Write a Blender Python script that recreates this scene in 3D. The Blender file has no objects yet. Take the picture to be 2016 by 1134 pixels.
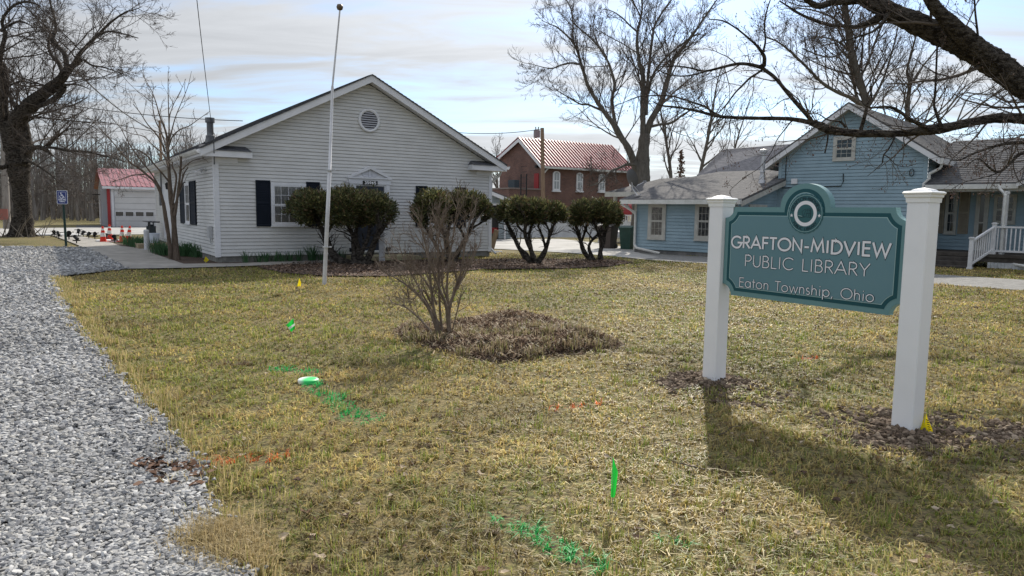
GRASS_N = 330000; STONE_N = 85000; TD = 1.0; WOOD_N = 800
import bpy, bmesh, math, random
import numpy as np
from mathutils import Vector, Matrix
R = math.radians
random.seed(7); RNG = np.random.default_rng(7)
scene = bpy.context.scene
COL = scene.collection

# ------------------------------------------------------------------ camera
F = 1395.; PITCH = R(6.1); ROLL = 0.0145; H = 1.55; CX = 1008.; CY = 567.
_f = np.array([0, math.cos(PITCH), -math.sin(PITCH)]); _r0 = np.array([1., 0, 0]); _u0 = np.cross(_r0, _f)
_r = _r0*math.cos(ROLL)+_u0*math.sin(ROLL); _u = np.cross(_r, _f)
cam = bpy.data.cameras.new('camera'); camo = bpy.data.objects.new('camera', cam); COL.objects.link(camo)
cam.sensor_width = 36; cam.lens = 36*F/2016; cam.clip_end = 2000; cam.clip_start = 0.05
camo.matrix_world = Matrix(((_r[0], _u[0], -_f[0], 0), (_r[1], _u[1], -_f[1], 0), (_r[2], _u[2], -_f[2], H), (0, 0, 0, 1)))
scene.camera = camo

# ------------------------------------------------------------------ world, sun, exposure
SUN_EL = R(35); SUN_AZ = R(14)          # azimuth clockwise from +Y
w = bpy.data.worlds.new('World'); scene.world = w; w.use_nodes = True
nt = w.node_tree; nt.nodes.clear()
def N(nt, t, **k):
    n = nt.nodes.new(t)
    for a, b in k.items(): setattr(n, a, b)
    return n
sky = N(nt, 'ShaderNodeTexSky', sky_type='NISHITA', sun_disc=False); sky.sun_elevation = SUN_EL; sky.sun_rotation = SUN_AZ
sky.air_density = 1.0; sky.dust_density = 0.6; sky.ozone_density = 2.0
geo = N(nt, 'ShaderNodeTexCoord')
sep = N(nt, 'ShaderNodeSeparateXYZ'); nt.links.new(geo.outputs['Generated'], sep.inputs[0])
# project the view direction on a cloud layer: xy / (z + .12)
def math_n(op, a=None, b=None, c=None):
    n = N(nt, 'ShaderNodeMath', operation=op)
    for i, v in enumerate((a, b, c)):
        if v is None: continue
        if isinstance(v, (int, float)): n.inputs[i].default_value = v
        else: nt.links.new(v, n.inputs[i])
    return n.outputs[0]
zz = math_n('ADD', math_n('MAXIMUM', sep.outputs[2], 0.0), 0.13)
cx_ = math_n('DIVIDE', sep.outputs[0], zz); cy_ = math_n('DIVIDE', sep.outputs[1], zz)
comb = N(nt, 'ShaderNodeCombineXYZ'); nt.links.new(cx_, comb.inputs[0]); nt.links.new(cy_, comb.inputs[1])
mp = N(nt, 'ShaderNodeMapping'); nt.links.new(comb.outputs[0], mp.inputs[0])
mp.inputs['Rotation'].default_value = (0, 0, R(-28)); mp.inputs['Scale'].default_value = (0.36, 1.25, 1); mp.inputs['Location'].default_value = (3.1, 1.7, 0)
n1 = N(nt, 'ShaderNodeTexNoise'); n1.inputs['Scale'].default_value = 0.85; n1.inputs['Detail'].default_value = 9; n1.inputs['Roughness'].default_value = 0.55; n1.inputs['Distortion'].default_value = 0.5
nt.links.new(mp.outputs[0], n1.inputs['Vector'])
n2 = N(nt, 'ShaderNodeTexNoise'); n2.inputs['Scale'].default_value = 3.2; n2.inputs['Detail'].default_value = 8; n2.inputs['Roughness'].default_value = 0.6; n2.inputs['Distortion'].default_value = 0.8
nt.links.new(mp.outputs[0], n2.inputs['Vector'])
cover = math_n('ADD', math_n('MULTIPLY', n1.outputs[0], 0.7), math_n('MULTIPLY', n2.outputs[0], 0.3))
rmp = N(nt, 'ShaderNodeMapRange', interpolation_type='SMOOTHSTEP'); nt.links.new(cover, rmp.inputs[0])
rmp.inputs[1].default_value = 0.39; rmp.inputs[2].default_value = 0.56; rmp.inputs[3].default_value = 0.14; rmp.inputs[4].default_value = 0.97
# forward scattering: clouds near the sun are brighter
sd = Vector((math.cos(SUN_EL)*math.sin(SUN_AZ), math.cos(SUN_EL)*math.cos(SUN_AZ), math.sin(SUN_EL)))
dt = N(nt, 'ShaderNodeVectorMath', operation='DOT_PRODUCT'); nt.links.new(geo.outputs['Generated'], dt.inputs[0]); dt.inputs[1].default_value = sd
glow = math_n('POWER', math_n('MAXIMUM', dt.outputs['Value'], 0.0), 7.0)
shade = N(nt, 'ShaderNodeMapRange'); nt.links.new(n2.outputs[0], shade.inputs[0])
shade.inputs[1].default_value = 0.3; shade.inputs[2].default_value = 0.7; shade.inputs[3].default_value = 1.06; shade.inputs[4].default_value = 0.84
br = math_n('MULTIPLY', math_n('ADD', math_n('MULTIPLY', glow, 3.8), 3.8), shade.outputs[0])
cc = N(nt, 'ShaderNodeVectorMath', operation='SCALE'); cc.inputs[0].default_value = (0.94, 0.965, 1.0); zb_ = N(nt, 'ShaderNodeMapRange', interpolation_type='SMOOTHSTEP'); nt.links.new(sep.outputs[2], zb_.inputs[0]); zb_.inputs[1].default_value = .28; zb_.inputs[2].default_value = .75; zb_.inputs[3].default_value = 1.; zb_.inputs[4].default_value = 2.1   # overhead cloud boosted above view, added fill light for shaded house faces
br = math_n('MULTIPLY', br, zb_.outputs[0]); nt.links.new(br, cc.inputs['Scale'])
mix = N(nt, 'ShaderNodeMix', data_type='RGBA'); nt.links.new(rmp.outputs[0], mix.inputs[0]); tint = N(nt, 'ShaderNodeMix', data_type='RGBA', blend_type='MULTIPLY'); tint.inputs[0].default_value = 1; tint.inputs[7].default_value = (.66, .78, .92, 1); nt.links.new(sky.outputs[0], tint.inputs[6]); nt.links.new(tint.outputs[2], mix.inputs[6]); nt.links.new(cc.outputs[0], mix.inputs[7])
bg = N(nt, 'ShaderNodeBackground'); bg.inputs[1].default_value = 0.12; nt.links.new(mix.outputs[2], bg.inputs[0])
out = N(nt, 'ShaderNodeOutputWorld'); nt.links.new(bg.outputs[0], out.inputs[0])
sl = bpy.data.lights.new('sun', 'SUN'); sl.energy = 4.4; sl.angle = R(0.6); sl.color = (1.0, 0.93, 0.82)
so = bpy.data.objects.new('sun', sl); COL.objects.link(so); so.rotation_euler = (-sd).to_track_quat('-Z', 'Y').to_euler()
vs = scene.view_settings; vs.view_transform = 'Standard'; vs.look = 'None'; vs.exposure = 0.50; vs.gamma = 1.0; vs.use_curve_mapping = False
scene.cycles.max_bounces = 6; scene.cycles.transparent_max_bounces = 8; scene.cycles.use_denoising = True

# ------------------------------------------------------------------ photo -> place
def ray(px, py): return _f+_r*(px-CX)/F-_u*(py-CY)/F
def G(px, py, z=0.):
    d = ray(px, py); return np.array([0, 0, H])+d*((z-H)/d[2])
def P(px, py, Y):
    d = ray(px, py); return np.array([0, 0, H])+d*Y/d[1]
def pxy(p):
    v = np.asarray(p, float)-[0, 0, H]; d = v@_f; return np.stack([CX+F*(v@_r)/d, CY-F*(v@_u)/d], -1)
class Frame:
    """a vertical building frame: origin on the ground, u along the front, v into the depth"""
    def __init__(s, o, yaw): s.o = np.array([o[0], o[1], 0.]); s.yaw = yaw; s.u = np.array([math.cos(yaw), math.sin(yaw), 0]); s.v = np.array([-math.sin(yaw), math.cos(yaw), 0])
    def front(s, px, py, dep=0.):       # point on plane v=dep -> (s, z)
        d = ray(px, py); o = np.array([0, 0, H]); t = ((s.o+s.v*dep-o)@s.v)/(d@s.v); q = o+d*t-s.o; return float(q@s.u), float(q[2])
    def side(s, px, py, at=0.):         # point on plane u=at -> (v, z)
        d = ray(px, py); o = np.array([0, 0, H]); t = ((s.o+s.u*at-o)@s.u)/(d@s.u); q = o+d*t-s.o; return float(q@s.v), float(q[2])
    def loc(s, p): q = np.asarray(p, float)-s.o; return np.array([q@s.u, q@s.v, q[2]])
    def w(s, a, b, z=0.): q = s.o+s.u*a+s.v*b; return np.array([q[0], q[1], z])

# ------------------------------------------------------------------ materials
MATS = {}
def M(name, c, c2=None, sc=4., rough=.7, bump=0., bsc=None, spec=.3, metal=0., trans=0., mid=.5, width=.25, coord='Object', stretch=(1, 1, 1), detail=6, attr=None, bdist=.02, dirt=0.):
    if name in MATS: return MATS[name]
    m = bpy.data.materials.new(name); m.use_nodes = True; t = m.node_tree; t.nodes.clear()
    o = N(t, 'ShaderNodeOutputMaterial'); b = N(t, 'ShaderNodeBsdfPrincipled')
    b.inputs['Roughness'].default_value = rough; b.inputs['Metallic'].default_value = metal; b.inputs['Specular IOR Level'].default_value = spec
    b.inputs['Base Color'].default_value = (*c, 1)
    tc = N(t, 'ShaderNodeTexCoord'); mpg = N(t, 'ShaderNodeMapping'); mpg.inputs['Scale'].default_value = stretch; t.links.new(tc.outputs[coord], mpg.inputs[0])
    colout = None
    if attr:
        a = N(t, 'ShaderNodeAttribute', attribute_name=attr); colout = a.outputs['Color']
    if c2 is not None:
        n = N(t, 'ShaderNodeTexNoise'); n.inputs['Scale'].default_value = sc; n.inputs['Detail'].default_value = detail; n.inputs['Roughness'].default_value = .65; t.links.new(mpg.outputs[0], n.inputs['Vector'])
        r = N(t, 'ShaderNodeMapRange', interpolation_type='SMOOTHSTEP'); t.links.new(n.outputs[0], r.inputs[0]); r.inputs[1].default_value = mid-width/2; r.inputs[2].default_value = mid+width/2
        x = N(t, 'ShaderNodeMix', data_type='RGBA'); t.links.new(r.outputs[0], x.inputs[0]); x.inputs[6].default_value = (*c, 1); x.inputs[7].default_value = (*c2, 1); colout = x.outputs[2]
    if dirt:
        n = N(t, 'ShaderNodeTexNoise'); n.inputs['Scale'].default_value = .7; n.inputs['Detail'].default_value = 9; n.inputs['Roughness'].default_value = .75; t.links.new(tc.outputs['Object'], n.inputs['Vector'])
        r = N(t, 'ShaderNodeMapRange'); t.links.new(n.outputs[0], r.inputs[0]); r.inputs[1].default_value = .35; r.inputs[2].default_value = .7; r.inputs[3].default_value = 1.; r.inputs[4].default_value = 1-dirt
        x = N(t, 'ShaderNodeVectorMath', operation='SCALE'); t.links.new(r.outputs[0], x.inputs['Scale'])
        if colout: t.links.new(colout, x.inputs[0])
        else: x.inputs[0].default_value = c
        colout = x.outputs[0]
    if colout: t.links.new(colout, b.inputs['Base Color'])
    if bump:
        n = N(t, 'ShaderNodeTexNoise'); n.inputs['Scale'].default_value = bsc or sc*3; n.inputs['Detail'].default_value = 5; t.links.new(mpg.outputs[0], n.inputs['Vector'])
        k = N(t, 'ShaderNodeBump'); k.inputs['Strength'].default_value = bump; k.inputs['Distance'].default_value = bdist; t.links.new(n.outputs[0], k.inputs['Height']); t.links.new(k.outputs[0], b.inputs['Normal'])
    if trans:
        tr = N(t, 'ShaderNodeBsdfTranslucent'); 
        if colout: t.links.new(colout, tr.inputs[0])
        else: tr.inputs[0].default_value = (*c, 1)
        mx = N(t, 'ShaderNodeMixShader'); mx.inputs[0].default_value = trans; t.links.new(b.outputs[0], mx.inputs[1]); t.links.new(tr.outputs[0], mx.inputs[2]); t.links.new(mx.outputs[0], o.inputs[0])
    else: t.links.new(b.outputs[0], o.inputs[0])
    MATS[name] = m; return m
def glass(name, c=(.02, .025, .03), rough=.05, alpha=.0):
    """window glass: reflects the sky, lets the curtain behind show"""
    if name in MATS: return MATS[name]
    m = bpy.data.materials.new(name); m.use_nodes = True; t = m.node_tree; t.nodes.clear()
    o = N(t, 'ShaderNodeOutputMaterial'); g = N(t, 'ShaderNodeBsdfGlossy'); g.inputs['Roughness'].default_value = rough
    if alpha: b = N(t, 'ShaderNodeBsdfTransparent'); b.inputs[0].default_value = (alpha, alpha, alpha, 1)
    else: b = N(t, 'ShaderNodeBsdfDiffuse'); b.inputs[0].default_value = (*c, 1)
    fr = N(t, 'ShaderNodeFresnel'); fr.inputs[0].default_value = 1.6; mx = N(t, 'ShaderNodeMixShader')
    t.links.new(fr.outputs[0], mx.inputs[0]); t.links.new(b.outputs[0], mx.inputs[1]); t.links.new(g.outputs[0], mx.inputs[2]); t.links.new(mx.outputs[0], o.inputs[0])
    MATS[name] = m; return m

VINYL = M('vinyl_siding', (.655, .65, .635), (.595, .59, .575), sc=1.3, rough=.55, stretch=(1, 1, 3), dirt=.12)
TRIM = M('white_trim', (.72, .72, .74), (.66, .665, .68), sc=2.5, rough=.5, dirt=.1)
SHINGLE = M('roof_shingle', (.055, .058, .063), (.14, .14, .15), sc=9, rough=.95, bump=.5, bsc=60, width=.5, spec=.1)
SHUT = M('navy_shutter', (.006, .010, .018), (.009, .013, .022), sc=5, rough=.6, spec=.15)
FOUND = M('foundation', (.24, .23, .21), (.16, .155, .14), sc=6, rough=.9, bump=.4)
BLUE = M('blue_siding', (.315, .43, .50), (.28, .39, .455), sc=1.1, rough=.6, stretch=(1, 1, 2), dirt=.2)
BTRIM = M('cream_trim', (.52, .51, .47), (.44, .43, .39), sc=4, rough=.6, dirt=.2)
SHING2 = M('blue_house_shingle', (.075, .075, .08), (.145, .142, .142), sc=5, rough=.95, bump=.4, bsc=50, width=.5, spec=.1)
SHING3 = M('slate_shingle', (.075, .08, .10), (.12, .125, .15), sc=5, rough=.9, bump=.3, bsc=50, spec=.15)
BRICK = M('old_brick', (.20, .085, .062), (.13, .055, .042), sc=16, rough=.9, width=.4, dirt=.3)
REDMETAL = M('red_metal_roof', (.26, .035, .04), (.20, .03, .035), sc=2, rough=.32, spec=.7)
BLACK = M('black_plastic', (.012, .012, .013), rough=.45)
DARK = M('dark_interior', (.015, .016, .02), rough=.8)
GLASS = glass('window_glass', alpha=.85)
GLASSD = glass('dark_glass', (.012, .016, .02))
CURT = M('window_curtain', (.62, .62, .61), (.42, .42, .43), sc=14, rough=.9, stretch=(3, 3, .25))
CONC = M('concrete', (.34, .32, .29), (.26, .245, .22), sc=1.8, rough=.9, bump=.25, bsc=60, dirt=.3)
CONC2 = M('pale_concrete', (.42, .41, .39), (.33, .32, .30), sc=.9, rough=.9, bump=.2, bsc=40, dirt=.35)
WOOD = M('weathered_wood', (.20, .155, .11), (.13, .10, .07), sc=5, rough=.85, stretch=(6, 6, .5), bump=.3)
BARK = M('dark_bark', (.030, .025, .021), (.115, .10, .085), sc=11, rough=.95, bump=1., bsc=26, width=.22, stretch=(.7, 1.6, 1.6), bdist=.10, spec=.08)
BARK2 = M('grey_bark', (.10, .088, .075), (.16, .145, .125), sc=4, rough=.95, bump=.7, bsc=12, width=.35, stretch=(3, 3, .6), bdist=.04, spec=.1)
BARK3 = M('brown_bark', (.10, .075, .055), (.16, .125, .10), sc=9, rough=.9, bump=.6, bsc=30, stretch=(3, 3, .6), spec=.1)
TWIG = M('twig', (.075, .062, .054), (.12, .10, .085), sc=2, rough=.9, spec=.1)
TWIGL = M('pale_twig', (.16, .135, .11), (.24, .205, .17), sc=5, rough=.9, spec=.15)
METALG = M('galvanised_metal', (.55, .55, .56), (.42, .42, .43), sc=7, rough=.4, metal=.6)
GUTTER = M('gutter_metal', (.68, .68, .66), (.58, .58, .55), sc=5, rough=.45, dirt=.25)

# ------------------------------------------------------------------ mesh building
class MB:
    def __init__(s): s.v = []; s.l = []; s.t = []; s.mi = []; s.n = 0; s.c = []
    def add(s, v, f, mi=0, col=None):
        v = np.asarray(v, float).reshape(-1, 3); f = np.asarray(f, int)
        if len(f) == 0: return s
        s.v.append(v); s.l.append((f+s.n).ravel()); s.t.append(np.full(len(f), f.shape[1])); s.mi.append(np.full(len(f), mi)); s.n += len(v)
        s.c.append(np.ones((len(v), 3))*.5 if col is None else np.broadcast_to(col, (len(v), 3)))
        return s
    def poly(s, pts, mi=0): return s.add(pts, [list(range(len(pts)))], mi)
    def box(s, a, b, mi=0, M4=None):
        (x0, y0, z0), (x1, y1, z1) = a, b
        v = np.array([(x0, y0, z0), (x1, y0, z0), (x1, y1, z0), (x0, y1, z0), (x0, y0, z1), (x1, y0, z1), (x1, y1, z1), (x0, y1, z1)], float)
        if M4 is not None: v = v@M4[:3, :3].T+M4[:3, 3]
        return s.add(v, [(0, 3, 2, 1), (4, 5, 6, 7), (0, 1, 5, 4), (1, 2, 6, 5), (2, 3, 7, 6), (3, 0, 4, 7)], mi)
    def beam(s, p, q, w, h, mi=0, up=(0, 0, 1)):
        p = np.array(p, float); q = np.array(q, float); d = q-p; L = np.linalg.norm(d); d = d/L; up = np.array(up, float)
        sd_ = np.cross(d, up); 
        if np.linalg.norm(sd_) < 1e-6: sd_ = np.cross(d, [1., 0, 0])
        sd_ /= np.linalg.norm(sd_); uu = np.cross(sd_, d)
        v = [p+sd_*a*w/2+uu*b*h/2 for a, b in ((-1, -1), (1, -1), (1, 1), (-1, 1))]+[q+sd_*a*w/2+uu*b*h/2 for a, b in ((-1, -1), (1, -1), (1, 1), (-1, 1))]
        return s.add(v, [(0, 1, 2, 3), (7, 6, 5, 4), (0, 4, 5, 1), (1, 5, 6, 2), (2, 6, 7, 3), (3, 7, 4, 0)], mi)
    def prism(s, poly, axis, a, b, mi=0):
        """extrude 2-D outline along axis (0=x,1=y,2=z) from a to b; outline gives the other two coords in order"""
        n = len(poly); v = []
        for t in (a, b):
            for p in poly:
                q = list(p); q.insert(axis, t); v.append(q)
        s.add(v, [(i, (i+1) % n, n+(i+1) % n, n+i) for i in range(n)], mi)
        bm = bmesh.new(); vs_ = [bm.verts.new((p[0], p[1], 0)) for p in poly]; f_ = bm.faces.new(vs_); bm.normal_update(); bm.verts.index_update()
        r = bmesh.ops.triangulate(bm, faces=[f_]); tris = [[x.index for x in fc.verts] for fc in bm.faces]; bm.free()
        s.add(v[:n], tris, mi); s.add(v[n:], [t[::-1] for t in tris], mi); return s
    def lathe(s, prof, n=16, c=(0, 0), mi=0, sx=1, sy=1):
        a = np.arange(n)*2*math.pi/n; v = np.array([[(c[0]+r*math.cos(t)*sx, c[1]+r*math.sin(t)*sy, z) for t in a] for r, z in prof]); m = len(prof)
        return s.add(v, [(i*n+j, i*n+(j+1) % n, (i+1)*n+(j+1) % n, (i+1)*n+j) for i in range(m-1) for j in range(n)], mi)
    def tubes(s, pts, rad, m=5, mi=0, cap=False, jit=0.):
        """pts (B,n,3), rad (B,n)"""
        pts = np.asarray(pts, float); rad = np.asarray(rad, float)
        if pts.ndim == 2: pts = pts[None]; rad = rad[None]
        B, n, _ = pts.shape
        tg = np.gradient(pts, axis=1); tg /= np.linalg.norm(tg, axis=2, keepdims=True)+1e-9
        ref = np.tile(np.array([.31, .17, .93]), (B, 1)); d0 = pts[:, -1]-pts[:, 0]; d0 /= np.linalg.norm(d0, axis=1, keepdims=True)+1e-9
        ref[np.abs(d0@np.array([.31, .17, .93])) > .9] = (.9, .3, -.3)
        a = np.cross(tg, ref[:, None]); a /= np.linalg.norm(a, axis=2, keepdims=True)+1e-9; b = np.cross(tg, a)
        th = np.arange(m)*2*math.pi/m
        rj = rad[:, :, None, None]*(1+jit*RNG.normal(0, 1, (B, n, m, 1))) if jit else rad[:, :, None, None]
        v = pts[:, :, None]+rj*(a[:, :, None]*np.cos(th)[None, None, :, None]+b[:, :, None]*np.sin(th)[None, None, :, None])
        i = np.arange(B)[:, None, None]*n*m; j = np.arange(n-1)[None, :, None]*m; k = np.arange(m)[None, None, :]; k2 = (k+1) % m
        f = np.stack(np.broadcast_arrays(i+j+k, i+j+k2, i+j+m+k2, i+j+m+k), -1).reshape(-1, 4)
        s.add(v.reshape(-1, 3), f, mi)
        if cap:
            s.add(v[:, -1].reshape(-1, 3), (np.arange(B)[:, None]*m+np.arange(m)[None])); s.add(v[:, 0].reshape(-1, 3), (np.arange(B)[:, None]*m+np.arange(m)[::-1][None]))
        return s
    def build(s, name, mats, parent=None, smooth=False, off=None, color=False):
        v = np.concatenate(s.v); 
        if off is not None: v = v-np.asarray(off)
        L = np.concatenate(s.l); T = np.concatenate(s.t); me = bpy.data.meshes.new(name)
        me.vertices.add(len(v)); me.vertices.foreach_set('co', v.astype(np.float32).ravel())
        me.loops.add(len(L)); me.loops.foreach_set('vertex_index', L.astype(np.int32))
        me.polygons.add(len(T)); st = np.concatenate([[0], np.cumsum(T)[:-1]]); me.polygons.foreach_set('loop_start', st.astype(np.int32))
        try: me.polygons.foreach_set('loop_total', T.astype(np.int32))
        except Exception: pass
        for m_ in (mats if isinstance(mats, (list, tuple)) else [mats]): me.materials.append(m_)
        me.polygons.foreach_set('material_index', np.concatenate(s.mi).astype(np.int32))
        me.polygons.foreach_set('use_smooth', np.full(len(T), bool(smooth)))
        if color:
            c = np.concatenate(s.c); ca = me.color_attributes.new('tint', 'FLOAT_COLOR', 'POINT'); ca.data.foreach_set('color', np.concatenate([c, np.ones((len(c), 1))], 1).astype(np.float32).ravel())
        me.update(calc_edges=True); me.validate()
        o = bpy.data.objects.new(name, me); COL.objects.link(o)
        if parent is not None: o.parent = parent
        return o
def tag(o, label=None, cat=None, group=None, kind=None):
    for k, v in (('label', label), ('category', cat), ('group', group), ('kind', kind)):
        if v: o[k] = v
    return o
def thing(name, label, cat, loc=(0, 0, 0), rz=0., group=None):
    o = bpy.data.objects.new(name, None); COL.objects.link(o); o.location = loc; o.rotation_euler = (0, 0, rz); o.empty_display_size = .2
    return tag(o, label, cat, group)
def kids(o): return [c for c in bpy.data.objects if c.parent == o]
def dup(root, loc, rz=0., label=None, group=None, scale=None):
    r = root.copy(); COL.objects.link(r); r.location = loc; r.rotation_euler = (0, 0, rz)
    if label: r['label'] = label
    if scale: r.scale = (scale,)*3 if isinstance(scale, (int, float)) else scale
    for ch in kids(root):
        c = ch.copy(); COL.objects.link(c); c.parent = r
        for g in kids(ch): d = g.copy(); COL.objects.link(d); d.parent = c
    return r

def vnoise(x, y, seed=0):
    """cheap smooth value noise in [0,1]"""
    xi = np.floor(x).astype(int); yi = np.floor(y).astype(int); xf = x-xi; yf = y-yi
    def h(a, b):
        q = np.sin(a*127.1+b*311.7+seed*74.7)*43758.5453; return q-np.floor(q)
    sx = xf*xf*(3-2*xf); sy = yf*yf*(3-2*yf)
    return (h(xi, yi)*(1-sx)+h(xi+1, yi)*sx)*(1-sy)+(h(xi, yi+1)*(1-sx)+h(xi+1, yi+1)*sx)*sy
def fbm(x, y, seed=0): return vnoise(x, y, seed)*.5+vnoise(x*2.1, y*2.1, seed+1)*.3+vnoise(x*4.3, y*4.3, seed+2)*.2
def tz(x, y):
    x = np.asarray(x, float); y = np.asarray(y, float)
    near = np.clip((24-y)/6, 0, 1)*np.clip((y+6)/3, 0, 1)
    return near*(.03*(fbm(x*.5, y*.5, 3)-.5)+.018*(fbm(x*2.2, y*2.2, 5)-.5))
def inpoly(x, y, poly):
    r = np.zeros(np.shape(x), bool); n = len(poly)
    for i in range(n):
        x0, y0 = poly[i][:2]; x1, y1 = poly[(i+1) % n][:2]
        c = ((y0 > y) != (y1 > y)) & (x < (x1-x0)*(y-y0)/((y1-y0)+1e-12)+x0); r ^= c
    return r
def GP(pts): return [tuple(G(*p)[:2]) for p in pts]
def sheet(name, poly, z, mat, kind='structure', cell=None):
    """flat sheet from a ground outline"""
    mb = MB(); bm = bmesh.new(); f_ = bm.faces.new([bm.verts.new((p[0], p[1], z)) for p in poly]); bm.normal_update()
    if f_.normal.z < 0: f_.normal_flip()
    bmesh.ops.triangulate(bm, faces=[f_]); bm.verts.index_update()
    mb.add([v.co[:] for v in bm.verts], [[v.index for v in f.verts] for f in bm.faces]); bm.free()
    o = mb.build(name, mat); tag(o, kind=kind); return o

# ------------------------------------------------------------------ the ground
def axis(a, b, fine0, fine1, st, far):
    x = [fine0]; 
    while x[-1] < fine1: x.append(x[-1]+st)
    s = st; l = [x[0]]
    while l[-1] > a: s *= 1.25; l.append(l[-1]-s)
    s = st; r = [x[-1]]
    while r[-1] < b: s *= 1.25; r.append(r[-1]+s)
    return np.array(l[:0:-1]+x+r[1:])
gx = axis(-900, 900, -16, 16, .2, 0); gy = axis(-60, 1500, -2, 24, .2, 0)
XX, YY = np.meshgrid(gx, gy, indexing='ij'); ZZ = tz(XX, YY)
nx, ny = XX.shape; idx = np.arange(nx*ny).reshape(nx, ny)
mb = MB(); mb.add(np.stack([XX, YY, ZZ], -1).reshape(-1, 3), np.stack([idx[:-1, :-1], idx[1:, :-1], idx[1:, 1:], idx[:-1, 1:]], -1).reshape(-1, 4))
def ground_mat(name, cols, s1=.5, s2=7., bump=.5):
    m = bpy.data.materials.new(name); m.use_nodes = True; t = m.node_tree; b = t.nodes['Principled BSDF']; b.inputs['Roughness'].default_value = .95; b.inputs['Specular IOR Level'].default_value = .1
    tc = N(t, 'ShaderNodeTexCoord'); last = None
    for i, c in enumerate(cols[1:]):
        n = N(t, 'ShaderNodeTexNoise'); n.inputs['Scale'].default_value = (s1, s2, s2*5, s1*3)[i]; n.inputs['Detail'].default_value = 10; n.inputs['Roughness'].default_value = .7; t.links.new(tc.outputs['Object'], n.inputs['Vector'])
        r = N(t, 'ShaderNodeMapRange', interpolation_type='SMOOTHSTEP'); t.links.new(n.outputs[0], r.inputs[0]); r.inputs[1].default_value = .42; r.inputs[2].default_value = .6
        x = N(t, 'ShaderNodeMix', data_type='RGBA'); t.links.new(r.outputs[0], x.inputs[0]); x.inputs[7].default_value = (*c, 1)
        if last: t.links.new(last, x.inputs[6])
        else: x.inputs[6].default_value = (*cols[0], 1)
        last = x.outputs[2]
    t.links.new(last, b.inputs['Base Color'])
    n = N(t, 'ShaderNodeTexNoise'); n.inputs['Scale'].default_value = 45; n.inputs['Detail'].default_value = 6; t.links.new(tc.outputs['Object'], n.inputs['Vector'])
    k = N(t, 'ShaderNodeBump'); k.inputs['Strength'].default_value = bump; k.inputs['Distance'].default_value = .03; t.links.new(n.outputs[0], k.inputs['Height']); t.links.new(k.outputs[0], b.inputs['Normal'])
    return m
LAWN = ground_mat('dormant_lawn', [(.20, .165, .075), (.12, .135, .04), (.22, .17, .085), (.075, .065, .035)])
tag(mb.build('ground', LAWN), kind='structure')

GRAVEL_PX = [(165, 488), (199, 502), (250, 531), (165, 541), (108, 548), (118, 580), (150, 640), (186, 680), (228, 740), (285, 800), (328, 850), (368, 900), (402, 950), (398, 985), (425, 1030), (400, 1060), (352, 1084), (405, 1108), (480, 1134)]
GRAVEL = GP(GRAVEL_PX)+[(-.9, 2.3), (-1.2, 0), (-2, -4), (-30, -4), (-34, 27)]
GRAVEL.append(tuple(G(0, 487)[:2]))
WALK = GP([(98, 463), (147, 463), (219, 479), (237, 486), (298, 500), (362, 522), (460, 521), (600, 515), (757, 507), (757, 512), (600, 522), (460, 527), (367, 530), (250, 532), (199, 503), (165, 489), (133, 476)])
SIDEWALK_BRANCH = GP([(237, 486), (300, 492), (318, 497), (297, 500)])
ROADP = [tuple(G(-300, 470)[:2]), tuple(G(0, 465.5)[:2]), tuple(G(300, 461.5)[:2]), tuple(G(700, 458)[:2]), tuple(G(1200, 456)[:2]), tuple(G(1200, 443)[:2]), tuple(G(700, 443)[:2]), tuple(G(300, 447.2)[:2]), tuple(G(0, 450)[:2]), tuple(G(-300, 453)[:2])]
DRIVE = GP([(940, 473), (1000, 471.5), (1100, 471), (1190, 480), (1237, 489), (1262, 500), (1300, 508), (1262, 511), (1180, 503), (1100, 497.5), (970, 490.5), (935, 489)])
SIDEDRIVE = GP([(1180, 503), (1262, 511), (1300, 514), (1388, 519), (1560, 533), (1840, 560), (2016, 573), (2500, 610), (2500, 575), (2016, 552), (1840, 541), (1700, 530), (1560, 519), (1388, 506), (1300, 501), (1240, 494)])
MULCH = GP([(505, 527), (600, 518), (700, 514), (757, 513), (860, 513), (930, 512), (1060, 511), (1200, 512), (1248, 518), (1200, 526), (1120, 530), (1040, 531), (950, 532), (860, 539), (760, 546), (640, 545), (560, 540)])
BED = GP([(219, 479), (268, 482), (300, 489), (318, 497), (330, 502), (427, 512), (480, 511), (690, 505), (694, 510), (600, 515), (460, 521), (362, 522), (300, 500), (238, 486)])
MOUND = GP([(776, 655), (800, 640), (850, 650), (905, 640), (950, 628), (1060, 626), (1105, 640), (1150, 658), (1228, 680), (1190, 694), (1110, 700), (1010, 714), (950, 716), (900, 700), (850, 686), (800, 672)])
DIRT1 = GP([(1280, 752), (1330, 738), (1420, 735), (1470, 752), (1552, 778), (1530, 800), (1440, 802), (1380, 785), (1320, 775)])
DIRT2 = GP([(1592, 822), (1640, 806), (1740, 808), (1900, 815), (2030, 840), (2040, 905), (1940, 910), (1850, 900), (1800, 920), (1720, 895), (1640, 870)])
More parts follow.
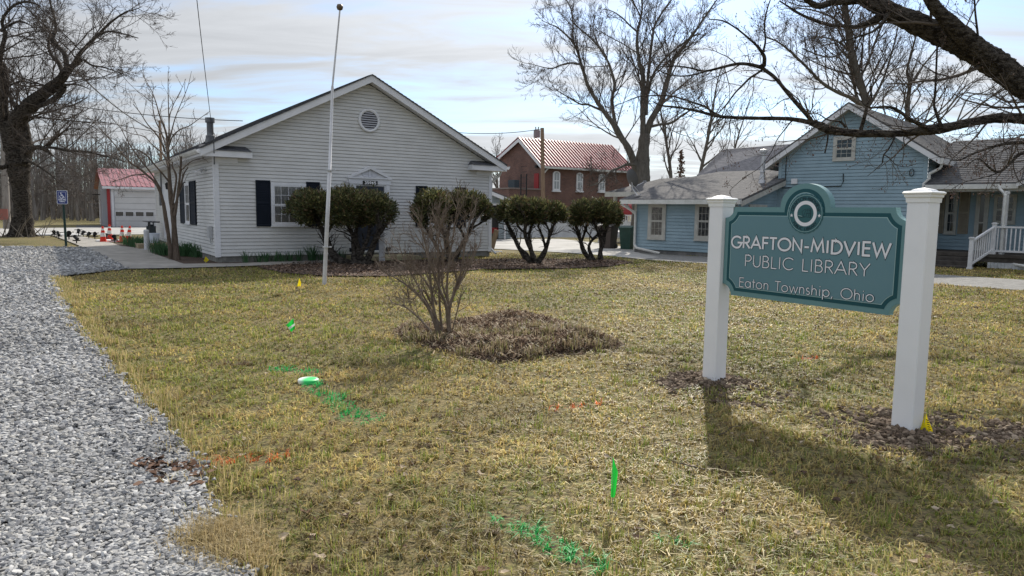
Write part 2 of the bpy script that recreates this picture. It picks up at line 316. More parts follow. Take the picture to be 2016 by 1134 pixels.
def gravel_mat():
    m = bpy.data.materials.new('crushed_limestone'); m.use_nodes = True; t = m.node_tree; b = t.nodes['Principled BSDF']; b.inputs['Roughness'].default_value = .9; b.inputs['Specular IOR Level'].default_value = .15
    tc = N(t, 'ShaderNodeTexCoord'); v = N(t, 'ShaderNodeTexVoronoi'); v.inputs['Scale'].default_value = 38; t.links.new(tc.outputs['Object'], v.inputs['Vector'])
    s = N(t, 'ShaderNodeSeparateColor'); t.links.new(v.outputs['Color'], s.inputs[0]); cr = N(t, 'ShaderNodeValToRGB'); t.links.new(s.outputs[0], cr.inputs[0])
    cr.color_ramp.elements[0].color = (.20, .20, .205, 1); cr.color_ramp.elements[1].color = (.42, .42, .42, 1); t.links.new(cr.outputs[0], b.inputs['Base Color'])
    k = N(t, 'ShaderNodeBump'); k.inputs['Strength'].default_value = 1; k.inputs['Distance'].default_value = .02; k.invert = True; t.links.new(v.outputs['Distance'], k.inputs['Height']); t.links.new(k.outputs[0], b.inputs['Normal']); return m
GRAVM = gravel_mat()
sheet('gravel_lot', GRAVEL, .030, GRAVM)
wk = sheet('sidewalk', WALK, .040, CONC); sheet('side_path', SIDEWALK_BRANCH, .036, CONC)
sheet('road', ROADP, .02, CONC2)
sheet('concrete_driveway', DRIVE, .024, CONC2)
sheet('gravel_driveway', SIDEDRIVE, .016, M('packed_gravel', (.13, .128, .12), (.24, .235, .225), sc=5, rough=.95, bump=.6, bsc=60, width=.5))
GARPAD = [tuple(G(150, 448.5)[:2]), tuple(G(420, 449.5)[:2]), tuple(G(420, 444.5)[:2]), tuple(G(150, 444)[:2])]
sheet('garage_apron', GARPAD, .012, M('asphalt', (.05, .05, .05), (.08, .08, .08), sc=3, rough=.9))
MULCHM = M('mulch_soil', (.085, .055, .040), (.045, .032, .024), sc=7, rough=.95, bump=.8, bsc=40, width=.4)
sheet('mulch_bed', MULCH, .034, MULCHM); sheet('planting_bed', BED, .026, MULCHM)

def scatter_poly(poly, n, seed):
    rg = np.random.default_rng(seed); p = np.array(poly); a, b = p.min(0), p.max(0); xs = []; ys = []; t = 0
    while t < n:
        x = a[0]+(b[0]-a[0])*rg.random(n*2); y = a[1]+(b[1]-a[1])*rg.random(n*2); k = inpoly(x, y, poly); xs.append(x[k]); ys.append(y[k]); t += k.sum()
    return np.concatenate(xs)[:n], np.concatenate(ys)[:n]

# ------------------------------------------------------------------ lawn grass: real blades
def paint_line(px, wdt): return (GP(px), wdt)
def near_line(x, y, pts, wd):
    d = np.full(x.shape, 9.)
    for (x0, y0), (x1, y1) in zip(pts[:-1], pts[1:]):
        L2 = (x1-x0)**2+(y1-y0)**2; t = np.clip(((x-x0)*(x1-x0)+(y-y0)*(y1-y0))/L2, 0, 1); d = np.minimum(d, np.hypot(x-x0-t*(x1-x0), y-y0-t*(y1-y0)))
    return d < wd*(.55+1.2*fbm(x*9, y*9, 11))
GREENS = [paint_line([(545, 728), (612, 735)], .09), paint_line([(612, 757), (650, 785), (690, 815), (725, 822)], .10), paint_line([(690, 820), (728, 826)], .12), paint_line([(985, 1024), (1050, 1050), (1090, 1075), (1165, 1120)], .06), paint_line([(1292, 1060), (1350, 1078)], .022)]
ORANGES = [paint_line([(395, 920), (430, 912), (470, 905)], .05), paint_line([(470, 905), (520, 908), (560, 896)], .03), paint_line([(1085, 806), (1185, 796)], .035), paint_line([(1290+285, 709), (1608, 706)], .025)]
def grass_blades(nb, ymin, ymax, keep, hs=1., wide=1., xpad=1.3, expo=1.5, seed=1, xlim=None):
    rg = np.random.default_rng(seed); xs = []; ys = []; tot = 0
    while tot < nb:
        n = nb*2; u = rg.random(n); a = 2-expo
        y = (ymin**a+u*(ymax**a-ymin**a))**(1/a) if abs(a) > 1e-6 else ymin*(ymax/ymin)**u
        x = (rg.random(n)*2-1)*(.83*y+xpad)
        k = rg.random(n) < (.83*y+xpad)/(.83*y+xpad)
        # tufts: pull towards cell centres
        c = .11; jx = np.floor(x/c); jy = np.floor(y/c); hx = np.sin(jx*12.9+jy*78.2)*43758.5; hy = np.sin(jx*39.3+jy*11.1)*24634.6
        tx = (jx+(hx-np.floor(hx)))*c; ty = (jy+(hy-np.floor(hy)))*c; pull = (rg.random(n)*.75)*(fbm(x*1.7, y*1.7, 9) > .36)
        x = x+(tx-x)*pull; y = y+(ty-y)*pull
        k &= keep(x, y)
        xs.append(x[k]); ys.append(y[k]); tot += k.sum()
    x = np.concatenate(xs)[:nb]; y = np.concatenate(ys)[:nb]; n = nb
    c1 = fbm(x*.38, y*.38, 21); c2 = fbm(x*2.3, y*2.3, 31); c3 = rg.random(n)
    tall = .25+1.35*fbm(x*3.1, y*3.1, 41)
    h = hs*(.016+.046*rg.random(n)**1.8)*tall*1.15; wd = wide*(.0016+.0018*rg.random(n))*(np.maximum(y, 2.6)/3.)**.75
    az = rg.random(n)*2*math.pi; lean = .4+1.2*rg.random(n); 
    d = np.stack([np.cos(az), np.sin(az), np.zeros(n)], 1); s = np.stack([-np.sin(az+.5*rg.random(n)), np.cos(az), np.zeros(n)], 1)
    z0 = tz(x, y)-.004; b = np.stack([x, y, z0], 1); up = np.array([0, 0, 1.])
    p1 = b+up*(h*.6)[:, None]+d*(h*.35*lean)[:, None]; p2 = b+up*(h*(1.05-.45*lean*.8))[:, None]+d*(h*1.25*lean)[:, None]
    v = np.stack([b-s*wd[:, None], b+s*wd[:, None], p1+s*(wd*.8)[:, None], p1-s*(wd*.8)[:, None], p2], 1)
    straw = np.array([.54, .43, .165]); straw2 = np.array([.41, .305, .11]); green = np.array([.17, .205, .028]); olive = np.array([.30, .30, .07]); brown = np.array([.15, .10, .055])
    g = np.clip((c1*.62+c2*.38-.47)*6-.02+np.clip((y-9)/12, 0, 1)*.25, 0, 1)
    r = c3[:, None]; pick_g = (r < (.18+.62*g)[:, None])
    cold = np.where(rg.random(n)[:, None] < .55, straw, straw2); colg = np.where(rg.random(n)[:, None] < .5, green, olive)
    col = np.where(pick_g, colg, cold); col = np.where(rg.random(n)[:, None] < .17, brown, col)*(.75+.5*rg.random(n))[:, None]
    c4 = fbm(x*1.15, y*1.15, 66); c5 = fbm(x*5.5, y*5.5, 67); col = col*(.62+.72*np.clip((c4-.25)*2, 0, 1)[:, None])*(.72+.5*c5[:, None]); bl = np.clip((c5-.66)*8, 0, 1)[:, None]; col = col*(1-bl)+bl*brown*.9
    return x, y, v, col
def emit_blades(name, v, col, mat):
    n = len(v); m = MB(); i = np.arange(n)[:, None]*5
    m.add(v.reshape(-1, 3), i+np.array([0, 1, 2, 3]), col=np.repeat(col, 5, 0))
    # tip triangles share the vertices just added
    m.l.append((i+np.array([3, 2, 4])).ravel()); m.t.append(np.full(n, 3)); m.mi.append(np.zeros(n, int))
    return m.build(name, mat, color=True)
GRASSM = M('grass_blade', (.3, .25, .1), attr='tint', rough=.5, spec=.3, trans=.42)
PL = G(1405, 753); PR = G(1784, 853)
def bare(x, y):
    q = inpoly(x, y, DIRT1) | inpoly(x, y, DIRT2)
    dd = np.minimum(np.hypot(x-PL[0], y-PL[1]), np.hypot(x-PR[0], y-PR[1])); return q & ((fbm(x*4, y*4, 55) > .50) | (dd < .22))
def keep_lawn(x, y):
    jx = .22*(fbm(x*6, y*6, 91)-.5); jy = .22*(fbm(x*6, y*6, 92)-.5)
    k = ~(inpoly(x-.05+jx, y+jy, GRAVEL) | inpoly(x, y, WALK) | inpoly(x, y, MULCH) | inpoly(x, y, BED) | inpoly(x, y, DRIVE) | inpoly(x, y, SIDEDRIVE) | inpoly(x, y, SIDEWALK_BRANCH) | inpoly(x, y, ROADP))
    k &= ~(inpoly(x, y, MOUND) & (fbm(x*5, y*5, 71) > .25)); k &= ~bare(x, y)
    # thin spots
    k &= (fbm(x*2.6, y*2.6, 81) > .27) | (np.sin(x*991+y*577) > .2)
    return k
gx_, gy_, gv, gc = grass_blades(GRASS_N, 2.3, 27, keep_lawn)
gm = np.zeros(len(gx_), bool); om = np.zeros(len(gx_), bool)
for p, wd in GREENS: gm |= near_line(gx_, gy_, p, wd)
for p, wd in ORANGES: om |= near_line(gx_, gy_, p, wd)
om &= ~gm
tag(emit_blades('grass', gv[~gm & ~om], gc[~gm & ~om], GRASSM), kind='stuff', label='patchy dormant lawn of straw and olive blades', cat='grass')
def painted(sel_lines, base, name, labels, cat, group):
    for (p, wd), lab in zip(sel_lines, labels):
        k = near_line(gx_, gy_, p, wd)
        if lab is None: continue
        for p2, wd2, l2 in [(a, b, c) for (a, b), c in zip(sel_lines, labels)]:
            if l2 is None and lab.startswith('long'): k |= near_line(gx_, gy_, p2, wd2)
        k &= RNG.random(len(k)) < (.95 if lab.startswith('bright') else .55); n = k.sum()
        if n < 3: continue
        c = np.array(base)*(.7+.6*RNG.random(n))[:, None]; vv = gv[k].copy(); vv[:, :, 2] += .003
        tag(emit_blades(name, vv, c, GRASSM), lab, cat, group)
painted(GREENS, (.035, .38, .09), 'spray_paint_mark', ['short faint green paint mark just above the round white lid', 'long green paint streak running right from the round white lid', None, 'green paint streak in the grass at the bottom edge of the photo', 'small faint green paint spot right of the nearest green flag'], 'paint mark', 'utility paint marks sprayed on the lawn')
painted(ORANGES, (.66, .16, .035), 'spray_paint_mark', ['bright orange paint streak beside the gravel edge', 'faint orange paint streak right of the bright orange one near the gravel', 'pale orange paint line left of the left sign post', 'tiny orange paint dot on the lawn under the sign board'], 'paint mark', 'utility paint marks sprayed on the lawn')

# long straw tufts leaning over the gravel edge
def tufts(name, cx, cy, n, hmin, hmax, col, spread=.06, seed=0, mat=None, lean=.9, wd0=.0022):
    rg = np.random.default_rng(seed); k = len(cx); x = np.repeat(cx, n)+rg.normal(0, spread, k*n); y = np.repeat(cy, n)+rg.normal(0, spread, k*n); m = k*n
    h = hmin+(hmax-hmin)*rg.random(m); az = rg.random(m)*2*math.pi; le = lean*rg.random(m); wd = wd0*(np.maximum(y, 3)/3)**.7
    d = np.stack([np.cos(az), np.sin(az), 0*az], 1); s = np.stack([-np.sin(az), np.cos(az), 0*az], 1); b = np.stack([x, y, tz(x, y)], 1); up = np.array([0, 0, 1.])
    p1 = b+up*(h*.6)[:, None]+d*(h*.3*le)[:, None]; p2 = b+up*(h*(1-.35*le))[:, None]+d*(h*1.0*le)[:, None]; wd = wd[:, None]
    c = np.asarray(col)[rg.integers(0, len(col), m)]*(.75+.5*rg.random(m))[:, None]
    return np.stack([b-s*wd, b+s*wd, p1+s*wd*.7, p1-s*wd*.7, p2], 1), c
ed = GRAVEL[4:19]; ex = []; ey = []
for (x0, y0), (x1, y1) in zip(ed[:-1], ed[1:]):
    L = math.hypot(x1-x0, y1-y0); k = max(1, int(L*9)); t = RNG.random(k); ex += list(x0+(x1-x0)*t+RNG.normal(.08, .07, k)); ey += list(y0+(y1-y0)*t+RNG.normal(0, .05, k))
tv, tc_ = tufts('x', np.array(ex), np.array(ey), 42, .04, .14, [(.52, .42, .21), (.42, .33, .16), (.26, .26, .07)], seed=3)
# scattered lawn tufts
k = 900; yy = 2.5+RNG.random(k)**1.4*12; xx = (RNG.random(k)*2-1)*.8*yy; kk = keep_lawn(xx, yy)
tv2, tc2 = tufts('x', xx[kk], yy[kk], 26, .03, .085, [(.17, .23, .04), (.28, .29, .07), (.50, .42, .19)], spread=.035, seed=4)
ttx, tty = scatter_poly(GP([(396, 1052), (350, 1084), (410, 1112), (500, 1134), (500, 1070), (440, 1040)]), 70, 44); tv4, tc4 = tufts('x', ttx, tty, 40, .05, .13, [(.50, .40, .21), (.40, .31, .16), (.30, .24, .12)], seed=8, lean=1.2)
tag(emit_blades('grass_tufts', np.concatenate([tv, tv2, tv4]), np.concatenate([tc_, tc2, tc4]), GRASSM), kind='stuff', label='longer grass tufts along the gravel edge and over the lawn', cat='grass')

# ------------------------------------------------------------------ gravel stones
def ico():
    bm = bmesh.new(); bmesh.ops.create_icosphere(bm, subdivisions=1, radius=1); bm.verts.index_update(); v = np.array([q.co[:] for q in bm.verts]); f = np.array([[q.index for q in p.verts] for p in bm.faces]); bm.free(); return v, f
ICV, ICF = ico()
def rocks(x, y, z, size, flat=.55, seed=0, cols=((.3, .3, .3),), el=1.):
    rg = np.random.default_rng(seed); n = len(x); nv = 10
    var = np.sign(ICV[None])*np.abs(ICV[None])**.8*(1+.75*(rg.random((nv, len(ICV), 1))-.5)); var = var*np.array([1, .72, flat])
    v = var[rg.integers(0, nv, n)]*size[:, None, None]
    a = rg.random(n)*2*math.pi; ca, sa = np.cos(a), np.sin(a); ti = (rg.random(n)-.5)*1.0; ct, st = np.cos(ti), np.sin(ti)
    X = v[:, :, 0]*ct[:, None]+v[:, :, 2]*st[:, None]; Z = -v[:, :, 0]*st[:, None]+v[:, :, 2]*ct[:, None]; Y = v[:, :, 1]
    v = np.stack([X*ca[:, None]-Y*sa[:, None]+x[:, None], X*sa[:, None]+Y*ca[:, None]+y[:, None], Z+z[:, None]], -1)
    c = np.asarray(cols)[rg.integers(0, len(cols), n)]*(.65+.6*rg.random(n))[:, None]*(.74+.5*fbm(x*.9, y*.9, 14))[:, None]
    m = MB(); m.add(v.reshape(-1, 3), (np.arange(n)[:, None, None]*len(ICV)+ICF[None]).reshape(-1, 3), col=np.repeat(c, len(ICV), 0)); return m
STONE = M('crushed_stone', (.4, .4, .4), attr='tint', rough=.85, spec=.2)
def sample(poly, n, ymin, ymax, xmin, xmax, expo, seed):
    rg = np.random.default_rng(seed); xs = []; ys = []; t = 0
    while t < n:
        u = rg.random(n*3); a = 1-expo; y = (ymin**a+u*(ymax**a-ymin**a))**(1/a); x = xmin+(xmax-xmin)*rg.random(n*3); k = inpoly(x, y, poly) & (x > -.85*y-1.0); xs.append(x[k]); ys.append(y[k]); t += k.sum()
    return np.concatenate(xs)[:n], np.concatenate(ys)[:n]
sx_, sy_ = sample(GRAVEL, STONE_N, 2.2, 27, -24, -.9, 2.0, 5)
sz_ = (.0055+.0150*RNG.random(len(sx_))**2.0)*(np.maximum(sy_, 3)/3)**.5
sx_ = sx_+RNG.normal(0, .035, len(sx_)); k_ = RNG.random(len(sx_)) < .03; sx_[k_] += .14*RNG.random(k_.sum())
tag(rocks(sx_, sy_, .034+sz_*.3*RNG.random(len(sx_))+.006, sz_, seed=6, cols=((.33, .33, .325), (.27, .27, .27), (.41, .405, .395), (.22, .22, .225), (.35, .34, .32))).build('gravel', STONE, color=True), kind='stuff', label='loose crushed limestone gravel', cat='gravel')

# ------------------------------------------------------------------ dirt, mulch and litter
SOIL = M('turned_soil', (.1, .07, .05), attr='tint', rough=.95, spec=.05)
def clods(name, poly, n, label, seed, post, smax=.026):
    x, y = scatter_poly(poly, n, seed); x = x+RNG.normal(0, .09, n)*(RNG.random(n) < .4); y = y+RNG.normal(0, .09, n)*(RNG.random(n) < .4); d = np.hypot(x-post[0], y-post[1]); f5 = fbm(x*4, y*4, 55); k = (RNG.random(len(x)) < 1.0*np.exp(-d*3.2)) | (RNG.random(len(x)) < np.clip((f5-.46)*5, 0, .8)); x, y, d = x[k], y[k], d[k]
    s = .0035+smax*RNG.random(len(x))**7; hump = .05*np.exp(-(d/.28)**2)
    tag(rocks(x, y, tz(x, y)+hump+s*.2, s, flat=.7, seed=seed, cols=((.14, .105, .078), (.10, .074, .055), (.19, .145, .108), (.27, .215, .16), (.12, .09, .065))).build(name, SOIL, color=True), kind='stuff', label=label, cat='dirt')
PL = G(1405, 753); PR = G(1784, 853)
clods('dirt', DIRT1, 9000, 'crumbled dark soil round the left sign post', 12, PL); clods('dirt', DIRT2, 15000, 'crumbled dark soil round the right sign post', 13, PR)
def chips(name, poly, n, zf, L, cols, label, cat, seed, tilt=.5, wr=.12):
    x, y = scatter_poly(poly, n, seed); rg = np.random.default_rng(seed+1); n = len(x); x = x+rg.normal(0, .05, n)*(rg.random(n) < .5); y = y+rg.normal(0, .07, n)*(rg.random(n) < .5); a = rg.random(n)*2*math.pi; t = (rg.random(n)-.5)*2*tilt; l = L*(.4+rg.random(n)); w_ = l*(wr+2*wr*rg.random(n))
    d = np.stack([np.cos(a)*np.cos(t), np.sin(a)*np.cos(t), np.sin(t)], 1)*l[:, None]; s = np.stack([-np.sin(a), np.cos(a), rg.normal(0, .3, n)], 1)*w_[:, None]; c = np.stack([x, y, zf(x, y)+abs(np.sin(t))*l*.5+.004], 1)
    v = np.stack([c-d/2-s/2, c-d/2+s/2, c+d/2+s/2, c+d/2-s/2], 1); col = np.asarray(cols)[rg.integers(0, len(cols), n)]*(.6+.7*rg.random(n))[:, None]
    m = MB(); m.add(v.reshape(-1, 3), np.arange(n*4).reshape(n, 4), col=np.repeat(col, 4, 0)); o = m.build(name, SOIL, color=True); tag(o, label, cat, kind='stuff'); return o
chips('mulch', MULCH, 16000, lambda x, y: np.full(x.shape, .036), .06, ((.12, .075, .05), (.07, .045, .03), (.20, .14, .10), (.30, .22, .17)), 'brown wood mulch under the clipped yews', 'mulch', 21)
mc = np.array([(p[0], p[1]) for p in MOUND]).mean(0)
def mound_h(x, y):
    x = np.asarray(x, float); y = np.asarray(y, float); p = np.array(MOUND); d = np.full(x.shape, 9.)
    for i in range(len(p)):
        a, b = p[i], p[(i+1) % len(p)]; L2 = ((b-a)**2).sum(); t = np.clip(((x-a[0])*(b[0]-a[0])+(y-a[1])*(b[1]-a[1]))/L2, 0, 1); d = np.minimum(d, np.hypot(x-a[0]-t*(b[0]-a[0]), y-a[1]-t*(b[1]-a[1])))
    ins = inpoly(x, y, MOUND); return tz(x, y)+np.where(ins, .12*np.clip(d/.35, 0, 1)**.7*(.45+1.0*fbm(x*3, y*3, 61)), 0)
mg = np.array(MOUND); ax = np.arange(mg[:, 0].min()-.1, mg[:, 0].max()+.1, .04); ay = np.arange(mg[:, 1].min()-.1, mg[:, 1].max()+.1, .04)
AX, AY = np.meshgrid(ax, ay, indexing='ij'); AZ = mound_h(AX, AY); ins = inpoly(AX, AY, MOUND); id2 = np.arange(AX.size).reshape(AX.shape); q = np.stack([id2[:-1, :-1], id2[1:, :-1], id2[1:, 1:], id2[:-1, 1:]], -1).reshape(-1, 4); kq = ins.ravel()[q].any(1)
m = MB(); m.add(np.stack([AX, AY, AZ+.003], -1).reshape(-1, 3), q[kq]); tag(m.build('flower_bed_mound', MULCHM, smooth=True), kind='structure')
chips('dead_plant_litter', MOUND, 34000, mound_h, .085, ((.40, .31, .21), (.26, .18, .12), (.12, .08, .055), (.52, .43, .31), (.08, .05, .04), (.18, .12, .08)), 'dead stems, leaves and straw heaped on the flower bed', 'plant litter', 23, tilt=.6, wr=.04)
bx_, by_ = scatter_poly(MOUND, 110, 77); sel = (by_ < mc[1]+.1) | (bx_ < mc[0]-.7); bx_, by_ = bx_[sel], by_[sel]
tv3, tc3 = tufts('x', bx_, by_, 34, .05, .15, [(.36, .29, .18), (.26, .20, .12), (.20, .20, .07)], spread=.05, seed=9, lean=1.1)
zz_ = np.repeat(mound_h(bx_, by_), 34)-np.repeat(tz(bx_, by_), 34); tv3[:, :, 2] += zz_[:, None]
tag(emit_blades('dry_grass', tv3, tc3, GRASSM), kind='stuff', label='dry grass clumps along the front of the flower bed', cat='grass')
GD2 = GP([(262, 928), (300, 915), (352, 922), (404, 950), (388, 990), (345, 985), (300, 950)])
chips('leaf_debris', GD2, 420, lambda x, y: np.full(x.shape, .045)+(fbm(x*7, y*7, 3) < .52)*(-.2), .035, ((.13, .075, .05), (.09, .055, .04), (.17, .11, .08)), 'rotten brown leaf bits on the gravel by the orange paint', 'leaf litter', 29, wr=.3)
# fallen leaves on the lawn
k = 800; ly = 2.6+RNG.random(k)**1.5*17; lx = (RNG.random(k)*2-1)*.8*ly; kk = keep_lawn(lx, ly); lx, ly = lx[kk], ly[kk]; n = len(lx)
m = MB()
for i in range(n):
    s = .012+.028*RNG.random()**2; a = RNG.random()*6.3; c = np.array([lx[i], ly[i], float(tz(lx[i], ly[i]))+.022+.01*RNG.random()]); pts = []
    for j in range(7):
        t = a+j*2*math.pi/7; r = s*(1 if j % 2 else .55)*(.8+.4*RNG.random()); pts.append(c+[r*math.cos(t), r*math.sin(t), .6*s*(RNG.random()-.2)])
    m.add(np.array([c]+pts), [(0, j+1, (j+1) % 7+1) for j in range(7)], col=np.array([(.14, .09, .06), (.09, .06, .045), (.36, .29, .21)][RNG.integers(0, 3)]))
tag(m.build('fallen_leaves', SOIL, color=True), kind='stuff', label='curled brown leaves scattered over the lawn', cat='leaves')

# ------------------------------------------------------------------ building helpers
class TF:
    """builds into a wall plane: local (t right, y inward, z up) -> frame-local coordinates of the building"""
    def __init__(s, kind, at=0., L=0.): s.k = kind; s.at = at; s.L = L
    def __call__(s, v):
        v = np.asarray(v, float); o = v.copy()
        if s.k == 'front': o[..., 1] = v[..., 1]+s.at
        elif s.k == 'left': o[..., 0] = s.at+v[..., 1]; o[..., 1] = s.L-v[..., 0]
        elif s.k == 'right': o[..., 0] = s.at-v[..., 1]; o[..., 1] = v[..., 0]
        return o
class WB(MB):
    def __init__(s, tf): super().__init__(); s.tf = tf
    def add(s, v, f, mi=0, col=None): return super().add(s.tf(np.asarray(v, float).reshape(-1, 3)), f, mi, col)
def siding(wb, xl, xr, z0, z1, pitch, lip=.016, y=0.):
    z = z0
    while z < z1-1e-4:
        a, b = z, min(z+pitch, z1)
        la, ra, lb, rb = xl(a), xr(a), xl(b), xr(b)
        if ra-la > .01:
            g = pitch*.17; c = b-g; lc, rc = lb, rb
            wb.add([(la, y-lip, a), (ra, y-lip, a), (rc, y-.004, c), (lc, y-.004, c), (la, y+.02, a), (ra, y+.02, a), (rb, y+.02, c), (lb, y+.02, c), (rb, y+.02, b), (lb, y+.02, b)], [(0, 1, 2, 3), (0, 4, 5, 1), (3, 2, 6, 7), (7, 6, 8, 9)])
        z = b
def rect(wb, x0, x1, z0, z1, y0, y1, mi=0): wb.box((x0, y0, z0), (x1, y1, z1), mi)
def frame_ring(wb, x0, x1, z0, z1, t, y0, y1, mi=0, tb=None, tt=None):
    tb = tb or t; tt = tt or t
    rect(wb, x0, x0+t, z0, z1, y0, y1, mi); rect(wb, x1-t, x1, z0, z1, y0, y1, mi); rect(wb, x0+t, x1-t, z0, z0+tb, y0, y1, mi); rect(wb, x0+t, x1-t, z1-tt, z1, y0, y1, mi)
def window(parent, tf, x0, x1, z0, z1, casing=.07, mat=None, cols=3, rows=2, split=.5, curtain='half', blind=False, mun=True, lower_mun=True, sill=True, dark=False):
    mat = mat or TRIM
    f = WB(tf); frame_ring(f, x0, x1, z0, z1, casing, -.06, 0)
    if sill: rect(f, x0-.02, x1+.02, z0-.035, z0-.002, -.085, 0)
    win = f.build('window', mat, parent)
    a, b, c, d = x0+casing, x1-casing, z0+casing, z1-casing; zm = c+(d-c)*split
    cm = CURT if mat is TRIM else LACE
    k = WB(tf); rect(k, a, b, c, d, -.021, -.003); k.build('window_backing', DARK, win)
    if curtain:
        k = WB(tf); n = 14
        def drape(p, q, e, g):
            xs = np.linspace(p, q, n*2); ys = -.026-.0035*(np.arange(n*2) % 2); v = [(x, y, e) for x, y in zip(xs, ys)]+[(x, y, g) for x, y in zip(xs, ys)]; k.add(v, [(i, i+1, n*2+i+1, n*2+i) for i in range(n*2-1)])
        if curtain == 'full': drape(a, b, c, d)
        elif curtain == 'half': drape(a, b, zm, d); drape(a+(b-a)*.55, b, c, zm)
        elif curtain == 'sides': drape(a, a+(b-a)*.25, c, d); drape(b-(b-a)*.25, b, c, d)
        k.build('curtain', cm, win)
    g = WB(tf); g.add([(a, -.036, c), (b, -.036, c), (b, -.036, d), (a, -.036, d)], [(0, 1, 2, 3)]); g.build('pane', GLASSD if dark else GLASS, win)
    s = WB(tf); st = .035; frame_ring(s, a, b, zm-.02, d, st, -.055, -.037); frame_ring(s, a, b, c, zm-.0205, st, -.047, -.037)
    if mun:
        for (q0, q1, on) in ((zm-.02, d, True), (c, zm-.02, lower_mun)):
            if not on: continue
            for i in range(1, cols): x = a+(b-a)*i/cols; rect(s, x-.006, x+.006, q0+st, q1-st, -.0445, -.038)
            for i in range(1, rows): z = q0+(q1-q0)*i/rows; rect(s, a+st, b-st, z-.006, z+.006, -.0435, -.0385)
    s.build('sash', mat, win); return win
def shutter(parent, tf, x0, x1, z0, z1, mat, louvre=True):
    s = WB(tf); frame_ring(s, x0, x1, z0, z1, .045, -.055, -.012); zm = (z0+z1)/2; rect(s, x0+.045, x1-.045, zm-.03, zm+.03, -.053, -.013)
    for (a, b) in ((z0+.045, zm-.03), (zm+.03, z1-.045)):
        n = max(3, int((b-a)/.045)); h = (b-a)/n
        for i in range(n):
            z = a+i*h; s.add([(x0+.045, -.050, z), (x1-.045, -.050, z), (x1-.045, -.028, z+h), (x0+.045, -.028, z+h), (x0+.045, -.028, z), (x1-.045, -.028, z)], [(0, 1, 2, 3), (0, 4, 5, 1)])
    return s.build('shutter', mat, parent)
def slab(pts_top, th):
    """roof slab from 4 top corners (ccw), thickness th downwards"""
    m = MB(); p = np.array(pts_top, float); q = p-[0, 0, th]; m.add(np.concatenate([p, q]), [(0, 1, 2, 3), (7, 6, 5, 4), (0, 4, 5, 1), (1, 5, 6, 2), (2, 6, 7, 3), (3, 7, 4, 0)]); return m
def shingle_rows(m, a, b, c, d, pitch=.14, lip=.012):
    """stepped shingle courses on the quad a-b (eave) c-d (ridge); a->d and b->c run up the slope"""
    a, b, c, d = (np.array(q, float) for q in (a, b, c, d)); n = max(2, int(np.linalg.norm(d-a)/pitch)); nrm = np.cross(b-a, d-a); nrm /= np.linalg.norm(nrm)
    if nrm[2] < 0: nrm = -nrm
    for i in range(n):
        t0, t1 = i/n, (i+1)/n; p0, p1 = a+(d-a)*t0, b+(c-b)*t0; p2, p3 = b+(c-b)*t1, a+(d-a)*t1
        m.add([p0+nrm*lip, p1+nrm*lip, p2+nrm*.001, p3+nrm*.001, p0, p1], [(0, 1, 2, 3), (0, 4, 5, 1)])
    return m

LACE = M('lace_curtain', (.24, .24, .235), (.10, .10, .10), sc=9, rough=.9, width=.3)
